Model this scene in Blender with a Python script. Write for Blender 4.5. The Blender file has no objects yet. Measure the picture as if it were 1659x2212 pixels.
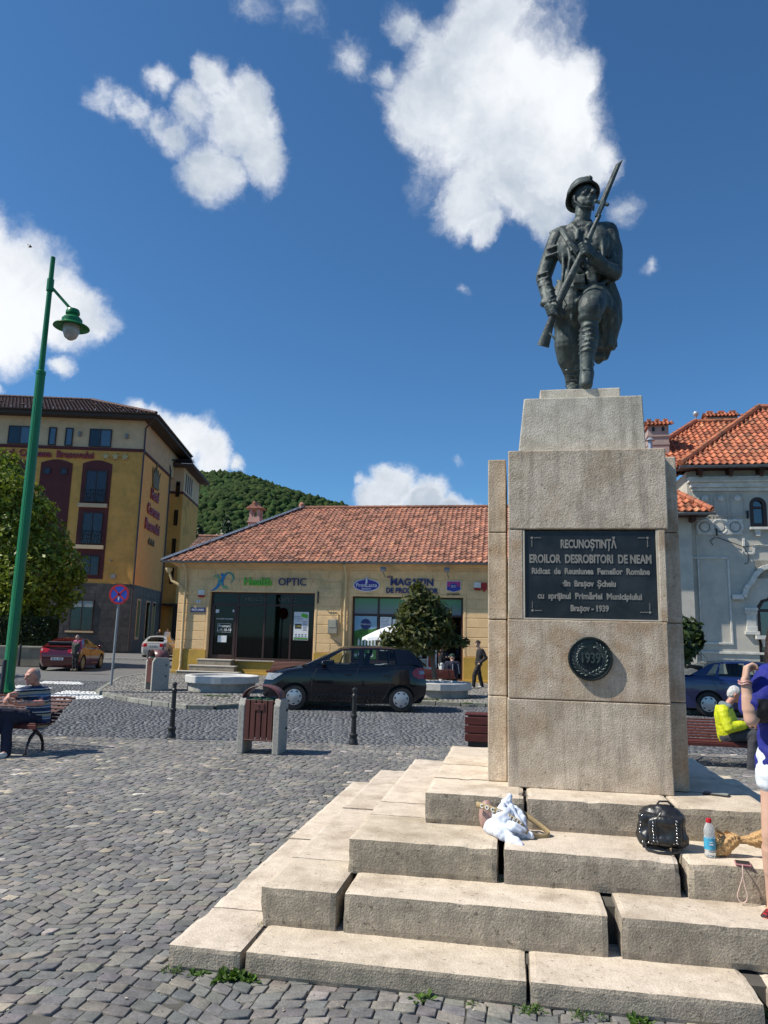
import bpy, bmesh, math, random
import numpy as np
from mathutils import Vector, Matrix, noise as mnoise
random.seed(7); rng = np.random.default_rng(7)
sc = bpy.context.scene; C = sc.collection; PI = math.pi; R = math.radians
# ------------------------------------------------------------------ camera
FP = 1600.; TH = R(9.6); RO = R(1.4); EYE = 1.75
F_ = np.array([0, math.cos(TH), math.sin(TH)]); _u = np.array([0, -math.sin(TH), math.cos(TH)]); _r = np.array([1., 0, 0])
r_ = math.cos(RO)*_r + math.sin(RO)*_u; u_ = -math.sin(RO)*_r + math.cos(RO)*_u
C0 = np.array([0, 0, EYE])
cd = bpy.data.cameras.new('camera'); cam = bpy.data.objects.new('camera', cd); C.objects.link(cam)
cd.sensor_fit = 'HORIZONTAL'; cd.sensor_width = 36; cd.lens = 36*FP/1659; cd.clip_end = 5000; cd.clip_start = .05
cam.matrix_world = Matrix([[r_[i], u_[i], -F_[i], C0[i]] for i in range(3)] + [[0, 0, 0, 1]])
sc.camera = cam
# ------------------------------------------------------------------ sun, exposure
SUNV = Vector((-.984*math.cos(R(49)), -.18*math.cos(R(49)), math.sin(R(49)))).normalized()
sd = bpy.data.lights.new('sun', 'SUN'); sd.energy = 5.0; sd.angle = R(.53); sd.color = (1, .935, .82)
so = bpy.data.objects.new('sun', sd); C.objects.link(so); so.rotation_euler = SUNV.to_track_quat('Z', 'Y').to_euler()
vs = sc.view_settings; vs.view_transform = 'Standard'; vs.look = 'None'; vs.gamma = 1; vs.exposure = .22
def ray(x, y): return F_ + (x-829.5)/FP*r_ + (1106-y)/FP*u_     # survey of the photo: a viewing ray
# ------------------------------------------------------------------ world: sky and clouds
w = bpy.data.worlds.new('World'); sc.world = w; w.use_nodes = True
nt = w.node_tree; nt.nodes.clear()
def N(nt, t, **k):
    n = nt.nodes.new(t)
    for a, v in k.items():
        if a == 'i':
            for key, val in v.items():
                if hasattr(val, 'links') or isinstance(val, bpy.types.NodeSocket): nt.links.new(val, n.inputs[key])
                else: n.inputs[key].default_value = val
        else: setattr(n, a, v)
    return n
def M_(nt, op, a, b=None, c=None, clamp=False):
    n = nt.nodes.new('ShaderNodeMath'); n.operation = op; n.use_clamp = clamp
    for i, v in enumerate((a, b, c)):
        if v is None: continue
        if isinstance(v, bpy.types.NodeSocket): nt.links.new(v, n.inputs[i])
        else: n.inputs[i].default_value = v
    return n.outputs[0]
def VM(nt, op, a, b=None, s=None):
    n = nt.nodes.new('ShaderNodeVectorMath'); n.operation = op
    for i, v in enumerate((a, b)):
        if v is None: continue
        if isinstance(v, bpy.types.NodeSocket): nt.links.new(v, n.inputs[i])
        else: n.inputs[i].default_value = v
    if s is not None: n.inputs['Scale'].default_value = s
    return n
def mixc(nt, fac, a, b, bt='MIX'):
    n = nt.nodes.new('ShaderNodeMix'); n.data_type = 'RGBA'; n.blend_type = bt
    for i, v in ((0, fac), (6, a), (7, b)):
        if isinstance(v, bpy.types.NodeSocket): nt.links.new(v, n.inputs[i])
        else: n.inputs[i].default_value = v if i == 0 else (tuple(v)+(1,))[:4]
    return n.outputs[2]
sky = N(nt, 'ShaderNodeTexSky', sky_type='NISHITA', sun_disc=False, sun_elevation=R(50), sun_rotation=R(-98), altitude=600, air_density=1.0, dust_density=.35, ozone_density=2.2)
tc = N(nt, 'ShaderNodeTexCoord').outputs['Generated']
dn = VM(nt, 'NORMALIZE', tc).outputs[0]
warp = N(nt, 'ShaderNodeTexNoise', i={'Vector': dn, 'Scale': 7., 'Detail': 7., 'Roughness': .62})
wv = VM(nt, 'MULTIPLY_ADD', warp.outputs['Color'], (.085, .085, .085)); nt.links.new(VM(nt, 'SUBTRACT', dn, (.0425, .0425, .0425)).outputs[0], wv.inputs[2])
wv = wv.outputs[0]
blobs = [(1075,250,262,1),(1110,395,140,1),(1060,60,125,1),(1215,250,122,1),(1185,340,150,1),(1235,180,95,1),(1010,150,150,1),(915,240,118,1),(880,40,62,.55),(940,90,70,.6),(1345,445,60,.5),(1000,440,90,1),(1265,350,80,.8),(1040,500,50,.8),(835,165,45,.5),(1180,470,70,.9),
 (520,270,105,1),(560,340,82,1),(450,385,90,1),(540,205,60,.95),(375,300,60,.8),(335,270,55,.75),(290,242,52,.75),(225,200,52,.72),(255,222,48,.7),(335,190,50,.6),(450,165,62,.72),(410,235,60,.8),(400,260,70,.6),
 (50,620,165,1),(-60,560,160,1),(150,675,105,1),(20,730,110,1),(140,790,42,.75),(215,700,60,.6),
 (335,930,70,1),(400,950,72,1),(455,985,62,1),(508,1002,30,.8),(285,895,38,.8),
 (850,1058,62,1),(815,1095,68,1),(925,1090,58,1),(985,1110,44,.9),(1030,1118,30,.8),(780,1050,24,.6),
 (987,1002,26,.36),(1042,1045,22,.36),(990,637,18,.34),(1405,595,24,.40),(650,12,70,.36),(560,30,60,.32),(770,140,60,.33),(5,835,22,.55),
 (-700,500,300,.9),(-1100,900,260,.9),(2300,300,300,.9),(2500,800,260,.8)]
mx = None
for (x, y, rr, am) in blobs:
    d = ray(x, y); d = d/np.linalg.norm(d)
    # angular radius from the image radius at that place
    e = ray(x+rr, y); e = e/np.linalg.norm(e); rad = float(np.linalg.norm(d-e))
    dist = VM(nt, 'DISTANCE', wv, tuple(d)).outputs['Value']
    v = M_(nt, 'MULTIPLY_ADD', dist, -am/rad, am)
    mx = v if mx is None else M_(nt, 'SMOOTH_MAX', mx, v, .12)
fb = N(nt, 'ShaderNodeTexNoise', i={'Vector': wv, 'Scale': 13., 'Detail': 12., 'Roughness': .66}).outputs['Fac']
fb2 = N(nt, 'ShaderNodeTexNoise', i={'Vector': wv, 'Scale': 4.5, 'Detail': 6., 'Roughness': .6}).outputs['Fac']
val = M_(nt, 'ADD', mx, M_(nt, 'MULTIPLY_ADD', fb, .95, -.475))
mr = N(nt, 'ShaderNodeMapRange', interpolation_type='SMOOTHSTEP', i={'Value': val, 'From Min': .02, 'From Max': .55})
mask = M_(nt, 'POWER', mr.outputs[0], 1.25)
dens = N(nt, 'ShaderNodeMapRange', interpolation_type='SMOOTHSTEP', i={'Value': M_(nt, 'ADD', M_(nt, 'MULTIPLY', M_(nt, 'MINIMUM', mx, .5), 1.5), M_(nt, 'MULTIPLY_ADD', fb2, 2.6, -1.3)), 'From Min': .22, 'From Max': 1.15})
ccol = mixc(nt, dens.outputs[0], (8.3, 8.5, 8.8), (3.9, 4.6, 5.5))
tint = mixc(nt, 1.0, sky.outputs[0], (.49, .84, 1.08), 'MULTIPLY')
zz = N(nt, 'ShaderNodeSeparateXYZ', i={0: dn}).outputs['Z']
out = mixc(nt, mask, tint, ccol)
bg = N(nt, 'ShaderNodeBackground', i={'Color': out, 'Strength': .1})
wo = N(nt, 'ShaderNodeOutputWorld', i={'Surface': bg.outputs[0]})
# ------------------------------------------------------------------ survey helpers: grid aligned with the monument and the houses
A = R(10)
T_ = np.array([math.cos(A), -math.sin(A), 0]); N_ = np.array([math.sin(A), math.cos(A), 0])
def G(t, n, z=0): return Vector(T_*t + N_*n + np.array([0, 0, z]))
def gz(x, y, z=0):                                   # ground point seen at a place of the photo
    d = ray(x, y); k = (z-EYE)/d[2]; return Vector(C0 + d*k)
def gn(x, y, n):                                     # point on the plane n = const
    d = ray(x, y); k = (n - C0@N_)/(d@N_); p = C0 + d*k
    return Vector((float(p@T_), float(p@N_), float(p[2])))
# ------------------------------------------------------------------ materials
MATS = {}
def mat(name, c1, c2=None, scale=8., rough=.7, bump=0., bscale=60., metal=0., spec=.5, attr=None, stain=None, sscale=1.2, det=5., coat=0., sheen=0., stretch=None, trans=0., c1to=.35, c2to=.65, grain=0., gscale=130., pits=0., streak=0.):
    if name in MATS: return MATS[name]
    m = bpy.data.materials.new(name); m.use_nodes = True; t = m.node_tree; b = t.nodes['Principled BSDF']
    b.inputs['Roughness'].default_value = rough; b.inputs['Metallic'].default_value = metal
    b.inputs['Specular IOR Level'].default_value = spec; b.inputs['Coat Weight'].default_value = coat
    if coat: b.inputs['Coat Roughness'].default_value = .04
    tc = N(t, 'ShaderNodeTexCoord').outputs['Object']
    if stretch: tc = VM(t, 'MULTIPLY', tc, stretch).outputs[0]
    c2 = c2 or tuple(x*.8 for x in c1)
    nz = N(t, 'ShaderNodeTexNoise', i={'Vector': tc, 'Scale': scale, 'Detail': det, 'Roughness': .6})
    f = N(t, 'ShaderNodeMapRange', i={'Value': nz.outputs['Fac'], 'From Min': c1to, 'From Max': c2to}).outputs[0]
    col = mixc(t, f, c1, c2)
    if stain:
        s = N(t, 'ShaderNodeTexNoise', i={'Vector': tc, 'Scale': sscale, 'Detail': 8., 'Roughness': .65})
        f = N(t, 'ShaderNodeMapRange', i={'Value': s.outputs['Fac'], 'From Min': .48, 'From Max': .72}).outputs[0]
        col = mixc(t, f, col, stain)
    if attr:
        a = N(t, 'ShaderNodeAttribute', attribute_name='col')
        col = mixc(t, 1., col, a.outputs['Color'], 'MULTIPLY')
    if grain:
        gn_ = N(t, 'ShaderNodeTexNoise', i={'Vector': tc, 'Scale': gscale, 'Detail': 4., 'Roughness': .75}).outputs['Fac']
        f = N(t, 'ShaderNodeMapRange', i={'Value': gn_, 'From Min': .32, 'From Max': .68, 'To Min': 1-grain, 'To Max': 1+grain}).outputs[0]
        cb = N(t, 'ShaderNodeCombineXYZ', i={0: f, 1: f, 2: f}).outputs[0]; col = mixc(t, 1., col, cb, 'MULTIPLY')
    if streak:                                        # runs of dirt washed down the stone
        sv = VM(t, 'MULTIPLY', tc, (16, 16, 1.3)).outputs[0]; v = N(t, 'ShaderNodeTexNoise', i={'Vector': sv, 'Scale': 1., 'Detail': 6., 'Roughness': .65}).outputs['Fac']
        f = N(t, 'ShaderNodeMapRange', i={'Value': v, 'From Min': .48, 'From Max': .74, 'To Max': streak}).outputs[0]; col = mixc(t, f, col, (.17, .145, .115))
    if pits:                                          # scattered dark pits and lichen specks
        v = N(t, 'ShaderNodeTexNoise', i={'Vector': tc, 'Scale': 32., 'Detail': 3., 'Roughness': .55}).outputs['Fac']
        f = N(t, 'ShaderNodeMapRange', i={'Value': v, 'From Min': .64, 'From Max': .70, 'To Max': pits}).outputs[0]; col = mixc(t, f, col, (.09, .075, .055))
    t.links.new(col, b.inputs['Base Color'])
    if bump:
        bn = N(t, 'ShaderNodeTexNoise', i={'Vector': tc, 'Scale': bscale, 'Detail': 4., 'Roughness': .6})
        bp = N(t, 'ShaderNodeBump', i={'Height': bn.outputs['Fac'], 'Strength': 1., 'Distance': bump})
        t.links.new(bp.outputs[0], b.inputs['Normal'])
    MATS[name] = m; return m
def glassmat(name, tint, alpha, rough=.03, spec=.5):
    # tinted pane: lets light through, mirrors the surroundings
    m = bpy.data.materials.new(name); m.use_nodes = True; t = m.node_tree; t.nodes.clear()
    tr = N(t, 'ShaderNodeBsdfTransparent', i={'Color': tuple(tint)+(1,)})
    gl = N(t, 'ShaderNodeBsdfGlossy', i={'Color': (.9, .95, 1, 1), 'Roughness': rough})
    fr = N(t, 'ShaderNodeFresnel', i={'IOR': 1.5})
    k = M_(t, 'ADD', fr.outputs[0], alpha)
    mx = N(t, 'ShaderNodeMixShader', i={0: k, 1: tr.outputs[0], 2: gl.outputs[0]})
    N(t, 'ShaderNodeOutputMaterial', i={0: mx.outputs[0]}); return m
# ------------------------------------------------------------------ mesh builder
class MB:
    def __init__(s, off=(0, 0, 0)): s.v = []; s.f = []; s.m = []; s.c = []; s.mi = 0; s.col = (1, 1, 1); s.off = off; s.T = None
    def add(s, vs, fs):
        b = len(s.v)
        for p in vs:
            p = Vector(p)
            if s.T is not None: p = s.T @ p
            s.v.append((p[0]-s.off[0], p[1]-s.off[1], p[2]-s.off[2]))
        for f in fs: s.f.append(tuple(b+i for i in f)); s.m.append(s.mi); s.c.append(s.col)
        return s
    def box(s, x0, x1, y0, y1, z0, z1):
        return s.add([(x0,y0,z0),(x1,y0,z0),(x1,y1,z0),(x0,y1,z0),(x0,y0,z1),(x1,y0,z1),(x1,y1,z1),(x0,y1,z1)],
                     [(0,3,2,1),(4,5,6,7),(0,1,5,4),(1,2,6,5),(2,3,7,6),(3,0,4,7)])
    def obox(s, c, d, rot=(0, 0, 0)):
        m = Matrix.Translation(c) @ (rot if isinstance(rot, Matrix) else Matrix.Rotation(rot[2], 4, 'Z') @ Matrix.Rotation(rot[1], 4, 'Y') @ Matrix.Rotation(rot[0], 4, 'X'))
        x, y, z = d[0]/2, d[1]/2, d[2]/2
        vs = [m @ Vector(p) for p in [(-x,-y,-z),(x,-y,-z),(x,y,-z),(-x,y,-z),(-x,-y,z),(x,-y,z),(x,y,z),(-x,y,z)]]
        return s.add(vs, [(0,3,2,1),(4,5,6,7),(0,1,5,4),(1,2,6,5),(2,3,7,6),(3,0,4,7)])
    def bar(s, p, q, wd, h, up=(0, 0, 1)):
        p, q = Vector(p), Vector(q); d = (q-p); L = d.length; z = d.normalized(); upv = Vector(up)
        if abs(z.dot(upv)) > .97: upv = Vector((0, 1, 0))
        x = upv.cross(z).normalized(); y = z.cross(x)
        m = Matrix(((x[0],y[0],z[0],0),(x[1],y[1],z[1],0),(x[2],y[2],z[2],0),(0,0,0,1)))
        return s.obox((p+q)/2, (wd, h, L), m)
    def tube(s, pts, rad, seg=10, caps=True):
        pts = [Vector(p) for p in pts]; n = len(pts)
        if not hasattr(rad, '__len__'): rad = [rad]*n
        vs = []; prev = None
        for i, p in enumerate(pts):
            d = (pts[min(i+1, n-1)] - pts[max(i-1, 0)]).normalized()
            if prev is None:
                a = Vector((0, 0, 1)) if abs(d.z) < .9 else Vector((1, 0, 0)); x = a.cross(d).normalized()
            else: x = (prev - d*prev.dot(d)).normalized()
            prev = x; y = d.cross(x)
            for k in range(seg):
                t = 2*PI*k/seg; vs.append(p + (x*math.cos(t) + y*math.sin(t))*rad[i])
        fs = [(i*seg+k, i*seg+(k+1) % seg, (i+1)*seg+(k+1) % seg, (i+1)*seg+k) for i in range(n-1) for k in range(seg)]
        if caps: fs += [tuple(range(seg-1, -1, -1)), tuple((n-1)*seg+k for k in range(seg))]
        return s.add(vs, fs)
    def lathe(s, prof, c=(0, 0, 0), seg=24, rot=None, flute=None):
        vs = []; n = len(prof)
        for i, (rr, z) in enumerate(prof):
            for k in range(seg):
                t = 2*PI*k/seg; q = rr*(1 - (flute if flute and k % 2 else 0)); p = Vector((q*math.cos(t), q*math.sin(t), z))
                if rot is not None: p = rot @ p
                vs.append(p + Vector(c))
        fs = [(i*seg+k, i*seg+(k+1) % seg, (i+1)*seg+(k+1) % seg, (i+1)*seg+k) for i in range(n-1) for k in range(seg)]
        if prof[0][0] > 1e-4: fs.append(tuple(range(seg-1, -1, -1)))
        if prof[-1][0] > 1e-4: fs.append(tuple((n-1)*seg+k for k in range(seg)))
        return s.add(vs, fs)
    def prism(s, poly, a, b, axis='z'):              # poly 2D extruded from a to b along axis
        def P(u, v, w): return {'z': (u, v, w), 'y': (u, w, v), 'x': (w, u, v)}[axis]
        n = len(poly); vs = [P(u, v, a) for u, v in poly] + [P(u, v, b) for u, v in poly]
        fs = [tuple(range(n-1, -1, -1)), tuple(range(n, 2*n))] + [(i, (i+1) % n, n+(i+1) % n, n+i) for i in range(n)]
        return s.add(vs, fs)
    def grid(s, rows, closed=False):                 # rows of points
        h = len(rows); wd = len(rows[0]); vs = [p for r in rows for p in r]
        fs = [(i*wd+j, i*wd+(j+1) % wd, (i+1)*wd+(j+1) % wd, (i+1)*wd+j) for i in range(h-1) for j in range(wd if closed else wd-1)]
        return s.add(vs, fs)
    def ball(s, c, rad, seg=12, rings=8, rot=None):
        if not hasattr(rad, '__len__'): rad = (rad,)*3
        vs = []; M = rot or Matrix.Identity(3)
        for i in range(rings+1):
            ph = PI*i/rings
            for k in range(seg):
                t = 2*PI*k/seg
                vs.append(Vector(c) + M @ Vector((rad[0]*math.sin(ph)*math.cos(t), rad[1]*math.sin(ph)*math.sin(t), -rad[2]*math.cos(ph))))
        fs = [(i*seg+k, i*seg+(k+1) % seg, (i+1)*seg+(k+1) % seg, (i+1)*seg+k) for i in range(rings) for k in range(seg)]
        return s.add(vs, fs)
    def mesh(s, name, mats):
        me = bpy.data.meshes.new(name); me.from_pydata(s.v, [], s.f)
        for m in (mats if isinstance(mats, (list, tuple)) else [mats]): me.materials.append(m)
        me.polygons.foreach_set('material_index', s.m)
        if s.f:
            at = me.attributes.new('col', 'FLOAT_COLOR', 'FACE')
            at.data.foreach_set('color', np.array([(c[0], c[1], c[2], 1) for c in s.c], dtype=np.float32).ravel())
        me.update(); return me
    def build(s, name, mats, parent=None, smooth=False, bevel=0, seg=1, angle=30, fix=True):
        me = s.mesh(name, mats)
        if fix:
            bm = bmesh.new(); bm.from_mesh(me); bmesh.ops.remove_doubles(bm, verts=bm.verts, dist=1e-5); bmesh.ops.recalc_face_normals(bm, faces=bm.faces); bm.to_mesh(me); bm.free()
        return link(name, me, parent, smooth, bevel, seg, angle)
def link(name, me, parent=None, smooth=False, bevel=0, seg=1, angle=30):
    o = bpy.data.objects.new(name, me); C.objects.link(o); o.parent = parent
    if smooth:
        me.polygons.foreach_set('use_smooth', [True]*len(me.polygons))
        if smooth != 'all':
            me.set_sharp_from_angle(angle=R(38))
    if bevel:
        b = o.modifiers.new('bevel', 'BEVEL'); b.width = bevel; b.segments = seg; b.limit_method = 'ANGLE'; b.angle_limit = R(angle)
        b.harden_normals = False
    return o
def root(name, label, cat, loc=(0, 0, 0), rz=0, group=None):
    o = bpy.data.objects.new(name, None); C.objects.link(o); o.location = loc; o.rotation_euler = (0, 0, rz); o.empty_display_size = .2
    return tag(o, label, cat, group)
def tag(o, label=None, cat=None, group=None, kind=None):
    if label: o['label'] = label
    if cat: o['category'] = cat
    if group: o['group'] = group
    if kind: o['kind'] = kind
    return o
def groot(name, label, cat, t0, n0, z0=0, group=None):          # root in the grid frame; returns (root, offset for MB)
    return root(name, label, cat, G(t0, n0, z0), -A, group), (t0, n0, z0)
KIDS = {}
def copy_tree(o, parent=None):
    if not KIDS:
        for q in C.objects:
            if q.parent: KIDS.setdefault(q.parent.name, []).append(q)
    c = o.copy(); C.objects.link(c); c.parent = parent
    for ch in KIDS.get(o.name, []): copy_tree(ch, c)
    return c
def dup(o, **k):
    KIDS.clear(); c = copy_tree(o); KIDS.clear()
    return c
SCR = bpy.data.scenes.new('scratch')
def evaluated_mesh(o):                                 # bake one object alone, away from the big scene
    SCR.collection.objects.link(o)
    with bpy.context.temp_override(scene=SCR, view_layer=SCR.view_layers[0]):
        dg = bpy.context.evaluated_depsgraph_get(); dg.update(); me = bpy.data.meshes.new_from_object(o.evaluated_get(dg))
    return me
def text_mesh(body, size, depth=.004, sx=1., off=0., align='CENTER', shear=0., space=1.):
    cu = bpy.data.curves.new('t', 'FONT'); cu.body = body; cu.size = size; cu.extrude = depth; cu.offset = off
    cu.align_x = align; cu.align_y = 'CENTER'; cu.shear = shear; cu.resolution_u = 3; cu.space_character = space
    o = bpy.data.objects.new('t', cu)
    me = evaluated_mesh(o); bpy.data.objects.remove(o); bpy.data.curves.remove(cu)
    for v in me.vertices: v.co.x *= sx
    return me
def text(name, body, size, m, loc, rot=(PI/2, 0, 0), parent=None, **k):
    me = text_mesh(body, size, **k); me.name = name; me.materials.clear(); me.materials.append(m)
    me.transform(Matrix.Translation(loc) @ Matrix.Rotation(rot[2], 4, 'Z') @ Matrix.Rotation(rot[0], 4, 'X'))
    return link(name, me, parent)
def join_text(name, items, m, parent=None):          # items: (body,size,loc,kw) -> one mesh facing -y
    bm = bmesh.new()
    for body, size, loc, kw in items:
        kw = dict(kw); rz = kw.pop('rz', 0); me = text_mesh(body, size, **kw)
        me.transform(Matrix.Translation(loc) @ Matrix.Rotation(rz, 4, 'Z') @ Matrix.Rotation(PI/2, 4, 'X')); bm.from_mesh(me); bpy.data.meshes.remove(me)
    me = bpy.data.meshes.new(name); bm.to_mesh(me); bm.free(); me.materials.clear(); me.materials.append(m)
    return link(name, me, parent)
# soft shapes: primitives fused by a voxel remesh into one continuous skin
class Blob(MB):
    def cap(s, p, r0, q, r1, seg=14, sq=None):
        p, q = Vector(p), Vector(q); d = q-p; L = d.length; n = 5
        pts = []; rad = []
        for k in range(1, 4): a = PI/2*(1-k/3.); pts.append(p - d.normalized()*r0*math.sin(a)); rad.append(max(r0*math.cos(a), r0*.02)) if k > 0 else None
        for k in range(1, 4): a = PI/2*k/3.; pts.append(q + d.normalized()*r1*math.sin(a)); rad.append(max(r1*math.cos(a), r1*.02))
        pts.insert(3, q) if False else None
        pts = pts[:3] + [p.lerp(q, .5), q] + pts[3:]; rad = rad[:3] + [(r0+r1)/2, r1] + rad[3:]
        return s.tube(pts, rad, seg)
    def chain(s, pts, rads, seg=14):
        for i in range(len(pts)-1): s.cap(pts[i], rads[i], pts[i+1], rads[i+1], seg)
        return s
    def fuse(s, name, m, parent=None, voxel=.01, smooth=3, disp=0., dscale=8., fac=.5):
        me = s.mesh('tmp', m); o = bpy.data.objects.new('tmp', me)
        rm = o.modifiers.new('r', 'REMESH'); rm.mode = 'VOXEL'; rm.voxel_size = voxel; rm.use_smooth_shade = True
        if smooth: sm = o.modifiers.new('s', 'SMOOTH'); sm.iterations = smooth; sm.factor = fac
        me2 = evaluated_mesh(o)
        bpy.data.objects.remove(o); bpy.data.meshes.remove(me)
        me2.name = name; me2.materials.clear()
        me2.materials.append(m)
        if disp:
            co = np.empty(len(me2.vertices)*3, np.float32); no = np.empty_like(co); me2.vertices.foreach_get('co', co); me2.vertices.foreach_get('normal', no); co = co.reshape(-1, 3); no = no.reshape(-1, 3)
            h = np.array([mnoise.fractal(Vector(q)*dscale, 1., 2., 3) for q in co.tolist()])
            me2.vertices.foreach_set('co', (co+no*h[:, None]*disp).astype(np.float32).ravel())
        me2.update()
        return link(name, me2, parent, 'all')
# ================================================================== GROUND
def in_poly(px, py, poly):
    inside = np.zeros(px.shape, bool); n = len(poly)
    for i in range(n):
        x0, y0 = poly[i]; x1, y1 = poly[(i+1) % n]
        c = ((y0 > py) != (y1 > py)) & (px < (x1-x0)*(py-y0)/((y1-y0) if y1 != y0 else 1e-9)+x0)
        inside ^= c
    return inside
kerb = [(-8.07,21.84),(-6.9,20.1),(-5.55,18.8),(-4.5,18.05),(-3.9,18.1),(-3.3,18.75),(-2.2,19.9),(0.87,20.8),(2.87,20.5),(6,20.2),(14,19.4),(26,17.2)]
pave_poly = kerb + [(32,16),(36,40),(-9.6,33.5),(-9.6,28)]
road_edge = lambda x: 12.75 - .02*(x+3)               # plaza | road border
def setts(name, W, S, sag, U, rot, mask, z0, colf, m, bev=True, gap=.0045, dome=.006, org=(0, 0), only=None, relief=.0045):
    ca, sa = math.cos(rot), math.sin(rot)
    xs = []; 
    (ux0, ux1, vy0, vy1) = mask['box']
    Vs = []; 
    ncol0 = math.floor(ux0/W); ncol1 = math.ceil(ux1/W)
    quads = []; sft = lambda c_, k_: (.25*U/W)*(1 if k_ % 2 else -1)+.12*U/W*math.sin(c_*12.9+k_*7.7)
    for c in range(ncol0, ncol1):
        k0 = int(vy0/S)-2; k1 = int(vy1/S)+2
        nst = max(3, round(W/U))
        for k in range(k0, k1):
            e = np.linspace(0, 1, nst+1); e[1:-1] += rng.normal(0, .11/nst, nst-1); off = (rng.random()-.5)/nst*.9; e[1:-1] = np.clip(e[1:-1]+off, .03, .97)
            e = np.sort(e); e[0] = sft(c, k); e[-1] = 1+sft(c+1, k); q = np.stack([e[:-1], e[1:]], 1); ks = np.full(nst, k)
            quads.append(np.stack([np.full(nst, c), ks, q[:, 0], q[:, 1]], 1))
    Q = np.concatenate(quads)
    c, k, a, b = Q.T
    def Mp(u, v):
        f = sag*np.cos((u-.5)*PI)                     # arcs, one fan per column
        wob = .02*np.sin(3.1*v+c*1.7)*np.sin(PI*u) + .012*np.sin(7.3*(c+u)+v)
        X = (c+u)*W + .03*np.sin(v*1.3+c)*np.sin(PI*u)*0; Yv = v + f + wob
        return X*ca - Yv*sa + org[0], X*sa + Yv*ca + org[1]
    g = gap/2
    n = len(c)
    j = lambda s=.006: rng.normal(0, s, n)
    P = []
    for uu, vv, su, sv in ((a, k*S, 1, 1), (b, k*S, -1, 1), (b, (k+1)*S, -1, -1), (a, (k+1)*S, 1, -1)):
        X, Y_ = Mp(uu + su*(g+np.abs(j(.003)))/W, vv + sv*(g+np.abs(j(.003))))
        P.append(np.stack([X, Y_], 1))
    P = np.stack(P, 1); cen = P.mean(1)
    ok = mask['f'](cen[:, 0], cen[:, 1]); P = P[ok]; cen = cen[ok]; n = len(cen)
    zt = z0 + rng.normal(0, relief*(.6 if bev else .25), n); tilt = rng.normal(0, relief*(.45 if bev else .2), (n, 4))
    nrm = (P-cen[:, None])
    rings = []
    def ring(scale, dz, tl=True):
        r = np.zeros((n, 4, 3)); r[:, :, :2] = cen[:, None] + nrm*scale; r[:, :, 2] = zt[:, None]+dz + (tilt if tl else 0); return r
    if bev: rings = [ring(1.0, -.05), ring(1.0, -.0065), ring(.965, -.0005), ring(.86, 0)]
    else: rings = [ring(1.0, -.03), ring(.985, 0)]
    nr = len(rings); V = np.stack(rings, 1).reshape(-1, 3)
    base = (np.arange(n)*nr*4)[:, None]
    fl = []
    for i in range(nr-1):
        for q in range(4): fl.append([i*4+q, i*4+(q+1) % 4, (i+1)*4+(q+1) % 4, (i+1)*4+q])
    fl.append([(nr-1)*4+q for q in range(4)])
    fl = np.array(fl); F = (base[:, :, None] + fl[None]).reshape(-1, 4)
    col = colf(cen, n); colF = np.repeat(col, len(fl), 0)
    return raw_mesh(name, V, F, colF, m)
def raw_mesh(name, V, F, colF, m, smooth=False):
    k = F.shape[1]; me = bpy.data.meshes.new(name)
    me.vertices.add(len(V)); me.vertices.foreach_set('co', np.asarray(V, np.float32).ravel())
    me.loops.add(F.size); me.loops.foreach_set('vertex_index', F.astype(np.int32).ravel())
    me.polygons.add(len(F)); me.polygons.foreach_set('loop_start', np.arange(0, F.size, k, dtype=np.int32))
    me.materials.append(m)
    me.update(calc_edges=True)
    if colF is not None:
        at = me.attributes.new('col', 'FLOAT_COLOR', 'FACE')
        at.data.foreach_set('color', np.concatenate([colF, np.ones((len(colF), 1))], 1).astype(np.float32).ravel())
    if smooth: me.polygons.foreach_set('use_smooth', [True]*len(F))
    me.validate(); return link(name, me)
def stonecol(pal, wts, var=.10):
    pal = np.array(pal)
    def f(cen, n):
        i = rng.choice(len(pal), n, p=np.array(wts)/sum(wts)); c = pal[i]*(1+rng.normal(0, var, (n, 1)))*(1+rng.normal(0, .02, (n, 3)))
        big = np.array([mnoise.noise(Vector((p[0]*.55, p[1]*.35, 3))) for p in cen])
        return np.clip(c*(1+.22*big[:, None]), .3, 6)
    return f
m_sett = mat('basalt setts', (.205, .198, .187), (.135, .132, .127), 11, .8, .003, 70, grain=.2, gscale=60, attr='col', stain=(.27, .255, .225), sscale=1.3, spec=.3)
m_settr = mat('road setts', (.135, .14, .15), (.088, .092, .10), 14, .72, .004, 70, grain=.2, gscale=60, attr='col', spec=.4)
m_bed = mat('sandy joints', (.15, .14, .12), (.085, .08, .07), 3, .95, .006, 120, stain=(.05, .055, .03), sscale=1.4)
m_bedr = mat('pale grit joints', (.36, .35, .32), (.14, .14, .135), 1.1, .95, .006, 120, det=6)
plaza = stonecol([(1, 1, 1.01), (1.25, 1.2, 1.12), (.8, .83, .88), (2.1, 1.9, 1.55), (1.9, 1.75, 1.75), (2.6, 2.5, 2.3)], [60, 20, 20, 1.5, .8, .5])
roadc = stonecol([(1, 1, 1), (1.25, 1.24, 1.22), (.75, .77, .82), (2.2, 2.2, 2.1)], [60, 22, 26, .5])
cross_polys = [[(-9.3,22.6),(-8.2,22.4),(-8.3,20.9),(-8.95,20.3)], [(-8.15,21.9),(-7.7,21.3),(-7.35,20.2),(-8.35,19.6)],
               [(-11.6,26.4),(-10.4,26.4),(-9.8,25.2),(-11.4,25.2)], [(-11.5,24.2),(-10.6,24.0),(-9.9,23.2),(-11.3,23.0)]]
def is_cross(x, y):
    r = np.zeros(x.shape, bool)
    for p in cross_polys: r |= in_poly(x, y, p)
    return r
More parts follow.
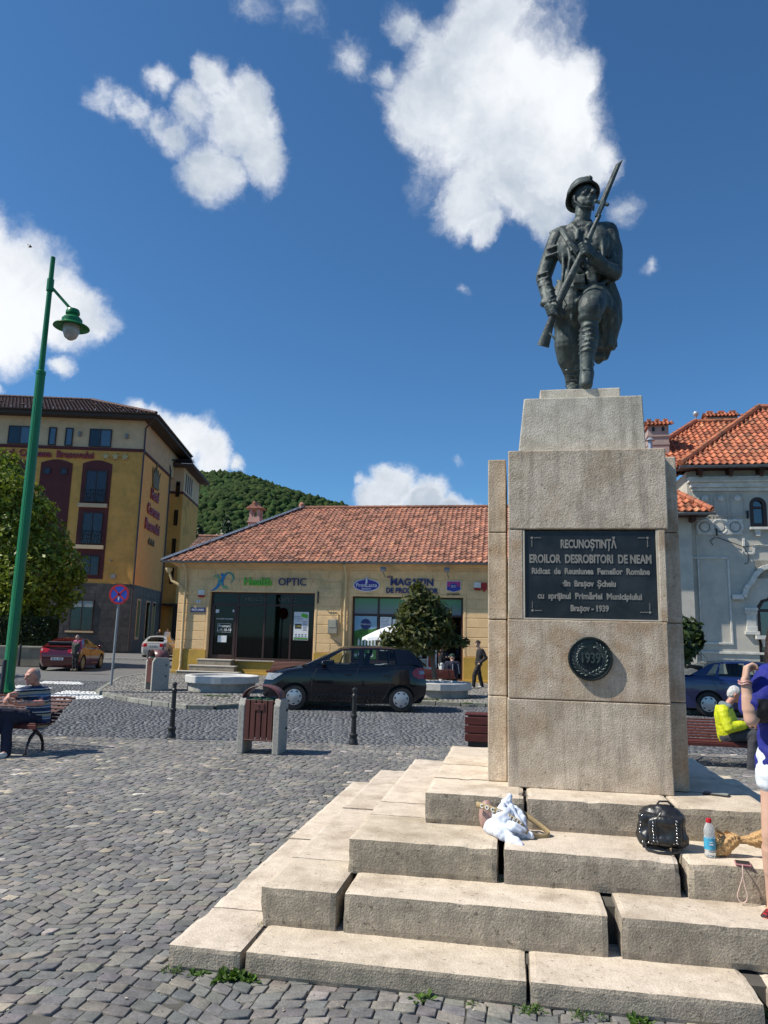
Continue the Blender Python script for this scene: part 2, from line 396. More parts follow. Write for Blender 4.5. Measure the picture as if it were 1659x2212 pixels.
monu = [(G(t, n)[0], G(t, n)[1]) for t, n in ((-1.78, 4.06), (2.8, 4.06), (2.8, 8.66), (-1.78, 8.66))]
wide = lambda x, y, k=.6, m=2.4: np.abs(x) < k*np.maximum(y, 0)+m
tag(setts('paving', 1.45, .088, .20, .108, R(-12), dict(box=(-9, 9, 1.5, 9.5), f=lambda x, y: wide(x, y) & (y > 1.9) & (y < 7.6) & ~in_poly(x, y, monu)), 0, plaza, m_sett), kind='structure')
tag(setts('paving', 1.45, .088, .20, .108, R(-12), dict(box=(-14, 14, 5, 17), f=lambda x, y: wide(x, y) & (y >= 7.6) & (y < road_edge(x)) & ~in_poly(x, y, monu)), 0, plaza, m_sett, relief=.003), kind='structure')
rd = lambda x, y: wide(x, y, .62, 3) & (y >= road_edge(x)) & (y < 27) & ~in_poly(x, y, pave_poly)
tag(setts('road', 1.1, .10, .26, .11, R(3), dict(box=(-22, 22, 8, 32), f=lambda x, y: rd(x, y) & ~is_cross(x, y)), -.03, roadc, m_settr, bev=False, gap=.013), kind='structure')
m_white = mat('white road paint', (.78, .78, .76), (.62, .62, .60), 9, .7, .003, 60)
tag(setts('crosswalk_marking', 1.1, .10, .26, .11, R(3), dict(box=(-22, 22, 8, 32), f=lambda x, y: rd(x, y) & is_cross(x, y)), -.028, lambda c, n: np.ones((n, 3)), m_white, bev=False, gap=.010), kind='structure')
pv = lambda x, y: wide(x, y, .62, 3) & in_poly(x, y, pave_poly) & (y < 31.5)
paleset = stonecol([(1.15, 1.14, 1.12), (1.4, 1.36, 1.3), (.9, .92, .95), (2.0, 1.9, 1.7)], [60, 26, 22, 2])
tag(setts('pavement', 1.5, .12, .35, .14, R(-4), dict(box=(-22, 24, 14, 36), f=pv), .06, paleset, m_sett, bev=False, gap=.009), kind='structure')
# bedding sheets
def sheet(name, poly, z, m):
    b = MB(); b.add([(x, y, z) for x, y in poly], [tuple(range(len(poly)))]); return tag(b.build(name, m), kind='structure')
sheet('ground', [(-900, -400), (900, -400), (900, 1500), (-900, 1500)], -.075, mat('far ground', (.13, .13, .12), (.09, .1, .08), 1, .95))
sheet('paving_bed', [(-40, -6), (40, -6), (40, road_edge(40)), (-40, road_edge(-40))], -.0085, m_bed)
sheet('road_bed', [(-40, road_edge(-40)), (40, road_edge(40)), (40, 26.8), (-40, 26.8)], -.038, m_bedr)
sheet('pavement_bed', [(x, y) for x, y in pave_poly], .050, m_bed)
m_asph = mat('asphalt', (.15, .15, .148), (.115, .115, .115), 6, .9, .004, 150, stain=(.12, .12, .12))
sheet('side_street', [(-60, 26.8), (2, 26.8), (2, 140), (-60, 140)], -.036, m_asph)
b = MB()
for i in range(len(kerb)-1):
    p, q = Vector(kerb[i]+(0,)), Vector(kerb[i+1]+(0,)); L = (q-p).length; n = max(1, round(L/.7))
    for k in range(n):
        a = p.lerp(q, k/n+.008/L); c = p.lerp(q, (k+1)/n-.008/L); j = random.uniform(-.012, .012); g = random.uniform(.8, 1.25); b.col = (g, g, g*.97)
        b.bar(a+Vector((0, j, .0)), c+Vector((0, j, 0)), .14, .15+random.uniform(-.01, .01))
p0 = Vector((-8.07, 21.84, 0)); p1 = Vector((-9.6, 28, 0)); p2 = Vector((-9.6, 33.5, 0))
for a, c in ((p0, p1), (p1, p2)):
    for k in range(8): b.bar(a.lerp(c, k/8+.002), a.lerp(c, (k+1)/8-.002), .14, .15)
tag(b.build('kerb', mat('kerb stone', (.30, .29, .26), (.18, .18, .16), 5, .85, .006, 50, attr='col', stain=(.10, .11, .07), sscale=2.), bevel=.012, fix=True), kind='structure')
b = MB()                                               # pale strip of kerb before the hotel, across the side street
for k in range(22):
    a = Vector((-24.5+k*.52, 47.4-k*.03, 0)); b.bar(a, a+Vector((.5, -.03, 0)), .3, .2)
tag(b.build('kerb', mat('pale kerb', (.42, .41, .38), (.34, .33, .3), 5, .85)), kind='structure')
sheet('hotel_pavement', [(-60, 47.6), (-13, 46.9), (-13, 57), (-17.5, 120), (-60, 120)], .06, m_asph)
# ================================================================== HILL AND FOREST
HD = 520.
def hillz(x, y):
    az = x/np.maximum(y, 1)                            # ridge followed by its bearing seen from the square
    px = np.array([-1.2, -.7, -.42, -.33, -.26, -.2, -.12, -.06, -.03, .02, .1, .3, 1.]); pz = np.array([30, 56, 88, 99, 103, 106, 99, 90, 83, 70, 58, 40, 20.])
    h = np.interp(az, px, pz); k = np.clip((y-230)/(HD-230), 0, 1); k = np.where(y > HD, 1-(y-HD)/500, k)
    return h*np.sin(k*PI/2)**1.15 + 3*np.sin(x*.03+y*.013) + 2*np.sin(x*.071-y*.05)-3
gx = np.linspace(-420, 300, 90); gy = np.linspace(200, 760, 60); X, Y_ = np.meshgrid(gx, gy)
V = np.stack([X, Y_, hillz(X, Y_)-.5], 2).reshape(-1, 3); i = np.arange(60*90).reshape(60, 90)
F = np.stack([i[:-1, :-1], i[:-1, 1:], i[1:, 1:], i[1:, :-1]], 2).reshape(-1, 4)
tag(raw_mesh('hill', V, F, None, mat('forest floor', (.03, .045, .015), None, .05, .95), True), kind='structure')
def ico(sub):
    bm = bmesh.new(); bmesh.ops.create_icosphere(bm, subdivisions=sub, radius=1); v = np.array([p.co[:] for p in bm.verts]); f = np.array([[p.index for p in q.verts] for q in bm.faces]); bm.free(); return v, f
VV = []; FF = []; CC = []; nb = 0
iv2, if2 = ico(1); vars2 = [iv2*(1+rng.normal(0, .16, (len(iv2), 1)))*np.array([1, 1, 1.15]) for _ in range(6)]
cnt = 0
while cnt < 14000:
    y = rng.uniform(300, HD+25); az = rng.uniform(-.40, .03); x = az*y; z = float(hillz(np.array(x), np.array(y)))
    s = rng.uniform(1.2, 2.6); near = y < 420 and False
    v = (vars2[rng.integers(6)])*s*np.array([1, 1, rng.uniform(.9, 1.35)]) + np.array([x, y, z+s*.9]); g = rng.uniform(.65, 1.35); yl = rng.uniform(.85, 1.2)
    VV.append(v); FF.append(if2+nb); nb += len(v); CC.append(np.tile([g*yl, g, g*.8], (len(if2), 1))); cnt += 1
m_wood = mat('far foliage', (.036, .066, .021), (.017, .034, .014), .5, .85, .6, 1.1, attr='col', spec=.1, stain=(.05, .08, .025), sscale=.06)
tag(raw_mesh('forest', np.concatenate(VV), np.concatenate(FF), np.concatenate(CC), m_wood), 'dense green woodland covering the hill behind the town', None, None, 'stuff')
# ================================================================== FOLIAGE
def leaves(name, blobs, n, size, m, parent=None, seed=1, flat=.5, col=((1, 1, 1), (1.6, 1.6, 1.2)), shell=.55, tipw=.5, droop=.2):
    g = np.random.default_rng(seed); vol = np.array([b[1][0]*b[1][1]*b[1][2] for b in blobs])**(2/3.); pi = g.choice(len(blobs), n, p=vol/vol.sum())
    c = np.array([b[0] for b in blobs])[pi]; r = np.array([b[1] for b in blobs])[pi]
    d = g.normal(size=(n, 3)); d /= np.linalg.norm(d, axis=1)[:, None]
    rad = (1-shell*g.random(n)**1.6); lump = np.array([mnoise.noise(Vector(q*2.3)+Vector((float(i_)*3.1, 0, 0))) for q, i_ in zip(d, pi)]); rad = rad*(1+.30*lump)
    P = c + d*r*rad[:, None]
    nn = d*.7 + g.normal(size=(n, 3))*.6 + np.array([0, 0, .35]); nn /= np.linalg.norm(nn, axis=1)[:, None]
    a = g.normal(size=(n, 3)); a -= nn*(a*nn).sum(1)[:, None]; a[:, 2] -= droop; a -= nn*(a*nn).sum(1)[:, None]; a /= np.linalg.norm(a, axis=1)[:, None]; b_ = np.cross(nn, a)
    s = size*g.uniform(.6, 1.35, n)[:, None]
    V = np.stack([P-a*s, P-a*s*.1+b_*s*tipw+nn*s*.08, P+a*s, P-a*s*.1-b_*s*tipw+nn*s*.08], 1).reshape(-1, 3); F = np.arange(4*n).reshape(n, 4)
    k = g.random((n, 1)); cc = np.array(col[0])*(1-k)+np.array(col[1])*k; cc = cc*g.uniform(.75, 1.25, (n, 1))
    o = raw_mesh(name, V, F, cc, m); o.parent = parent; return o
def leafmat(name, c, tr=.25, rough=.5):
    m = bpy.data.materials.new(name); m.use_nodes = True; t = m.node_tree; b = t.nodes['Principled BSDF']
    a = N(t, 'ShaderNodeAttribute', attribute_name='col'); col = mixc(t, 1., c, a.outputs['Color'], 'MULTIPLY'); t.links.new(col, b.inputs['Base Color']); b.inputs['Roughness'].default_value = rough; b.inputs['Specular IOR Level'].default_value = .35
    tl = N(t, 'ShaderNodeBsdfTranslucent'); t.links.new(mixc(t, 1., col, (1.3, 1.5, .5), 'MULTIPLY'), tl.inputs[0])
    mx = N(t, 'ShaderNodeMixShader', i={0: tr, 1: b.outputs[0], 2: tl.outputs[0]}); t.links.new(mx.outputs[0], t.nodes['Material Output'].inputs[0]); return m
m_linden = leafmat('linden leaves', (.075, .10, .02)); m_small = leafmat('maple leaves', (.060, .070, .026)); m_hedge = leafmat('hedge leaves', (.035, .05, .018)); m_con = leafmat('fir needles', (.018, .035, .018), .1); m_dark = leafmat('dark leaves', (.028, .045, .018)); m_weed = leafmat('weed leaves', (.07, .13, .03), .3)
m_bark = mat('bark', (.16, .12, .09), (.08, .065, .05), 9, .9, .01, 40, stretch=(1, 1, .3))
def limbs(b, base, top, r0, blobs, k=6, seed=3):
    g = random.Random(seed); base = Vector(base); top = Vector(top)
    pts = [base.lerp(top, i/5)+Vector((g.uniform(-1, 1), g.uniform(-1, 1), 0))*r0*.5*(i > 0) for i in range(6)]; b.tube(pts, [r0*(1-.5*i/5) for i in range(6)], 10)
    for c, r in g.sample(blobs, min(k, len(blobs))):
        s = pts[g.choice((3, 4, 5))]; c = Vector(c); mid = s.lerp(c, .5)+Vector((0, 0, -.1*(c-s).length)); b.tube([s, mid, c], [r0*.4, r0*.25, r0*.1], 6)
# big linden at the left before the hotel
lr = root('linden_tree', 'large leafy linden tree behind the clipped hedge at the left edge', 'tree', (-21.0, 38.0, 0))
def px_blobs(lst, y, org):
    out = []
    for (x, yy, rr, dy) in lst:
        d = ray(x, yy); p = C0 + d*(y+dy)/d[1]; rad = rr*(y+dy)/FP
        out.append(((p[0]-org[0], p[1]-org[1], p[2]-org[2]), (rad, rad*.95, rad)))
    return out
lb = px_blobs([(10,1010,38,0),(-40,1050,90,0),(40,1085,55,.5),(85,1110,38,-.5),(20,1150,70,-1),(100,1170,52,0),(140,1225,45,-.6),(60,1240,75,-1.2),(-40,1200,110,.6),(150,1280,32,0),(100,1300,55,.2),(30,1310,60,-.5),(-60,1300,110,0),(-120,1120,120,1),(0,1060,50,-1.6),(165,1245,24,0),(50,1050,26,-.8)], 38., (-21, 38, 0))
leaves('crown', lb, 30000, .135, m_linden, lr, 4, col=((1.1, 1.15, .9), (3.3, 2.9, 1.5)), shell=.5)
b = MB(); limbs(b, (0, 0, 0), (0, 0, 6.5), .28, lb, 8); b.build('trunk', m_bark, lr, True)
# unseen neighbour linden, added outside the view for its shade over the crossing
l2 = root('linden_tree', 'unseen linden tree added beyond the left edge to shade the crossing', 'tree', (-21.5, 26.5, 0))
lb2 = [((0, 0, 6.2), (2.6, 2.6, 2.0)), ((1.4, .4, 5.2), (1.7, 1.8, 1.4)), ((-1.5, .8, 5.2), (1.9, 1.9, 1.5)), ((.3, -1.2, 5.0), (1.7, 1.6, 1.3)), ((.2, 1.6, 5.6), (1.8, 1.6, 1.5))]
leaves('crown', lb2, 5500, .22, m_linden, l2, 14); b = MB(); limbs(b, (0, 0, 0), (0, 0, 4.6), .22, lb2, 5); b.build('trunk', m_bark, l2, True)
# small tree in the right planter
stb = px_blobs([(905,1290,28,0),(890,1310,26,0),(925,1315,34,0),(885,1345,34,-.2),(945,1350,34,0),(865,1375,30,.2),(905,1378,40,-.3),(955,1378,26,.2),(985,1384,16,.3),(925,1388,28,0),(850,1388,18,0),(900,1270,14,0),(880,1325,22,.3),(955,1325,22,.1),(1003,1388,10,.2),(838,1384,20,0),(830,1372,10,.1)], 22.6, (1.75, 22.6, .06))
tr = root('planted_tree', 'small bushy tree growing in the round stone planter behind the black car', 'tree', (1.75, 22.6, .06))
leaves('crown', stb, 4700, .105, m_small, tr, 8, col=((.7, .85, .75), (1.9, 1.65, 1.2)), shell=.6, tipw=.38)
b = MB(); limbs(b, (-.12, 0, .5), (-.35, 0, 1.9), .085, stb, 9, 5); b.build('trunk', m_bark, tr, True)
# dark tree seen right of the pedestal
db = px_blobs([(1470,1385,42,0),(1490,1360,26,0),(1500,1385,20,0),(1440,1360,45,.5),(1450,1400,45,-.4),(1485,1400,16,0)], 19.8, (7.7, 21.2, .06))
dt = root('street_tree', 'dark leafy tree crown half hidden behind the right flank of the monument', 'tree', (7.7, 21.2, .06))
leaves('crown', db, 1500, .13, m_dark, dt, 9, tipw=.45); b = MB(); limbs(b, (0, 0, 0), (-.2, -.6, 2.4), .08, db, 5, 6); b.build('trunk', m_bark, dt, True)
# conifers at the foot of the hill
for (x, y, sz, lab) in ((490, 1112, 1., 'dark fir tree left of the pink chimney, wide pointed crown'), (432, 1128, .72, 'slender fir tree beside the hotel gable, lower than its neighbour')):
    d = ray(x, y); Yc = 95.; p = Vector(C0+d*Yc/d[1]); H_ = p.z
    o = root('fir_tree', lab, 'tree', (p.x, p.y, 0), 0, 'fir trees at the foot of the hill')
    bl = []
    for k in range(9): zz_ = H_-.5-k*.75*sz; rr = (.25+.30*k)*sz; bl.append(((0, 0, zz_), (rr, rr, .5)))
    leaves('crown', bl, 1500, .30, m_con, o, 12+x, droop=.6); b = MB(); b.tube([(0, 0, 0), (0, 0, H_)], [.25, .03], 8); b.build('trunk', m_bark, o, True)
# hedge over a low wall
hr = root('clipped_hedge', 'clipped dark green hedge topping the low wall behind the red car', 'hedge', (-21.3, 36.5, 0), R(3))
hb = MB()
g2 = np.random.default_rng(5); n = 15000; P = np.stack([g2.uniform(-5.5, 5.3, n), g2.uniform(-.5, .5, n), g2.uniform(.95, 2.25, n)], 1)
ax = g2.integers(0, 4, n); P[ax <= 1, 1] = -.5+g2.normal(0, .04, (ax <= 1).sum()); P[ax == 2, 2] = 2.25+g2.normal(0, .04, (ax == 2).sum()); P[ax == 3, 0] = np.where(g2.random((ax == 3).sum()) < .5, 5.3, 5.25)
def quadleaves(P, size, g):
    n = len(P); nn = g.normal(size=(n, 3)); nn[:, 1] -= .5; nn[:, 2] += .5; nn /= np.linalg.norm(nn, axis=1)[:, None]; a = g.normal(size=(n, 3)); a -= nn*(a*nn).sum(1)[:, None]; a /= np.linalg.norm(a, axis=1)[:, None]; b_ = np.cross(nn, a); s = size*g.uniform(.6, 1.3, n)[:, None]
    return np.stack([P-a*s, P+b_*s*.5, P+a*s, P-b_*s*.5], 1).reshape(-1, 3), np.arange(4*n).reshape(n, 4), np.tile([1., 1, 1], (n, 1))*g.uniform(.6, 1.7, (n, 1))
V, F, cc = quadleaves(P, .085, g2); o = raw_mesh('foliage', V, F, cc, m_hedge); o.parent = hr
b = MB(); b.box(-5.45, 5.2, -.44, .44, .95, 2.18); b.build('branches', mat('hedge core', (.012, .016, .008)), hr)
wr = root('low_wall', 'pale low garden wall carrying the clipped hedge at the left', 'wall', (-17.5, 36.5, 0), R(3))
b = MB(); b.box(-9.6, 1.45, -.62, .62, 0, .84); b.build('wall', mat('dirty plaster', (.42, .36, .26), (.30, .26, .19), 2, .9, .004, 40, stain=(.16, .14, .11), sscale=.8), wr)
b = MB(); b.box(-9.7, 1.55, -.68, .68, .84, .93); b.build('coping', mat('coping', (.40, .37, .30), None, 4, .9), wr, bevel=.01)
# ================================================================== MONUMENT
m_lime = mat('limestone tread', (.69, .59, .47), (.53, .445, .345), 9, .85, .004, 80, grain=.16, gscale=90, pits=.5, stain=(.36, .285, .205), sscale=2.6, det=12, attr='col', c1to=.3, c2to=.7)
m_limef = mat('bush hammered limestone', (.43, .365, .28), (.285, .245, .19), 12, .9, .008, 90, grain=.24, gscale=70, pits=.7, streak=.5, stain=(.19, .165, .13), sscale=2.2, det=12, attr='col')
m_ped = mat('weathered pedestal limestone', (.66, .56, .435), (.47, .39, .295), 9, .88, .0055, 90, grain=.20, gscale=75, pits=.45, streak=.6, stain=(.35, .25, .155), sscale=1.6, det=12, attr='col')
m_pedp = mat('pale upper limestone', (.64, .58, .48), (.49, .44, .35), 9, .88, .0045, 100, grain=.18, gscale=75, pits=.4, streak=.55, stain=(.33, .31, .25), sscale=2.5, det=12)
mr_, mo = groot('war_memorial', 'stepped pale limestone memorial with tall block pedestal and black inscribed plaque', 'monument', .52, 6.2)
def slab(b, t0, t1, n0, n1, z0, z1, tilt=0., rz=0.):
    c = Vector(((t0+t1)/2, (n0+n1)/2, (z0+z1)/2)); g = random.uniform(.93, 1.06); b.col = (g, g, g*random.uniform(.97, 1.02))
    b.T = None
    x, y, z = (t1-t0)/2, (n1-n0)/2, (z1-z0)/2
    rot = Matrix.Translation(c) @ Matrix.Rotation(rz, 4, 'Z') @ Matrix.Rotation(tilt, 4, 'Y')
    # subdivided block whose arrises are knocked about
    nx = max(2, int((t1-t0)/.035)); ny = max(2, int((n1-n0)/.07)); nz = 5
    bm = bmesh.new(); bmesh.ops.create_cube(bm, size=2); bmesh.ops.scale(bm, vec=(x, y, z), verts=bm.verts)
    for axis, k in ((0, nx), (1, ny), (2, nz)):
        L = (x, y, z)[axis]
        for i in range(1, k):
            co = [0, 0, 0]; no = [0, 0, 0]; no[axis] = 1; co[axis] = -L+2*L*i/k
            bmesh.ops.bisect_plane(bm, geom=bm.verts[:]+bm.edges[:]+bm.faces[:], plane_co=co, plane_no=no)
    vs = []
    for v in bm.verts:
        p = v.co.copy(); e = sum((abs(abs(p[i])-(x, y, z)[i]) < 1e-4) for i in range(3))
        if e >= 2:
            q = mnoise.noise(rot @ p*9)*.006 + max(0, mnoise.noise(rot @ p*7+Vector((7, 3, 1)))-.25)*.035 + abs(mnoise.noise(rot @ p*31))*.004; inn = .004+abs(q)*.9
            for i in range(3):
                if abs(abs(p[i])-(x, y, z)[i]) < 1e-4: p[i] -= math.copysign(inn, p[i])
        elif e == 1:
            i = [abs(abs(p[i])-(x, y, z)[i]) < 1e-4 for i in range(3)].index(True); p[i] += math.copysign(mnoise.noise(rot @ p*6)*.003, p[i])
        vs.append(rot @ p)
    bm.verts.index_update(); fs = [[v.index for v in f.verts] for f in bm.faces]
    base = len(b.v); b.add(vs, fs)
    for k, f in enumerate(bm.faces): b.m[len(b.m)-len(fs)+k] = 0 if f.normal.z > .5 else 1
    bm.free()
def step_blocks(z0, z1, tL, tR, nF, nB, front, side, tread):
    # ring of blocks: front row (joints in front), left column (joints in side), right column, back row
    js = [tL]+front+[tR]
    for i in range(len(js)-1):
        if js[i+1]-js[i] < .12: continue
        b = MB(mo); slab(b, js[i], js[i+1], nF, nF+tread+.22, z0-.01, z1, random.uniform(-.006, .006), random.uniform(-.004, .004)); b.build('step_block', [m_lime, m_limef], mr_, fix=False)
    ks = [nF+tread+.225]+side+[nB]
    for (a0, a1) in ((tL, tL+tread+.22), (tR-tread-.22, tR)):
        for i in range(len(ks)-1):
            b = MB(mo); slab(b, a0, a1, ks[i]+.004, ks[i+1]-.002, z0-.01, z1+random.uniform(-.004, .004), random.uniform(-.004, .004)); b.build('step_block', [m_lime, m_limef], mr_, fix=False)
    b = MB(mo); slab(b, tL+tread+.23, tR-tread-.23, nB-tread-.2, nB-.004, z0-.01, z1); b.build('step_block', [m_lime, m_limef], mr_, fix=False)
def gapped(js):  # joints with an open gap: (centre, gap)
    out = []
    for c, g in js: out += [c-g/2, c+g/2]
    return out
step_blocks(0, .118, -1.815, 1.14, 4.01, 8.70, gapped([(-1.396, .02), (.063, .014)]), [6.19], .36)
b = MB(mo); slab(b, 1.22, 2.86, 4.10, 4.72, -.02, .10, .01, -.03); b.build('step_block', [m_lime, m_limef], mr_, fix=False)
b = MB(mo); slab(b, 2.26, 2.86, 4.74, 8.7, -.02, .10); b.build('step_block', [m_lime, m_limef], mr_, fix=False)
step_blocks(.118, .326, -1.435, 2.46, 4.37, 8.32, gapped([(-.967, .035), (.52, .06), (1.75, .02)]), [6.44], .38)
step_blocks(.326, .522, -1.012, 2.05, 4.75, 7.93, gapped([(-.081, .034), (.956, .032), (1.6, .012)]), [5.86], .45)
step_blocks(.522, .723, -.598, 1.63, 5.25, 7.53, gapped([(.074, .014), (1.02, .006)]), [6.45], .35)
b = MB(mo); b.box(-.4, 1.4, 4.6, 8.0, 0, .30); b.box(-.3, 1.3, 5.45, 7.3, .28, .70); b.box(-1.5, 2.5, 4.25, 8.4, -.02, .10); b.build('core', mat('rubble core', (.10, .09, .075), None, 6, .95), mr_)
m_ped2 = mat('stained pedestal limestone', (.66, .56, .435), (.44, .34, .235), 5, .88, .0055, 90, grain=.20, gscale=75, pits=.45, streak=.5, stain=(.36, .22, .115), sscale=3.4, det=12, attr='col')
def pblock(t0, t1, n0, n1, z0, z1, m=m_ped, name='pedestal_block', bev=.008):
    b = MB(mo); b.T = None; g = random.uniform(.94, 1.05); b.col = (g, g*random.uniform(.985, 1.0), g*random.uniform(.95, 1.01)) if m in (m_ped, m_ped2) else (1, 1, 1)
    b.box(t0, t1, n0, n1, z0, z1); return b.build(name, m, mr_, bevel=bev, seg=2)
zz_ = [.723, 1.338, 1.905, 2.575, 3.175]
PF = 5.60; PB = 6.95
pblock(-.045, 1.085, PF, PB, .723, 1.333); pblock(-.04, 1.085, PF, PB, 1.338, 1.905, m_ped2)
pblock(-.035, 1.09, PF+.06, PB, 1.906, 2.574)                                   # recess behind the plaque
pblock(-.035, .072, PF, PF+.058, 1.908, 2.572, m_ped2, bev=.005); pblock(1.04, 1.09, PF, PF+.058, 1.908, 2.572, m_ped2, bev=.005)
pblock(-.032, 1.115, PF-.004, PB, 2.577, 3.182)
for (a0, a1) in ((-.19, -.05), (1.092, 1.222)):
    for i in range(4): pblock(a0, a1, 5.77+random.uniform(-.002, .002), 6.8, zz_[i]+.002, (zz_[i+1] if i < 3 else 3.16)-.003, m_ped2)
b = MB(mo); b.add([(.045, 5.74, 3.183), (1.005, 5.74, 3.183), (1.005, 6.9, 3.183), (.045, 6.9, 3.183), (.093, 5.75, 3.645), (.992, 5.75, 3.645), (.992, 6.85, 3.645), (.093, 6.85, 3.645)], [(0, 3, 2, 1), (4, 5, 6, 7), (0, 1, 5, 4), (1, 2, 6, 5), (2, 3, 7, 6), (3, 0, 4, 7)]); b.build('pedestal_block', m_pedp, mr_, bevel=.008, seg=2); pblock(.225, .855, 5.93, 6.66, 3.646, 3.775, m_pedp)
# plaque
m_plq = mat('black granite', (.012, .014, .017), (.02, .023, .027), 5, .28, .0004, 200, spec=.35, stain=(.035, .04, .045), sscale=2.5)
m_let = mat('engraved grey letters', (.26, .25, .225), (.18, .175, .16), 20, .8)
b = MB(mo); b.box(.086, 1.026, PF+.014, PF+.058, 1.918, 2.562); pq = b.build('plaque', m_plq, mr_, bevel=.002)
b = MB(mo)
for (a, c, d, e) in ((.072, .086, 1.908, 2.572), (1.026, 1.040, 1.908, 2.572)): b.box(a, c, PF+.003, PF+.058, d, e)
b.box(.086, 1.026, PF+.003, PF+.058, 1.908, 1.918); b.build('plaque_border', mat('cream mortar', (.62, .54, .42)), mr_)
def mo_(t, n, z): return Vector((t-mo[0], n-mo[1], z-mo[2]))
ty = PF+.012
def serifs(items):
    return items
L_ = [('RECUNOȘTINȚĂ', .086, .548, 2.463, .70, .003), ('EROILOR  DESROBITORI  DE NEAM', .086, .556, 2.352, .585, .003), ('Ridicat  de  Reuniunea  Femeilor  Române', .061, .556, 2.262, .72, .0025),
      ('din  Brașov  Șcheiu', .061, .548, 2.172, .72, .0025), ('cu  sprijinul  Primăriei  Municipiului', .061, .548, 2.080, .72, .0025), ('Brașov - 1939', .061, .548, 1.992, .72, .0025)]
wid = [.40, .87, .84, .38, .74, .27]
its = []
for (s_, sz, x, z, sx, of), wd in zip(L_, wid):
    me = text_mesh(s_, sz, .002, 1, of); xs_ = [v.co.x for v in me.vertices]; nat = max(xs_)-min(xs_); bpy.data.meshes.remove(me)
    its.append((s_, sz, mo_(x, ty, z), dict(depth=.002, sx=wd/nat, off=of)))
o = join_text('inscription', its, m_let, pq)
b = MB(mo)
for (x, z, sx, sz) in ((.140, 2.512, 1, -1), (.968, 2.512, -1, -1), (.140, 1.972, 1, 1), (.968, 1.972, -1, 1)):
    b.lathe([(.009, -.002), (.009, .002)], (x, ty, z), 12, Matrix.Rotation(PI/2, 3, 'X'))
    for k in range(5):
        a = .016+k*.010; j = .003*(-1)**k
        b.bar((x+sx*a, ty, z+j), (x+sx*(a+.011), ty, z-j), .004, .004); b.bar((x+j, ty, z+sz*a), (x-j, ty, z+sz*(a+.011)), .004, .004)
b.build('corner_ornament', m_let, pq)
# bronze medallion
m_brz = mat('dark bronze', (.035, .042, .042), (.022, .028, .03), 12, .42, .0008, 80, metal=.75, stain=(.07, .095, .085), sscale=5)
mx0, mz0 = .541, 1.634
b = MB(mo); rx = Matrix.Rotation(PI/2, 3, 'X')
b.lathe([(.10, -.01), (.153, -.01), (.156, .03), (.150, .038), (.143, .038), (.137, .026), (.0, .026)], (mx0, PF, mz0), 56, rx)
md = b.build('medallion', m_brz, mr_, True)
b = MB(mo)
for s_ in (-1, 1):
    for k in range(11):
        a = -PI/2 + s_*(.22+k*.245); 
        for q in (-1, 1):
            rr = .105+q*.013; c = Vector((mx0+rr*math.cos(a), PF-.028, mz0+rr*math.sin(a))); tg = a+s_*PI/2 + q*s_*(-.5)
            b.ball(c, (.0185, .006, .0062), 8, 6, Matrix.Rotation(-tg, 3, 'Y'))
    b.tube([(mx0+.105*math.cos(-PI/2+s_*t_), PF-.026, mz0+.105*math.sin(-PI/2+s_*t_)) for t_ in np.linspace(.05, 2.75, 16)], .004, 6)
b.ball((mx0, PF-.03, mz0-.105), (.014, .008, .012)); m_brl = mat('worn bronze relief', (.10, .125, .12), (.05, .065, .065), 20, .4, metal=.6); b.build('laurel_wreath', m_brl, md, True)
text('year', '1939', .10, m_brl, mo_(mx0, PF-.034, mz0+.003), parent=md, depth=.007, sx=.72, off=.002)
b = MB(mo); b.lathe([(.012, 0), (.012, .012), (.004, .014)], (.35, PF+.014, 2.165), 12, rx); b.build('bolt', m_brz, pq, True)
# weeds, grass tufts and moss along the steps
def weed(x, y, z, s, lab, k=26, kind='weed', big=False, seed=0, group='weeds growing at the foot of the memorial steps'):
    g = random.Random(seed+int(x*1000)+int(y*77)); b = MB(); s *= 1.15; k = int(k*1.5)
    for i in range(k):
        a = g.uniform(0, 2*PI); l = s*g.uniform(.35, 1.); e = g.uniform(.15, 1.3); wd = s*(.22 if big else .07)*g.uniform(.6, 1.2); o_ = Vector((g.uniform(-1, 1)*s*.7, g.uniform(-.35, .35)*s, 0))
        d = Vector((math.cos(a)*math.cos(e), math.sin(a)*math.cos(e), math.sin(e))); sd_ = Vector((-math.sin(a), math.cos(a), 0)); q = g.uniform(.6, 1.6); b.col = (q, q, q*.8)
        m1 = o_+d*l*.55; tip = o_+d*l+Vector((0, 0, -l*.25)); b.add([o_, m1+sd_*wd, tip, m1-sd_*wd], [(0, 1, 2, 3)])
    o = b.build(kind, m_weed, fix=False); o.location = (x, y, z); return tag(o, lab, 'weed', group)
for i, (x, y, s, k, big, lab) in enumerate([(372,2098,.05,30,0,'low green weed tuft at the left corner of the bottom step'),(424,2106,.05,16,1,'small leafy weed just right of the bottom step corner'),(510,2100,.075,40,1,'thick leafy weed clump at the first joint of the bottom step'),(545,2108,.05,22,1,'low weed hugging the right side of the thick clump'),(915,2140,.055,12,1,'broad leafed weed alone in front of the bottom step'),
    (1025,2150,.04,14,0,'thin grass wisp in the setts before the bottom step'),(1145,2153,.06,34,0,'grass tuft below the middle joint of the bottom step'),(1245,2158,.05,24,0,'grass tuft right of the middle joint of the bottom step'),(1290,2168,.04,16,0,'sparse grass tuft between two fuller tufts'),(1370,2178,.055,28,1,'spreading leafy weed before the right part of the bottom step')]):
    p = gz(x, y); q_ = float(np.array(p)@N_); p = p-Vector(N_)*max(0, q_-3.97); weed(p.x, p.y, 0, s, lab, k, big=big, seed=i)
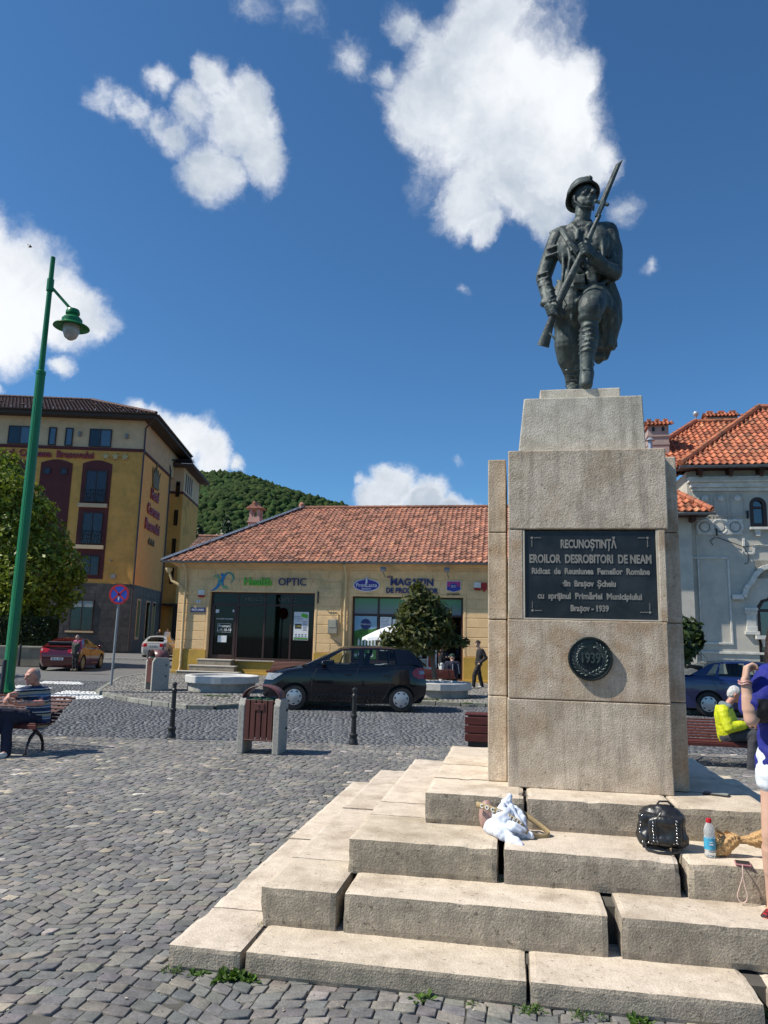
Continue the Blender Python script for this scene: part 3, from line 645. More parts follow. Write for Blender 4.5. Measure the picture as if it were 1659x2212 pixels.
for i, (x, y, z, s, k, lab) in enumerate([(1620,2110,.02,.05,60,'grass strip in the gap at the right end of the bottom step, upper part'),(1640,2150,.0,.05,60,'grass strip in the gap at the right end of the bottom step, lower part'),(1655,2195,.0,.05,50,'grass tuft at the lower right corner of the photo'),
    (1092,1905,.326,.045,34,'grass tuft below the open joint of the third step'),(1480,1925,.33,.03,26,'moss tuft in the right open joint of the third step'),(1330,1950,.2,.03,40,'moss and dead leaves in the wide joint of the second step'),(728,1995,.12,.025,18,'moss speck at the foot of the left joint of the second step'),(562,1998,.12,.03,6,'single grass blade at the left corner of the second step')]):
    p = gz(x, y, z); weed(p.x, p.y, z, s, lab, k, seed=40+i, group='grass in the open joints of the memorial steps')
for i, (x, y, s, lab) in enumerate([(470,1505,.16,'green grass fringe along the foot of the left planter'),(925,1512,.15,'green grass fringe by the foot of the right planter'),(950,1517,.12,'grass fringe on the kerb behind the black car'),(1010,1520,.12,'grass fringe on the kerb right of the black car'),(372,1596,.05,'moss ring around the foot of the left bollard'),(208,1487,.10,'dry weed tuft on the kerb corner by the sign post'),(268,1496,.05,'little moss patch on the pavement between sign and bin')]):
    p = gz(x, y, .05 if y < 1590 else 0); o = weed(p.x, p.y, p.z, s*.45, lab, 120 if s > .1 else 40, seed=80+i, group='weeds on the far pavement'); o.scale = (5 if i < 2 else 3 if i < 4 else 1, 1.2, 1)

# pale chips and droppings lying on the setts near the steps
g = np.random.default_rng(12); bch = MB()
for k in range(190):
    t_ = g.uniform(-3.4, 2.6); n_ = 3.95-abs(g.normal(0, .45)) if g.random() < .6 else g.uniform(3.2, 8); 
    if n_ > 3.95 and t_ > -1.9: t_ = -2.0-abs(g.normal(0, .8))
    p = G(t_, n_, .003); s_ = g.uniform(.003, .009); q = g.uniform(.4, 1.1); bch.col = (q, q*.95, q*.85); n0 = len(bch.v)
    a = g.uniform(0, 6.28, 6); a.sort(); bch.prism([(p.x+s_*math.cos(x)*g.uniform(.6, 1.3), p.y+s_*math.sin(x)) for x in a], p.z, p.z+s_*.5)
tag(bch.build('stone_chips', mat('pale chips', (.55, .53, .47), (.4, .37, .3), 40, .9, attr='col'), fix=False), 'pale stone chips and droppings scattered over the setts', kind='stuff')
# ================================================================== BUILDINGS
def tile_roof(b, poly, tw=.22, th=.30, pal=((1, 1, 1),), wts=None, lip=.03, arc=.02, seed=1, var=.12, jit=.004, row_off=False):
    """poly: coplanar 3D points, first edge = eave. Rows of lapped tiles as real relief."""
    g = random.Random(seed); P = [Vector(p) for p in poly]; O = P[0]; U = (P[1]-P[0]).normalized(); nn = None
    for k in range(2, len(P)):
        nn = U.cross(P[k]-P[0])
        if nn.length > .1: break
    nn.normalize(); 
    if nn.z < 0: nn = -nn
    Vv = nn.cross(U); 
    if (P[2]-P[0]).dot(Vv) < 0: Vv = -Vv
    uv = [((p-O).dot(U), (p-O).dot(Vv)) for p in P]; us = [q[0] for q in uv]; vs = [q[1] for q in uv]
    def inside(u, v):
        c = False; n = len(uv)
        for i in range(n):
            (x0, y0), (x1, y1) = uv[i], uv[(i+1) % n]
            if (y0 > v) != (y1 > v) and u < (x1-x0)*(v-y0)/(y1-y0)+x0: c = not c
        return c
    b.col = (.5, .45, .42); b.add([p-nn*.03 for p in P], [tuple(range(len(P)))])
    nr = int(max(vs)/th)+1
    for r in range(nr):
        k0 = int(min(us)/tw)-1; k1 = int(max(us)/tw)+2; ro = (r % 2)*.5 if row_off else g.uniform(-.04, .04)
        for k in range(k0, k1):
            u0 = (k+ro)*tw; v0 = r*th
            if not inside(u0+tw/2, v0+th/2): 
                # clip sloping ends: shrink to a half tile
                if inside(u0+tw*.8, v0+th*.5): u0 += tw*.35
                elif not inside(u0+tw*.25, v0+th*.5): continue
            c = g.choices(pal, wts)[0]; q = g.gauss(1, var); b.col = (c[0]*q, c[1]*q, c[2]*q)
            j = g.gauss(0, jit); w0 = tw*.965
            def pt(u, v, h): return O + U*u + Vv*v + nn*(h+j)
            row = []
            for v, h in ((v0-.02, lip), (v0+th, .004)):
                row.append([pt(u0, v, h+arc*.2), pt(u0+w0*.28, v, h-arc*.5), pt(u0+w0*.5, v, h-arc*.5), pt(u0+w0*.78, v, h+arc), pt(u0+w0, v, h+arc*.7)])
            fr = [p-nn*lip for p in row[0]]
            b.grid([fr, row[0], row[1]])
    b.col = (1, 1, 1)
def ridge_caps(b, p, q, r=.11, L=.36, col=(1, 1, 1), var=.15, seed=3):
    g = random.Random(seed); p, q = Vector(p), Vector(q); n = max(1, int((q-p).length/L)); d = (q-p)/n
    for i in range(n):
        k = g.gauss(1, var); b.col = (col[0]*k, col[1]*k, col[2]*k); b.tube([p+d*i, p+d*(i+1.06)], [r*1.08, r*.92], 8)
    b.col = (1, 1, 1)
m_tile = mat('clay tiles', (.47, .225, .15), (.31, .14, .095), 5, .85, .004, 60, attr='col', stain=(.22, .12, .085), sscale=1.1)
m_tileo = mat('orange clay tiles', (.50, .165, .08), (.33, .105, .055), 6, .8, .004, 60, attr='col', stain=(.16, .09, .06), sscale=1.3)
m_tileb = mat('brown tiles', (.085, .045, .038), (.05, .03, .028), 6, .75, .003, 60, attr='col')
m_zinc = mat('zinc sheet', (.42, .46, .52), (.33, .37, .42), 4, .45, 0, metal=.5)
m_gut = mat('grey gutter', (.20, .22, .24), (.14, .15, .17), 3, .45, 0, metal=.4)
m_cream = mat('cream plaster', (.82, .56, .29), (.73, .49, .25), 2.2, .9, .004, 35, stain=(.50, .37, .20), sscale=.9, grain=.07, gscale=14)
m_ochre = mat('ochre plinth', (.52, .32, .055), (.44, .27, .05), 2.5, .85, .004, 35, stain=(.30, .19, .05), sscale=1.1)
m_wood = mat('dark brown frame', (.045, .018, .014), (.03, .012, .01), 20, .45)
m_roomd = mat('dim interior', (.05, .045, .04), (.03, .027, .024), 1.2, .9)
m_glass = glassmat('shop glass', (.36, .37, .37), -.015)
m_dglass = glassmat('dark glass', (.30, .32, .34), .10)
m_metalw = mat('white enamel', (.72, .72, .70), None, 5, .4); m_black = mat('black paint', (.012, .012, .013), (.02, .02, .02), 6, .45)
m_paper = mat('white paper', (.74, .76, .78)); m_navy = mat('navy letters', (.020, .035, .15), None, 5, .5); m_green = mat('green letters', (.12, .47, .03), None, 5, .45)
# ---------------------------------------------------------------- shop house
sh, so_ = groot('shop_house', 'low cream shop house with rusticated walls and weathered red tile roof', 'building', -14.3, 30.3)
FN = 30.3
def sb(name, mats=m_cream, parent=sh, **k):
    class _B: pass
    b = MB(so_); return b
b = MB(so_)
op = [(-12.85, -8.2, .67, 3.52), (-6.6, -2.0, .10, 3.42)]
xs_ = [-14.3, -12.85, -8.2, -6.6, -2.0, 4.2]
for a, c in ((-14.3, -12.85), (-8.2, -6.6), (-2.0, 4.2)): b.box(a, c, FN, FN+.35, 0, 4.75)
b.box(-12.85, -8.2, FN, FN+.35, 0, .67); b.box(-12.85, -8.2, FN, FN+.35, 3.52, 4.75); b.box(-6.6, -2.0, FN, FN+.35, 3.42, 4.75); b.box(-6.6, -2, FN, FN+.35, 0, .10)
b.box(-14.3, -13.95, FN+.35, 40.3, 0, 4.75); b.box(3.9, 4.2, FN+.35, 40.3, 0, 4.75); b.box(-14.3, 4.2, 40.0, 40.3, 0, 4.75)
b.build('wall', m_cream, sh)
b = MB(so_); g = random.Random(4)
cz = [1.06+.382*k for k in range(8)]
def course(a, c, z0, z1, k, mn=.55):
    L = c-a; n = max(1, round(L/1.0))
    if L < 2: n = 1 if (k % 2) else 2
    e = [a+L*i/n+(g.uniform(-.06, .06)+(.3 if k % 2 and n > 2 else 0) if 0 < i < n else 0) for i in range(n+1)]
    for i in range(n): b.box(e[i]+.012, e[i+1]-.012, FN-.018, FN+.01, z0+.011, z1-.011)
for (a, c) in ((-14.3, -12.97), (-8.08, -6.72), (-1.88, 4.2)):
    for k, z in enumerate(cz):
        if z+.38 < 3.6+.5: course(a, c, z, z+.382, k)
for (a, c, zt) in ((-14.3, 4.2, 0),):
    for k, z in enumerate((4.12,)):
        e = a
        while e < c-.1: n_ = min(c, e+g.uniform(.75, 1.0)); b.box(e+.012, n_-.012, FN-.018, FN+.01, z+.01, z+.36); e = n_
# flat arch stones over the shop fronts
for (a, c, z) in ((-12.97, -8.08, 3.60), (-6.72, -1.88, 3.52)):
    n = 13; L = c-a
    for i in range(n):
        u0 = a+L*i/n; u1 = a+L*(i+1)/n; mid = (a+c)/2; s0 = (u0-mid)*.09; s1 = (u1-mid)*.09
        b.prism([(u0+.014-s0*0, z), (u1-.014, z), (u1+s1*.9-.014, 4.09), (u0+s0*.9+.014, 4.09)], FN-.018, FN+.01, 'y')
b.build('rusticated_blocks', m_cream, sh, bevel=.012, fix=True)
b = MB(so_)
for (a, c) in ((-14.36, -12.88), (-8.16, -6.64), (-1.98, 4.2)): b.box(a, c, FN-.06, FN+.05, 0, 1.05); b.box(a-.02, c+.02 if c < 4 else c, FN-.10, FN, 0, .16)
b.box(-12.88, -8.16, FN-.06, FN-.001, 0, .62); b.box(-12.88, -8.16, FN-.10, FN-.061, 0, .16)
b.box(-14.38, -14.3, FN+.05, 40.3, 0, 1.05); b.build('plinth', m_ochre, sh, bevel=.01)
b = MB(so_); z = 4.50
for k, (d, h) in enumerate(((.06, .05), (.10, .05), (.17, .06), (.24, .05), (.34, .05))): b.box(-14.3-d, 4.2, FN-d, FN-.002, z, z+h-.003); z += h
for (a, c, t_) in ((-12.97, -8.08, 3.60), (-6.72, -1.88, 3.5)):
    b.box(a, a+.09, FN-.03, FN+.2, .67 if a < -9 else .1, t_); b.box(c-.09, c, FN-.03, FN+.2, .67 if a < -9 else .1, t_); b.box(a+.09, c-.09, FN-.03, FN+.2, t_-.09, t_)
b.build('cornice', m_cream, sh, bevel=.008)
b = MB(so_); b.box(-9.35, -8.75, FN-.068, FN-.05, .22, .46); b.build('cellar_grille', m_black, sh)
# roof
EV = FN-.47; RN = 35.3; EZ = 4.80; RZ = 8.02; tl = -14.95
pal = [(1, 1, 1), (1.18, 1.1, 1.02), (.82, .8, .8), (.45, .42, .40), (1.15, 1.2, 1.05), (.65, .6, .58)]; wt = [46, 22, 26, 4, 7, 14]
rb = MB(so_); inset = RN-EV
tile_roof(rb, [(tl, EV, EZ), (4.6, EV, EZ), (4.6, RN, RZ), (tl+inset*.83, RN, RZ)], .225, .262, pal, wt, lip=.035, arc=.03, seed=2, var=.11)
tile_roof(rb, [(tl, 40.8, EZ), (tl, EV, EZ), (tl+inset*.83, RN, RZ)], .225, .262, pal, wt, lip=.035, arc=.03, seed=5)
rb.col = (.8, .8, .8); rb.add([(tl, 40.8, EZ), (4.6, 40.8, EZ), (4.6, RN, RZ), (tl+inset*.83, RN, RZ)], [(0, 1, 2, 3)])
ridge_caps(rb, (tl+inset*.83, RN, RZ+.02), (4.6, RN, RZ+.02), .10, .40, (.62, .58, .52), .2)
rb.build('roof', m_tile, sh, fix=False)
b = MB(so_); b.box(tl, 4.5, EV+.02, FN-.3, 4.74, 4.77); b.build('soffit', mat('soffit boards', (.16, .10, .06)), sh)
b = MB(so_); d_ = Vector((tl, EV, EZ+.05)); e_ = Vector((tl+inset*.83, RN, RZ+.07)); b.bar(d_, e_, .34, .03); b.bar(d_+Vector((0, 0, .03)), e_+Vector((0, 0, .03)), .07, .05); b.build('hip_flashing', m_zinc, sh)
b = MB(so_); b.lathe([(.16, 0), (.16, .18), (.10, .26), (0, .3)], (tl+inset*.83, RN, RZ+.02), 8); b.build('ridge_finial', m_tile, sh)
def gutter(b, p, q, r=.075):
    p, q = Vector(p), Vector(q); d = (q-p).normalized(); s = d.cross(Vector((0, 0, 1)))
    rows = []
    for pp in (p, q): rows.append([pp+s*math.cos(a)*r+Vector((0, 0, math.sin(a)*r)) for a in np.linspace(PI, 2*PI, 9)] + [pp+s*math.cos(a)*(r-.008)+Vector((0, 0, math.sin(a)*(r-.008))) for a in np.linspace(2*PI, PI, 9)])
    b.grid(rows)
    L = (q-p).length; n = int(L/1.1)
    for k in range(n+1): c = p+d*(L*k/max(n, 1)); b.tube([c+s*math.cos(a)*(r+.006)+Vector((0, 0, math.sin(a)*(r+.006))) for a in np.linspace(PI, 2*PI, 7)], .012, 5)
b = MB(so_); gutter(b, (tl, EV-.07, EZ-.02), (4.6, EV-.07, EZ-.02)); b.build('gutter', m_gut, sh)
m_pipe = mat('cream downpipe', (.62, .46, .24), (.55, .4, .2), 6, .5)
b = MB(so_)
for (t_, top) in ((-13.95, 4.70), (-6.86, 4.70)):
    b = MB(so_); b.tube([(t_, EV-.05, top), (t_, EV+.05, top-.12), (t_, FN-.17, top-.42), (t_, FN-.11, top-.6), (t_, FN-.11, .35), (t_, FN-.2, .15)], .058, 12)
    for z in (.5, 1.3, 2.4, 3.4): b.lathe([(.068, z), (.068, z+.05)], (t_, FN-.11, 0), 12)
    b.build('downpipe', m_pipe, sh, True)
b = MB(so_); b.tube([(-14.75, EV+.3, 4.4), (-14.6, EV+.35, 3.95), (-14.1, EV+.25, 3.72), (-13.98, FN-.12, 3.5)], .058, 10); b.lathe([(.07, 4.3), (.15, 4.45), (.15, 4.5)], (-14.75, EV+.3, 0), 12)
b.build('downpipe', m_pipe, sh, True)
b = MB(so_); b.tube([(-8.05, FN-.02, 3.97), (-7.15, FN-.03, 3.97), (-7.05, FN-.03, 3.9), (-7.05, FN-.03, 1.9), (-7.2, FN-.03, 1.72), (-7.5, FN-.03, 1.72)], .02, 6)
b.tube([(-7.6, FN-.03, 2.75), (-7.25, FN-.03, 2.75), (-7.16, FN-.03, 2.66), (-7.16, FN-.03, 1.8)], .018, 6); b.tube([(-13.3, FN-.02, 4.04), (-8.05, FN-.02, 3.97)], .012, 6); b.build('conduit', m_pipe, sh)
# chimney
cx = gn(552, 1133, 36.6); b = MB(so_); b.box(cx[0]-.30, cx[0]+.30, 36.3, 36.9, 6.2, 7.75); b.box(cx[0]-.35, cx[0]+.35, 36.25, 36.95, 7.48, 7.55)
for a in (-.27, .13): b.box(cx[0]+a, cx[0]+a+.14, 36.33, 36.47, 7.75, 8.2); b.box(cx[0]+a, cx[0]+a+.14, 36.7, 36.87, 7.75, 8.2)
b.box(cx[0]-.27, cx[0]+.27, 36.33, 36.87, 8.16, 8.22)
ch = b.build('chimney', mat('pink render', (.50, .31, .27), (.42, .26, .22), 4, .9, .003, 40), sh)
b = MB(so_); b.prism([(cx[0]-.45, 8.22), (cx[0]+.45, 8.22), (cx[0], 8.52)], 36.2, 37.0, 'y'); b.tube([(cx[0], 36.15, 8.52), (cx[0], 37.05, 8.52)], .07, 8); b.build('chimney_cap', m_tile, ch)
# shop front 1
def frame_grid(b, a, c, z0, z1, vs, hs, y, wd=.08, dp=.08):
    b.box(a, a+wd, y, y+dp, z0, z1); b.box(c-wd, c, y, y+dp, z0, z1); b.box(a+wd, c-wd, y, y+dp, z1-wd, z1); b.box(a+wd, c-wd, y, y+dp, z0, z0+wd)
    for v in vs: b.box(v-wd/2, v+wd/2, y+.002, y+dp-.002, z0+wd, z1-wd)
    for h in hs: b.box(a+wd, c-wd, y+.004, y+dp-.004, h-wd/2, h+wd/2)
YF = FN+.16
b = MB(so_); frame_grid(b, -12.85, -8.2, .67, 3.52, [-11.62, -10.42, -9.25], [2.98], YF); b.box(-12.79, -12.66, YF-.01, YF+.06, .7, 2.92); b.box(-11.78, -11.67, YF-.01, YF+.06, .7, 2.92)
b.box(-12.66, -11.78, YF-.01, YF+.06, .7, .85)
f1 = b.build('shop_front', m_wood, sh, bevel=.006)
b = MB(so_); b.box(-12.8, -8.25, YF+.035, YF+.04, .7, 3.48); b.build('shop_pane', m_glass, f1)
b = MB(so_); b.box(-12.9, -8.15, 33.6, 33.7, .5, 3.6); b.box(-12.95, -12.86, FN+.36, 33.6, .5, 3.6); b.box(-8.19, -8.1, FN+.36, 33.6, .5, 3.6); b.box(-12.9, -8.15, FN+.36, 33.6, .55, .64); b.box(-12.9, -8.15, FN+.36, 33.6, 3.6, 3.68); b.build('interior', m_roomd, sh)
b = MB(so_); b.box(-10.35, -9.1, 31.5, 32.1, 1.32, 1.37); b.box(-10.2, -10.15, 31.6, 32.0, .64, 1.32); b.box(-9.3, -9.25, 31.6, 32.0, .64, 1.32); b.box(-11.0, -10.2, 33.2, 33.5, .64, 2.3); b.box(-12.3, -11.9, 33.2, 33.5, .64, 2.0); b.build('shop_furniture', mat('pale furniture', (.30, .27, .22)), sh)
bi, bo = groot('bicycle', 'dark bicycle standing behind the glass of the optician window', 'bicycle', -10.3, 31.15, .64)
b = MB(bo)
for c in (-10.85, -9.85): b.tube([(c+.31*math.cos(a), 31.15, .96+.31*math.sin(a)) for a in np.linspace(0, 2*PI, 25)], .014, 6)
b.build('wheel', m_black, bi); b = MB(bo)
for p, q in (((-10.85, .96), (-10.62, 1.42)), ((-10.62, 1.38), (-10.05, 1.38)), ((-10.62, 1.32), (-10.35, .94)), ((-10.35, .94), (-10.05, 1.4)), ((-10.35, .94), (-9.85, .96)), ((-10.05, 1.4), (-9.85, .96))): b.tube([(p[0], 31.15, p[1]), (q[0], 31.15, q[1])], .014, 6)
b.tube([(-10.62, 31.15, 1.42), (-10.6, 31.15, 1.56), (-10.7, 31.15, 1.58)], .012, 6); b.box(-10.15, -9.93, 31.1, 31.2, 1.5, 1.54); b.build('frame', mat('pale bicycle paint', (.35, .35, .36)), bi)
# stickers and notices of shop front 1
yg = YF+.028
o = text('window_lettering', 'Program', .15, m_paper, Vector((-12.2-so_[0], yg-so_[1], 2.06)), parent=f1, depth=.002, off=.003)
text('window_lettering', 'L-V: 10-18', .15, m_paper, Vector((-12.2-so_[0], yg-so_[1], 1.90)), parent=f1, depth=.002, off=.003)
text('window_lettering', 'Consultatii oftalmologice', .075, m_paper, Vector((-12.2-so_[0], yg-so_[1], 2.37)), parent=f1, depth=.002, off=.001)
text('window_lettering', 'HEALTH      OPTIC', .22, mat('dim letters', (.10, .09, .08)), Vector((-10.2-so_[0], yg-so_[1], 3.22)), parent=f1, depth=.002, off=.002, sx=1.25)
b = MB(so_)
for (x0, x1, z0, z1) in ((-12.50, -11.92, 1.80, 1.81), (-12.50, -11.92, 2.16, 2.17), (-12.51, -12.5, 1.8, 2.17), (-11.92, -11.91, 1.8, 2.17)): b.box(x0, x1, yg-.002, yg+.002, z0, z1)
b.build('window_lettering', m_paper, f1)
b = MB(so_); b.box(-12.47, -12.07, yg-.004, yg, 1.38, 1.66); b.box(-12.63, -12.48, yg-.004, yg, 2.62, 2.76); b.box(-11.86, -11.79, yg-.004, yg, 2.66, 2.76); b.build('paper_notice', m_paper, f1)
b = MB(so_); b.box(-9.12, -8.48, yg-.006, yg, 1.55, 2.72); ps = b.build('poster', m_paper, f1)
b = MB(so_); b.box(-9.10, -8.50, yg-.009, yg-.0065, 1.57, 1.66); b.box(-9.07, -8.78, yg-.009, yg-.0065, 2.02, 2.22); b.build('poster_print', mat('dark print', (.02, .04, .05)), ps)
b = MB(so_)
for k in range(7): b.box(-8.72, -8.54, yg-.009, yg-.0065, 1.95+.06*k, 1.975+.06*k)
for k in range(2):
    for j in range(4): b.box(-9.05+.14*j, -8.97+.14*j, yg-.009, yg-.0065, 1.76-.07*k, 1.80-.07*k)
b.build('poster_print', mat('blue grey print', (.12, .18, .30)), ps)
b = MB(so_); b.lathe([(.09, 0), (.09, .004)], (-8.72, yg-.006, 2.58), 14, Matrix.Rotation(PI/2, 3, 'X')); b.lathe([(.09, 0), (.09, .004)], (-8.6, yg-.0065, 2.55), 14, Matrix.Rotation(PI/2, 3, 'X')); b.box(-9.10, -8.50, yg-.012, yg-.0095, 1.60, 1.63); b.build('poster_print', m_green, ps)
text('poster_print', '1590', .12, mat('yellow print', (.6, .5, .05)), Vector((-8.93-so_[0], yg-.010-so_[1], 2.12)), parent=ps, depth=.001)
join_text('poster_print', [('SCHIMBA-TI', .075, Vector((-8.93-so_[0], yg-.007-so_[1], 2.52)), dict(depth=.001)), ('OCHELARII', .075, Vector((-8.93-so_[0], yg-.007-so_[1], 2.43)), dict(depth=.001)), ('VECHI', .075, Vector((-8.96-so_[0], yg-.007-so_[1], 2.34)), dict(depth=.001))], m_navy, ps)
# shop front 2
b = MB(so_); frame_grid(b, -6.6, -2.0, .10, 3.42, [-5.5, -4.35, -3.12], [2.66], YF); b.box(-6.52, -4.4, YF, YF+.07, .18, .8); f2 = b.build('shop_front', m_wood, sh, bevel=.006)
b = MB(so_); b.box(-6.55, -4.38, YF+.035, YF+.04, .8, 2.62); b.build('shop_pane', m_glass, f2)
m_fg = bpy.data.materials.new('frosted transom'); m_fg.use_nodes = True; t_ = m_fg.node_tree; bb = t_.nodes['Principled BSDF']; tcn = N(t_, 'ShaderNodeTexCoord'); sx_ = N(t_, 'ShaderNodeSeparateXYZ', i={0: tcn.outputs['Object']})
mrn = N(t_, 'ShaderNodeMapRange', i={'Value': sx_.outputs['Z'], 'From Min': 2.75, 'From Max': 3.35}); t_.links.new(mixc(t_, mrn.outputs[0], (.15, .18, .20), (.07, .24, .09)), bb.inputs['Base Color']); bb.inputs['Roughness'].default_value = .35
b = MB(so_)
for a, c in ((-6.53, -5.54), (-5.46, -4.39), (-4.31, -3.16), (-3.08, -2.08)): b.box(a, c, YF+.03, YF+.04, 2.70, 3.34)
b.build('transom_pane', m_fg, f2)
b = MB(so_); b.box(-6.7, -1.9, 33.6, 33.7, 0, 3.6); b.box(-6.75, -6.65, FN+.36, 33.6, 0, 3.6); b.box(-1.99, -1.9, FN+.36, 33.6, 0, 3.6); b.box(-6.7, -1.9, FN+.36, 33.6, 0, .07); b.box(-6.7, -1.9, FN+.36, 33.6, 3.5, 3.58); b.build('interior', m_roomd, sh)
b = MB(so_); g = random.Random(3)
for k in range(5): b.col = (1, 1, 1); b.box(-4.2, -2.1, 33.2, 33.5, .5+.45*k, .53+.45*k)
for k in range(60):
    z = .53+.45*g.randrange(5); x = g.uniform(-4.15, -2.2); c = g.choice([(1, 1, 1), (2.2, 2, 1.7), (.6, 1.2, .8), (2, .6, .5), (.8, 1, 2)]); b.col = c; b.box(x, x+.09, 33.22, 33.3, z, z+g.uniform(.12, .3))
b.build('shelves', mat('shelf goods', (.13, .12, .11), attr='col'), sh)
# milk poster in the first pane
b = MB(so_); b.mi = 0; b.box(-6.5, -5.56, yg-.006, yg, 1.78, 2.6); b.mi = 1; b.prism([(-6.5, .85), (-5.56, .85), (-5.56, 1.78), (-6.5, 1.78)], yg-.006, yg, 'y'); b.prism([(-6.5, 1.7), (-5.56, 1.75), (-5.56, 2.12), (-5.8, 2.06), (-6.1, 2.1), (-6.5, 1.98)], yg-.009, yg-.0065, 'y')
mp = b.build('dairy_poster', [mat('poster sky', (.16, .33, .50), (.28, .42, .50), 2), mat('poster meadow', (.06, .20, .03), (.03, .10, .02), 4)], f2)
b = MB(so_)
for k in range(6): x = -6.34+.135*k; b.box(x, x+.07, yg-.014, yg-.010, 1.40+.01*(k % 2), 1.62); b.box(x+.02, x+.05, yg-.014, yg-.010, 1.62, 1.68)
for k in range(5): x = -6.42+.17*k; b.lathe([(.07, 0), (.07, .004)], (x, yg-.010, 1.0+.05*(k % 2)), 12, Matrix.Rotation(PI/2, 3, 'X'))
b.build('poster_print', m_paper, mp)
b = MB(so_); b.lathe([(.22, 0), (.22, .004)], (-6.03, yg-.010, 2.27), 20, Matrix.Rotation(PI/2, 3, 'X')); me_ = b.build('poster_print', m_navy, mp); me_.scale = (1, 1, 1)
text('poster_print', 'ProdLacta', .10, m_paper, Vector((-6.03-so_[0], yg-.018-so_[1], 2.27)), parent=mp, depth=.002)
b = MB(so_); b.box(-5.42, -4.95, yg-.006, yg, 1.95, 2.58); b.box(-4.9, -4.45, yg-.006, yg, 1.9, 2.5); b.box(-5.4, -5.1, yg-.006, yg, 1.2, 1.8); b.build('paper_notice', m_paper, f2)
b = MB(so_)
for k in range(9): b.box(-5.38, -5.0+random.uniform(-.08, 0), yg-.009, yg-.0065, 2.02+.06*k, 2.035+.06*k)
b.build('paper_notice', mat('grey print', (.2, .2, .22)), f2)
b = MB(so_); b.box(-13.0, -11.55, FN-.55, FN-.062, .05, .64); b.build('doorstep', mat('step stone', (.30, .25, .19), (.2, .17, .13), 6, .85), sh)
b = MB(so_); b.box(-13.03, -11.5, FN-.57, FN-.04, .64, .68); b.box(-13.25, -11.2, FN-.92, FN-.55, .40, .44); b.box(-13.6, -10.9, FN-1.3, FN-.92, .18, .215); b.build('doorstep', mat('pale step slab', (.5, .46, .4)), sh, bevel=.006)
b = MB(so_); b.box(-13.2, -11.25, FN-.9, FN-.56, .05, .40); b.box(-13.55, -10.95, FN-1.28, FN-.93, .03, .18); b.build('doorstep', MATS['step stone'], sh)
b = MB(so_); b.box(-12.85, -8.2, FN-.14, FN+.14, .62, .69) if 0 else b.box(-11.5, -8.2, FN-.16, FN+.14, .63, .67); b.build('window_sill', MATS['pale step slab'] if 'pale step slab' in MATS else m_paper, sh)
# ---- fixtures and signs on the shop house (each its own thing)
def onwall(name, label, cat, t, z, group=None, n=FN-.02): return groot(name, label, cat, t, n, z, group)
r, o_ = onwall('shop_sign', 'raised green and navy lettering of the optician above its shop window', 'sign', -10.0, 3.97)
text('lettering', 'Health', .46, m_green, Vector((-.72, -.03, -.02)), parent=r, depth=.035, off=.014, sx=1.02)
text('lettering', 'OPTIC', .44, m_navy, Vector((.80, -.03, -.02)), parent=r, depth=.03, off=.001, sx=.98)
r, o_ = onwall('sign_emblem', 'blue and green swoosh figure emblem left of the optician lettering', 'sign', -12.35, 3.97)
b = MB()
def arcb(b, cx, cz, r, a0, a1, w0, w1, y=-.03, n=14):
    L = []
    for i in range(n+1):
        s = i/n; a = a0+(a1-a0)*s; ww = w0+(w1-w0)*s if w1 >= 0 else w0*math.sin(PI*s)+.008; L.append((cx+(r+ww)*math.cos(a), cz+(r+ww)*math.sin(a), cx+(r-ww)*math.cos(a), cz+(r-ww)*math.sin(a)))
    rows = [[(p[0], y, p[1]), (p[2], y, p[3]), (p[2], y+.03, p[3]), (p[0], y+.03, p[1])] for p in L]; b.grid(rows, True)
arcb(b, -.52, .0, .42, R(-85), R(45), .05, -1); arcb(b, .42, -.02, .40, R(100), R(225), .055, -1); b.ball((0, -.02, .27), (.07, .02, .07)); b.build('emblem', mat('emblem blue', (.02, .22, .50)), r)
b = MB(); arcb(b, .28, .12, .24, R(-60), R(150), .03, -1, -.034); arcb(b, -.15, -.28, .22, R(0), R(100), .045, -1, -.032); b.build('emblem', mat('emblem teal', (.10, .34, .30)), r)
b = MB(); b.prism([(-.40, .20), (-.20, .12), (-.02, -.02), (-.12, .22), (-.3, .26)], -.04, -.03, 'y'); b.prism([(.05, -.2), (.2, -.2), (.36, -.33), (.1, -.33)], -.04, -.03, 'y'); b.build('emblem', mat('emblem green', (.22, .42, .22)), r)
def ellipse(b, cx, cz, rx, rz, y0, y1, n=32): b.prism([(cx+rx*math.cos(2*PI*k/n), cz+rz*math.sin(2*PI*k/n)) for k in range(n)], y0, y1, 'y')
r, o_ = onwall('shop_sign', 'violet oval dairy sign with white rim and a small mountain', 'sign', -5.99, 3.88)
b = MB(); ellipse(b, 0, -.02, .56, .26, -.06, 0); b.prism([(-.42, .05), (-.15, .20), (0, .33), (.14, .2), (.42, .05)], -.06, 0, 'y'); b.build('sign_rim', m_paper, r)
b = MB(); ellipse(b, 0, -.02, .52, .225, -.07, -.06); b.prism([(-.36, .06), (-.14, .18), (0, .29), (.13, .18), (.36, .06)], -.072, -.061, 'y'); b.build('sign_face', mat('violet sign', (.06, .045, .30)), r)
text('lettering', 'ProdLacta', .22, m_paper, Vector((0, -.076, -.02)), parent=r, depth=.004, off=.002); text('lettering', 'BRAȘOV', .10, m_paper, Vector((0, -.076, -.17)), parent=r, depth=.004, off=.001)
b = MB(); b.box(-.035, .035, -.08, -.073, .06, .22); b.prism([(-.05, .22), (.05, .22), (0, .28)], -.08, -.073, 'y'); b.build('tower_mark', m_paper, r)
r, o_ = onwall('shop_sign', 'navy block letters on the cream wall above the treetop', 'sign', -4.1, 3.84)
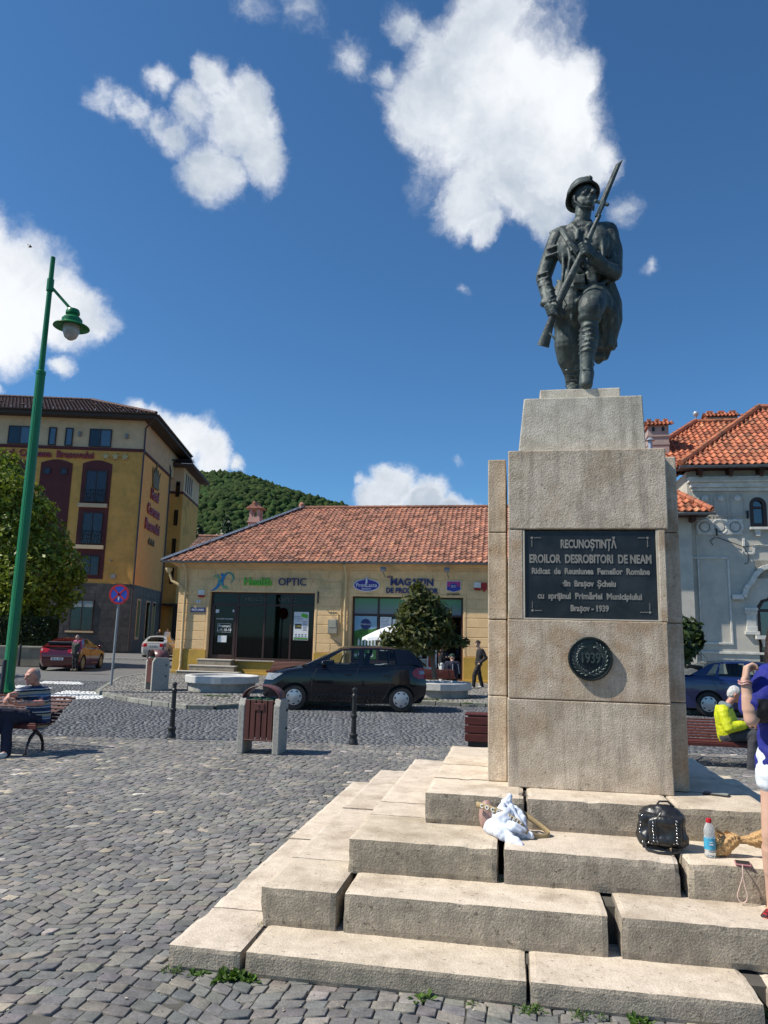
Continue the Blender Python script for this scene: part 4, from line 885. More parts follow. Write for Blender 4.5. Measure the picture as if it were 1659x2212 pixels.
text('lettering', 'MAGAZIN', .40, m_navy, Vector((0, -.03, .16)), parent=r, depth=.02, off=.012, sx=1.0); text('lettering', 'DE PRODUCATOR', .30, m_navy, Vector((0, -.03, -.19)), parent=r, depth=.02, off=.010, sx=.86)
r, o_ = onwall('shop_sign', 'pink and blue shield shaped sign right of the navy letters', 'sign', -2.38, 3.86)
b = MB(); b.prism([(-.29, .22), (.29, .22), (.29, -.16), (0, -.24), (-.29, -.16)], -.05, 0, 'y'); b.build('sign_rim', m_paper, r)
b = MB(); b.prism([(-.27, .20), (.27, .20), (.27, 0), (.1, -.02), (-.1, .0), (-.27, -.03)], -.06, -.051, 'y'); b.build('sign_face', mat('pink sign', (.42, .05, .22)), r)
b = MB(); b.prism([(-.27, -.03), (-.1, .0), (.1, -.02), (.27, 0), (.27, -.15), (0, -.22), (-.27, -.15)], -.061, -.052, 'y'); ellipse(b, 0, .05, .14, .07, -.0625, -.0612); b.build('sign_face', mat('blue sign', (.04, .06, .32)), r)
text('lettering', 'JLC', .12, m_paper, Vector((0, -.066, .0)), parent=r, depth=.003, off=.002); text('lettering', 'JLC GROUP', .10, m_black, Vector((0, -.03, -.32)), parent=r, depth=.01, off=.002)
r, o_ = onwall('name_plate', 'tiny brown plate with pale letters above the dairy sign', 'sign', -5.02, 4.22); b = MB(); b.box(-.12, .12, -.02, 0, -.045, .045); b.build('plate', mat('brown plate', (.25, .12, .09)), r); text('lettering', 'JLC', .07, m_paper, Vector((0, -.023, 0)), parent=r, depth=.001)
r, o_ = onwall('street_name_plate', 'small navy street name plate on the corner pier', 'sign', -13.35, 2.72)
b = MB(); b.box(-.33, .33, -.03, 0, -.10, .10); b.build('plate', m_navy, r); text('lettering', 'PIAȚA UNIRII', .12, m_paper, Vector((0, -.033, 0)), parent=r, depth=.001, off=.001, sx=.8)
r, o_ = onwall('house_number_plate', 'small white plate with the number 5 above the street name', 'sign', -13.35, 3.08); b = MB(); b.box(-.09, .09, -.02, 0, -.06, .06); b.build('plate', m_paper, r); text('lettering', '5', .12, m_navy, Vector((0, -.023, 0)), parent=r, depth=.001, off=.002)
for (t_, z, lab, cs) in ((-13.22, 3.40, 'white and red alarm siren box on the corner pier', 0), (-1.42, 3.86, 'white and red alarm siren box beside the red shield on the wall', 0), (-1.15, 3.84, 'red shield shaped alarm box on the wall next to the monument', 1)):
    r, o_ = onwall('alarm_box', lab, 'alarm box', t_, z, 'alarm boxes on the shop house'); b = MB()
    if cs: b.prism([(-.11, .18), (.11, .18), (.11, -.04), (0, -.2), (-.11, -.04)], -.08, 0, 'y'); b.build('housing', mat('red plastic', (.38, .02, .02)), r, bevel=.01)
    else:
        b.box(-.14, .14, -.1, 0, -.05, .17); b.build('housing', m_metalw, r, bevel=.015); b = MB(); b.prism([(-.14, -.055), (.14, -.055), (.11, -.14), (-.11, -.14)], -.1, 0, 'y'); b.build('flasher', MATS['red plastic'] if 'red plastic' in MATS else mat('red plastic', (.38, .02, .02)), r)
for (t_, lab) in ((-5.25, 'grey floodlight on a wall arm above the dairy sign, the left one'), (-2.63, 'grey floodlight on a wall arm above the pink shield, the right one')):
    r, o_ = onwall('floodlight', lab, 'floodlight', t_, 4.30, 'floodlights under the gutter'); b = MB(); b.tube([(.03, 0, -.1), (.03, -.35, .0), (.0, -.38, .12)], .015, 6); b.build('arm', m_gut, r); b = MB(); b.obox((0, -.38, .2), (.22, .16, .16), (R(-35), 0, 0)); b.build('lamp_housing', mat('grey housing', (.30, .31, .32), None, 5, .4), r, bevel=.015)
r, o_ = onwall('meter_box', 'weathered grey electricity meter box on the cream pier', 'box', -7.36, 2.15)
b = MB(); b.box(-.20, .20, -.16, 0, -.30, .28); b.build('cabinet', mat('grey box', (.30, .28, .22), (.24, .23, .19), 5), r, bevel=.012); b = MB(); b.box(-.15, .15, -.172, -.161, -.05, .24); b.build('cover', mat('dusty clear cover', (.38, .36, .28), None, 5, .3), r, bevel=.005)
r, o_ = onwall('sign_bracket', 'black wrought iron bracket at the corner of the optician window', 'bracket', -8.05, 3.25); b = MB(); b.box(-.03, .03, -.04, 0, -.15, .32); b.tube([(0, -.05, .02), (.1, -.4, .08), (.22, -.75, -.12)], .014, 6); b.tube([(0, -.05, .28), (.1, -.4, .08)], .01, 6); b.build('arm', m_black, r)
# ---------------------------------------------------------------- grey villa
gvn = 28.0
gv, gvo = groot('grey_villa', 'grey two storey villa with white trim and steep orange tile roofs', 'building', 6.5, gvn)
m_grey = mat('grey plaster', (.56, .52, .44), (.48, .45, .385), 2.2, .92, .003, 35, stain=(.36, .35, .32), sscale=.9, grain=.06, gscale=20)
m_trim = mat('white trim', (.70, .68, .62), (.50, .49, .45), 4, .9, .002, 40)
X1 = 22.
b = MB(gvo)
wx = lambda x, y=1100: gn(x, y, gvn)[0]; wz = lambda y, x=1560: gn(x, y, gvn)[2]
aw0, aw1, az0, az1 = wx(1623, 1110), wx(1653, 1110), wz(1138, 1638), wz(1077, 1638)
dw0 = wx(1637, 1350); dz0, dz1 = wz(1480, 1650), wz(1262, 1655); dw1 = dw0+1.7
# front wall with two openings
b.box(6.5, aw0, gvn, gvn+.4, 0, 8.1); b.box(aw0, aw1, gvn, gvn+.4, az1, 8.1); b.box(aw1, X1, gvn, gvn+.4, az0-1.2, 8.1)
b.box(aw0, aw1, gvn, gvn+.4, dz1+.2, az0); b.box(aw0, dw0, gvn, gvn+.4, 0, dz1+.2); b.box(dw0, dw1, gvn, gvn+.4, dz1, az0-1.2) if az0-1.2 > dz1 else None
b.box(dw1, X1, gvn, gvn+.4, 0, az0-1.2); b.box(dw0, dw1, gvn, gvn+.4, 0, .3); b.box(aw1, dw1, gvn, gvn+.4, dz1, az0-1.2) if 0 else None
b.box(6.5, 6.9, gvn+.4, 40, 0, 8.1); b.box(X1-.4, X1, gvn+.4, 40, 0, 8.1); b.box(6.5, X1, 39.6, 40, 0, 8.1)
b.build('wall', m_grey, gv)
b = MB(gvo); b.box(3.9, 6.28, gvn-.35, gvn+6, 0, 6.25); b.box(6.281, 6.52, gvn+.02, gvn+2, 0, 8.0); b.build('wing_wall', m_grey, gv)
b = MB(gvo); b.box(aw0-.3, dw1+.3, gvn+.9, gvn+1, 0, 8); b.box(aw0-.3, dw1+.3, gvn+.41, gvn+.9, 4.1, 4.2); b.build('interior', m_roomd, gv)
# white trim
b = MB(gvo); y0 = gvn-.05
def hl(a, c, z, h=.07, d=.05): b.box(a, c, gvn-d, gvn-.001, z-h/2, z+h/2)
def vl(x, z0, z1, h=.07, d=.05): b.box(x-h/2, x+h/2, gvn-d+.003, gvn-.001, z0, z1)
zc = wz(1062, 1500); b.box(6.42, X1, gvn-.10, gvn-.001, zc, zc+.12); b.box(6.36, X1, gvn-.18, gvn-.001, zc+.122, zc+.30); b.box(6.28, X1, gvn-.28, gvn-.001, zc+.302, zc+.50)
pz1, pz0 = wz(1205, 1540), wz(1388, 1550); px0, px1 = 6.53, wx(1577, 1300)
hl(5.9, px1, pz1); vl(px1, pz0, pz1-.036); hl(6.5, px1+.035, pz0-.03); hl(5.9, X1, wz(1410, 1560), .08)
b.box(6.28, 6.36, gvn-.40, gvn-.351, 1.5, 5.0) if 0 else None
vl(6.53, wz(1440, 1500), pz1-.036, .05)
# frieze of rings
fz0, fz1 = wz(1155, 1550), wz(1122, 1550); fx0, fx1 = 6.55, wx(1604, 1138)
b.box(fx0, fx1, gvn-.04, gvn-.001, fz0, fz1)
k = 3; wr = (fx1-fx0)/k*.92; rx90 = Matrix.Rotation(PI/2, 3, 'X')
for i in range(k): 
    cx_ = fx0+(fx1-fx0)*(i+.5)/k; b.lathe([(.20, .04), (.27, .055), (.30, .04)], (cx_, gvn, (fz0+fz1)/2), 28, rx90); b.lathe([(0, .055), (.16, .05)], (cx_, gvn, (fz0+fz1)/2), 20, rx90); 
    if i: b.lathe([(.03, .055), (.07, .065), (.09, .04)], (fx0+(fx1-fx0)*i/k, gvn, (fz0+fz1)/2), 12, rx90)
# small medallions
for x in (1522, 1556.6, 1592.6): c = gn(x, 1077, gvn); b.lathe([(0, .09), (.10, .07), (.12, .02), (.12, 0)], (c[0], gvn, c[2]), 20, rx90)
# window sill with bracket
b.box(aw0-.12, aw1+.12, gvn-.2, gvn-.001, az0-.12, az0-.03); b.prism([(aw0+.05, az0-.12), (aw0+.25, az0-.12), (aw0+.22, az0-.35), (aw0+.08, az0-.35)], gvn-.14, gvn-.001, 'y')
# hood mould over the door: horizontal foot then stepped arch
ax0 = wx(1580, 1290); az_ = wz(1290, 1590); pts = [(ax0, az_)]
for (x, y) in ((1605, 1290), (1608, 1283), (1610, 1272), (1616, 1264), (1622, 1258), (1628, 1246), (1636, 1236), (1646, 1228), (1659, 1224), (1680, 1222), (1700, 1226)): q = gn(x, y, gvn); pts.append((q[0], q[2]))
for i in range(len(pts)-1): b.bar((pts[i][0], gvn-.09, pts[i][1]), (pts[i+1][0], gvn-.09, pts[i+1][1]), .17, .12, (0, 1, 0))
# stepped string on the right
q = gn(1610, 1160, gvn); 
for (xa, ya, xb, yb) in ((1606, 1163, 1606, 1196), (1606, 1196, 1628, 1196), (1628, 1196, 1628, 1180), (1628, 1180, 1665, 1180)):
    p_, q_ = gn(xa, ya, gvn), gn(xb, yb, gvn); b.bar((p_[0], gvn-.03, p_[2]), (q_[0], gvn-.03, q_[2]), .08, .05, (0, 1, 0))
b.build('white_trim', m_trim, gv, bevel=.008)
b = MB(gvo)
for x in (1522, 1556.6, 1592.6):                       # raised arched strips round the medallions
    c = gn(x, 1077, gvn); w_ = .22; L_pts = [(c[0]-w_, c[2]-.75), (c[0]-w_, c[2])]+[(c[0]+w_*math.cos(a), c[2]+w_*math.sin(a)) for a in np.linspace(PI, 0, 9)]+[(c[0]+w_, c[2]-.75)]
    for i in range(len(L_pts)-1): b.bar((L_pts[i][0], gvn-.015, L_pts[i][1]), (L_pts[i+1][0], gvn-.015, L_pts[i+1][1]), .04, .03, (0, 1, 0))
b.box(6.9, 8.25, gvn-.03, gvn-.001, wz(1112, 1550)-.06, wz(1112, 1550))
b.build('wall_relief', m_grey, gv)
# greek line on the cornice
b = MB(gvo); z = zc+.36; x = 6.4
while x < 12: b.box(x, x+.86, gvn-.30, gvn-.281, z, z+.022); b.box(x+.1, x+.96, gvn-.30, gvn-.281, z+.06, z+.082); b.bar((x+.86, gvn-.291, z+.01), (x+1.0, gvn-.291, z+.075), .02, .02); x += 1.0
b.build('cornice_line', m_grey, gv)
# windows
def archpoly(a, c, z0, z1, n=10):
    r = (c-a)/2; return [(a, z0), (c, z0)]+[((a+c)/2+r*math.cos(t_), z1-r+r*math.sin(t_)) for t_ in np.linspace(0, PI, n)]
b = MB(gvo)
def ring_poly(b, outer, inner, y0, y1):
    n = len(outer); rows = []
    for o1, i1 in zip(outer, inner): rows.append([(o1[0], y0, o1[1]), (i1[0], y0, i1[1]), (i1[0], y1, i1[1]), (o1[0], y1, o1[1])])
    rows.append(rows[0]); b.grid(rows, True)
ring_poly(b, archpoly(aw0-.05, aw1+.05, az0, az1+.05), archpoly(aw0+.07, aw1-.07, az0+.1, az1-.07), gvn-.02, gvn+.15)
b.box(aw0+.06, aw1-.06, gvn+.02, gvn+.12, az1-.36, az1-.28); b.box(aw0+.06, aw1-.06, gvn+.04, gvn+.1, az0+.1, az0+.14)
wf = b.build('window', m_wood, gv); b = MB(gvo); b.prism(archpoly(aw0, aw1, az0, az1), gvn+.08, gvn+.085, 'y'); b.build('pane', m_dglass, wf)
# fill corners above the window arch with wall
b = MB(gvo); r = (aw1-aw0)/2
ring_poly(b, [(aw1, az1-r), (aw1, az1)]+[(aw1, az1+.02)]*1+[(aw0, az1+.02), (aw0, az1-r)], [(aw1-.001, az1-r), (aw1-.1, az1-r+.5*r), ((aw0+aw1)/2, az1), (aw0+.1, az1-.5*r), (aw0+.001, az1-r)], gvn+.001, gvn+.3) if 0 else None
for s_ in (0, 1):
    P_ = [(aw0 if s_ == 0 else aw1, az1+.01)]+[((aw0+aw1)/2+(-1 if s_ == 0 else 1)*r*math.cos(t_), az1-r+r*math.sin(t_)) for t_ in np.linspace(0, PI/2, 7)]
    b.prism(P_, gvn+.002, gvn+.3, 'y')
b.build('wall', m_grey, gv)
b = MB(gvo)
do = [(dw0, .3), (dw1, .3), (dw1, dz1-.8), (dw1-.15, dz1-.55), (dw1-.35, dz1-.5), ((dw0+dw1)/2+.2, dz1-.05), ((dw0+dw1)/2-.2, dz1-.05), (dw0+.35, dz1-.5), (dw0+.15, dz1-.55), (dw0, dz1-.8)]
ce = ((dw0+dw1)/2, 2.2); di = [(ce[0]+(p[0]-ce[0])*.86, ce[1]+(p[1]-ce[1])*.93) for p in do]
ring_poly(b, do, di, gvn+.05, gvn+.2); b.box(dw0+.1, dw1-.1, gvn+.08, gvn+.16, 2.95, 3.05); b.box(ce[0]-.05, ce[0]+.05, gvn+.08, gvn+.16, .4, 2.95); df = b.build('window', m_wood, gv)
b = MB(gvo); b.prism(di, gvn+.11, gvn+.115, 'y'); b.build('pane', m_dglass, df)
for s_ in (0, 1):
    b = MB(gvo); pp = [(dw0-.01, dz1+.3), (dw0-.01, dz1-.8), (dw0+.15, dz1-.55), (dw0+.35, dz1-.5), (ce[0]-.2, dz1-.05), (ce[0], dz1-.05), (ce[0], dz1+.3)]
    if s_: pp = [(2*ce[0]-x, z) for x, z in pp]
    b.prism(pp, gvn+.001, gvn+.3, 'y'); b.build('wall', m_grey, gv)
b = MB(gvo); cpx = gn(1623, 1345, gvn); 
for (a, c, z0, z1, d) in ((-.22, .22, .42, .52, .12), (-.20, .20, .30, .42, .08), (-.16, .16, -.12, .30, .05), (-.18, .18, -.30, -.12, .07), (-.24, .24, -.42, -.30, .11)): b.box(cpx[0]+a, cpx[0]+c, gvn-d, gvn-.001, cpx[2]+z0, cpx[2]+z1-.003)
for k in range(5): b.box(cpx[0]-.17+.075*k, cpx[0]-.13+.075*k, gvn-.10, gvn-.081, cpx[2]+.32, cpx[2]+.40)
b.build('carved_capital', m_trim, gv, bevel=.01)
b = MB(gvo); q = gn(1650, 1378, gvn); b.box(q[0]-.3, q[0]+2, gvn-.25, gvn-.001, q[2]-.05, q[2]+.08); b.prism([(q[0]-.1, q[2]-.05), (q[0]+.12, q[2]-.05), (q[0]+.08, q[2]-.3), (q[0]-.05, q[2]-.3)], gvn-.18, gvn-.001, 'y'); b.build('window_ledge', m_trim, gv)
# roofs
palo = [(1, 1, 1), (1.2, 1.25, 1.2), (.75, .7, .7), (.42, .5, .5), (1.1, 1.5, 1.5)]; wto = [55, 20, 20, 4, 2]
c0 = Vector((5.917, 27.4, 8.12)); d_ = 4.1; apx = c0+Vector((d_, d_, .80*d_)); X2 = 22.6
b = MB(gvo); tile_roof(b, [tuple(c0), (X2, 27.4, 8.12), (X2-4.1, apx.y, apx.z), tuple(apx)], .235, .30, palo, wto, lip=.045, arc=.045, seed=8, var=.12)
tile_roof(b, [(5.917, 36, 8.12), tuple(c0), tuple(apx), (apx.x, 32, apx.z)], .235, .30, palo, wto, lip=.045, arc=.045, seed=9, var=.12)
ridge_caps(b, c0+Vector((.05, .05, .09)), apx+Vector((0, 0, .1)), .12, .38, (1, 1.05, 1), .15); ridge_caps(b, apx+Vector((0, 0, .06)), (X2-4.1, apx.y, apx.z+.06), .13, .38)
rl = Vector((8.12, 34.0, 11.57)); rr_ = Vector((14, 34.0, 11.6)); el = Vector((8.12-4.2, 34-4.2, 8.3)); er = Vector((14, 34-4.2, 8.3))
tile_roof(b, [tuple(el), tuple(er), tuple(rr_), tuple(rl)], .235, .30, palo, wto, lip=.045, arc=.045, seed=10, var=.12)
b.col = (.8, .8, .8); b.add([el+Vector((0, 8.4, 0)), el, rl], [(0, 1, 2)]); ridge_caps(b, el+Vector((0, 0, .08)), rl+Vector((0, 0, .1)), .12, .38); ridge_caps(b, rl+Vector((0, 0, .06)), rr_+Vector((0, 0, .06)), .12, .38, (.8, .85, .8))
rf = b.build('roof', m_tileo, gv, fix=False)
# low wing roof
b = MB(gvo); a0 = gn(1430, 1112, 27.0); a1 = gn(1540, 1109, 27.0); zt = 6.36
tile_roof(b, [(3.4, 27.0, zt), (a1[0], 27.0, zt), (a1[0]-1.4, 28.4, zt+1.15), (3.4, 28.4, zt+1.15)], .235, .30, palo, wto, lip=.045, arc=.045, seed=11, var=.15)
b.col = (.35, .35, .35); b.add([(a1[0], 27.0, zt), (a1[0], 29, zt), (a1[0]-1.4, 28.4, zt+1.15)], [(0, 1, 2)]); ridge_caps(b, (a1[0]-.02, 27.02, zt+.08), (a1[0]-1.35, 28.35, zt+1.2), .1, .36); b.build('wing_roof', m_tileo, gv, fix=False)
b = MB(gvo); gutter(b, (5.9, 27.3, 8.06), (X2, 27.3, 8.06), .085); gutter(b, (3.4, 26.92, 6.3), (a1[0]+.05, 26.92, 6.3), .08); b.build('gutter', m_gut, gv)
b = MB(gvo); b.box(5.95, X2, 27.42, 28.0, 8.02, 8.06); b.box(3.4, a1[0]-.1, 27.02, gvn-.36, 6.24, 6.29)
x = 6.6
while x < 20: b.box(x, x+.14, 27.45, 28.0, 7.86, 8.02); b.prism([(27.5, 7.86), (27.62, 7.86), (27.62, 7.72)], x+.01, x+.13, 'x'); x += 1.02
b.box(6.2, 6.34, 27.1, 27.9, 6.06, 6.24); b.build('eaves_timber', mat('dark red brown timber', (.06, .022, .016), None, 9, .7), gv)
# chimneys of the villa (parts of its roof) and ball finials
def castle_chimney(xa, ya, xb, yb, n0, dp, holes, zlow):
    p = gn(xa, ya, n0); q = gn(xb, yb, n0); x0, x1, zt = p[0], q[0], q[2]
    if x0 > x1: x0, x1 = x1, x0
    b = MB(gvo); b.box(x0+.09, x1-.09, n0, n0+dp, zlow, zt-.35); b.box(x0+.05, x1-.05, n0-.04, n0+dp+.04, zt-.85, zt-.78) if zt-zlow > 1.2 else None
    b.box(x0+.07, x1-.07, n0-.025, n0+dp+.02, zt-1.2, zt-1.12) if zt-zlow > 1.4 else None
    c = b.build('chimney', mat('dusty pink chimney render', (.42, .32, .28), (.34, .27, .24), 4, .9) if zt-zlow > 1.4 else m_grey, rf)
    b = MB(gvo)
    for i in range(holes): xx = x0+(x1-x0)*(i+.8)/(holes+.6); b.prism(archpoly(xx-.06, xx+.06, zt-.62, zt-.42), n0-.004, n0+.02, 'y')
    b.build('chimney_vent', m_black, c)
    b = MB(gvo); tile_roof(b, [(x0, n0-.12, zt-.36), (x1, n0-.12, zt-.36), (x1, n0+dp/2, zt-.08), (x0, n0+dp/2, zt-.08)], .16, .16, palo, wto, lip=.035, arc=.03, seed=int(xa))
    b.add([(x0, n0+dp+.12, zt-.36), (x1, n0+dp+.12, zt-.36), (x1, n0+dp/2, zt-.08), (x0, n0+dp/2, zt-.08)], [(0, 1, 2, 3)])
    for i in range(3): xx = x0+(x1-x0)*(.12+.33*i); b.box(xx, xx+(x1-x0)*.17, n0+dp/2-.08, n0+dp/2+.08, zt-.09, zt)
    b.box(x0+.02, x0+.10, n0-.1, n0+dp+.1, zt-.45, zt-.36)
    b.build('chimney_cap', m_tileo, c, fix=False)
castle_chimney(1396, 968, 1448, 900, 31.4, .7, 2, 8.5); castle_chimney(1523, 915, 1597, 882, 34.1, .7, 3, 11.3)
b = MB(gvo)
for (x, y, n0) in ((1503, 894, 34.0), (1626.5, 890, 31.6)):
    p = gn(x, y, n0); b.ball(p, .125, 16, 10); b.tube([p-Vector((0, 0, .55)), p], .03, 8); b.lathe([(.07, -.14), (.03, -.08)], p, 10)
b.build('ball_finial', mat('white ball', (.55, .58, .6), None, 4, .25, metal=.4), gv, True)
p = gn(1405, 969, 30.4); b = MB(gvo); b.lathe([(.09, -1.6), (.09, .32)], p, 14); b.lathe([(.19, .33), (.05, .46), (0, .47)], p, 14); b.build('flue_pipe', m_zinc, rf, True)
b = MB(gvo); 
for pts in ([(1548, 1160), (1570, 1168), (1606, 1181)], [(1606, 1181), (1640, 1178), (1670, 1180)], [(1540, 1178), (1534, 1168), (1545, 1160)], [(1606, 1181), (1618, 1200), (1616, 1216), (1608, 1218)]): b.tube([Vector(gn(x, y, gvn-.06)) for x, y in pts], .014, 5)
p = gn(1547, 1150, gvn); b.box(p[0]-.02, p[0]+.02, gvn-.1, gvn-.041, p[2]-.13, p[2]+.13); p = gn(1614, 1112, gvn); b.box(p[0]-.02, p[0]+.02, gvn-.12, gvn, p[2]-.14, p[2]+.14); b.build('cable', m_black, gv)
# ---------------------------------------------------------------- hotel
P0 = C0+ray(274, 1406)*58/ray(274, 1406)[1]; HR = math.atan2(.056, .998)
ht = root('hotel', 'four storey ochre hotel with dark stone base and brown hipped roof', 'building', (P0[0], P0[1], 0), HR)
frd = np.array([math.cos(HR), math.sin(HR), 0]); nfd = np.array([-math.sin(HR), math.cos(HR), 0])
def hp(x, y, d=0.):                                   # point of the hotel front plane (at depth d) seen at a photo place
    o = np.array([P0[0], P0[1], 0])+nfd*d; q = ray(x, y); p = C0+q*(((o-C0)@nfd)/(q@nfd)); return (float((p-o)@frd), float(p[2]))
m_hcr = mat('hotel cream', (.66, .48, .30), (.56, .41, .25), 1.5, .9, .003, 30); m_hoc = mat('hotel ochre', (.72, .375, .095), (.64, .325, .08), 1.5, .9, .003, 30, stain=(.36, .22, .06), sscale=.5)
m_hor = mat('hotel orange', (.86, .40, .12), (.78, .36, .105), 1.5, .9, .003, 30); m_hpk = mat('hotel salmon', (.68, .42, .24), None, 1.5, .9)
m_mar = mat('maroon render', (.115, .028, .028), (.09, .022, .022), 1.5, .85, .003, 30); m_stn = mat('dark stone cladding', (.060, .052, .050), (.035, .03, .032), 1.2, .55, .003, 20, stain=(.085, .07, .06), sscale=2.)
W0 = -34; DP = 14
b = MB(); b.box(W0, 0, 0, 9.3, 5.35, 15.95); b.mi = 1; b.box(-.001, .002, .02, 9.3, 5.36, 15.94); b.build('wall', [m_hoc, m_hor], ht, fix=False)
b = MB(); b.mi = 0; b.box(W0, -.03, .03, DP, 16.2, 18.75); b.mi = 1; b.box(-.031, -.02, .04, 9.3, 16.21, 18.74); b.build('upper_wall', [m_hcr, m_hpk], ht, fix=False)
b = MB(); b.box(W0, .06, -.06, 9.3, 15.95, 16.2); b.build('belt_course', m_mar, ht)
b = MB()
zz = .2; k = 0
while zz < 5.3:
    h = .62; xx = W0 if k % 2 else W0+.5
    while xx < .05:
        x1 = min(xx+1.1, .06); 
        g_ = random.uniform(.8, 1.2); b.col = (g_, g_, g_); b.box(xx+.008, x1-.008, -.08, .0, zz+.008, min(zz+h, 5.35)-.008); xx = x1
    yy = .0
    while yy < 9.3: y1 = min(yy+1.1, 9.3); g_ = random.uniform(.8, 1.2); b.col = (g_, g_, g_); b.box(-.02, .06, yy+.008, y1-.008, zz+.008, min(zz+h, 5.35)-.008); yy = y1
    zz += h; k += 1
b.col = (1, 1, 1); b.box(W0, 0, 0.01, 9.2, 0, 5.34); m_stn2 = mat('stone cladding slabs', (.062, .052, .048), (.036, .031, .031), 1.5, .5, .003, 20, attr='col', stain=(.09, .075, .062), sscale=1.6); b.build('stone_base', m_stn2, ht, fix=False)
# rear part of the side and the lower cross wing
b = MB(); b.mi = 0; b.box(-3, -.4, 9.3, 11.4, 0, 18.7); b.mi = 1; b.box(-2, .95, 11.4, 19, 5, 14.9); b.mi = 0; b.box(-2, .94, 11.41, 19, 14.9, 17.7); b.mi = 2; b.box(-2, .97, 11.38, 19, 14.75, 15.0); b.mi = 1; b.box(-2, .95, 11.4, 19, 0, 5); b.build('rear_wing', [m_hcr, m_hoc, m_mar], ht, fix=False)
for q in range(4):
    z = 6.2+2.75*q; b = MB(); b.box(.25, .62, 11.32, 11.42, z, z+1.5); f = b.build('window', m_wood, ht); b = MB(); b.box(.30, .57, 11.315, 11.319, z+.06, z+1.44); b.build('pane', m_dglass, f)
    b = MB(); b.box(-.42, -.38, 9.6, 10.9, z-.3, z+1.5); f = b.build('window', m_wood, ht); b = MB(); b.box(-.379, -.375, 9.66, 10.84, z-.24, z+1.44); b.build('pane', m_dglass, f)
    b = MB(); b.box(-.39, -.36, 9.5, 11.0, z+1.55, z+2.4); b.build('spandrel', m_hcr, ht)
b = MB()
for k in range(4): b.box(.96, .99, 12.2+.9*k, 12.5+.9*k, 15.2, 16.9)
b.build('window', m_wood, ht)
# roof
b = MB(); palb = [(1, 1, 1), (1.3, 1.25, 1.2), (.7, .7, .7)]; e = 1.1
tile_roof(b, [(W0, -e, 18.85), (e, -e, 18.85), (-6.8, 7, 22.25), (W0, 7, 22.25)], .30, .36, palb, [5, 3, 2], lip=.05, arc=.05, seed=21, row_off=True)
tile_roof(b, [(e, -e, 18.85), (e, 13.5, 18.85), (-6.8, 7, 22.25)], .30, .36, palb, [5, 3, 2], lip=.05, arc=.05, seed=22)
b.add([(W0, 14, 18.85), (e, 13.5, 18.85), (-6.8, 7, 22.25), (W0, 7, 22.25)], [(0, 1, 2, 3)]); ridge_caps(b, (e, -e, 18.95), (-6.8, 7, 22.35), .13, .45, (1.5, 1.4, 1.4)); ridge_caps(b, (-6.8, 7, 22.35), (W0, 7, 22.35), .13, .45, (1.5, 1.4, 1.4))
for k in range(9): b.col = (1.6, 1.5, 1.4); x = -2.5-k*2.6; b.obox((x, 1.2+(k % 3)*1.7, 18.85+(1.2+(k % 3)*1.7+e)*.42+.08), (.3, .3, .16), (R(22), 0, 0))
hr_ = b.build('roof', m_tileb, ht, fix=False)
b = MB()
for k in range(30): x = .5-k*1.1; b.box(x, x+.03, -.45, -.37, 19.1, 19.32)
for k in range(14): x = -6.8-k*1.9; b.box(x, x+.08, 6.95, 7.05, 22.4, 22.52)
b.build('snow_guard', m_metalw, hr_)
b = MB(); b.box(W0, e-.02, -e+.02, -.03, 18.55, 18.8); b.box(-.02, e-.02, -.03, 13.2, 18.55, 18.8); b.box(W0, e, -e-.02, -e+.02, 18.5, 18.9); b.box(e-.02, e+.02, -e+.02, 13.3, 18.5, 18.9); b.build('eaves', mat('dark boards', (.05, .033, .026), (.035, .024, .02), 6, .7, stretch=(.2, 1, 4)), ht)
b = MB(); gutter(b, (W0, -e-.12, 18.86), (e+.1, -e-.12, 18.86), .1); gutter(b, (e+.12, -e, 18.86), (e+.12, 13, 18.86), .1); b.build('gutter', mat('brown gutter', (.05, .03, .028), None, 5, .4), ht)
b = MB(); b.tube([(e-.1, -e+.1, 18.6), (.5, -.3, 18.3), (.12, -.12, 17.9), (.12, -.12, 16.4), (.16, -.16, 16.0), (.12, -.12, 15.5), (.12, -.12, .3)], .07, 8); b.build('downpipe', MATS['brown gutter'], ht); b = MB()
b.tube([(1.0, 12.9, 18.5), (.3, 11.2, 18.0), (-.2, 9.5, 17.6), (.12, 9.35, 16.5), (.12, 9.35, .3)], .07, 8); b.build('downpipe', MATS['brown gutter'], ht)
b = MB(); z = 17.6; tile_roof(b, [(-2, 10.6, z), (1.9, 10.6, z), (.9, 14.6, z+1.3), (-2, 14.6, z+1.3)], .3, .36, palb, [5, 3, 2], lip=.05, arc=.05, seed=25); b.col = (1, 1, 1); b.box(-2, 1.9, 10.6, 19.5, z-.28, z-.04); b.build('rear_roof', m_tileb, ht, fix=False)
b = MB(); b.box(-2.6, -2.0, 9.5, 10.3, 18.5, 20.6); b.box(-2.7, -1.9, 9.4, 10.4, 20.6, 20.75); b.build('chimney', m_hpk, hr_)
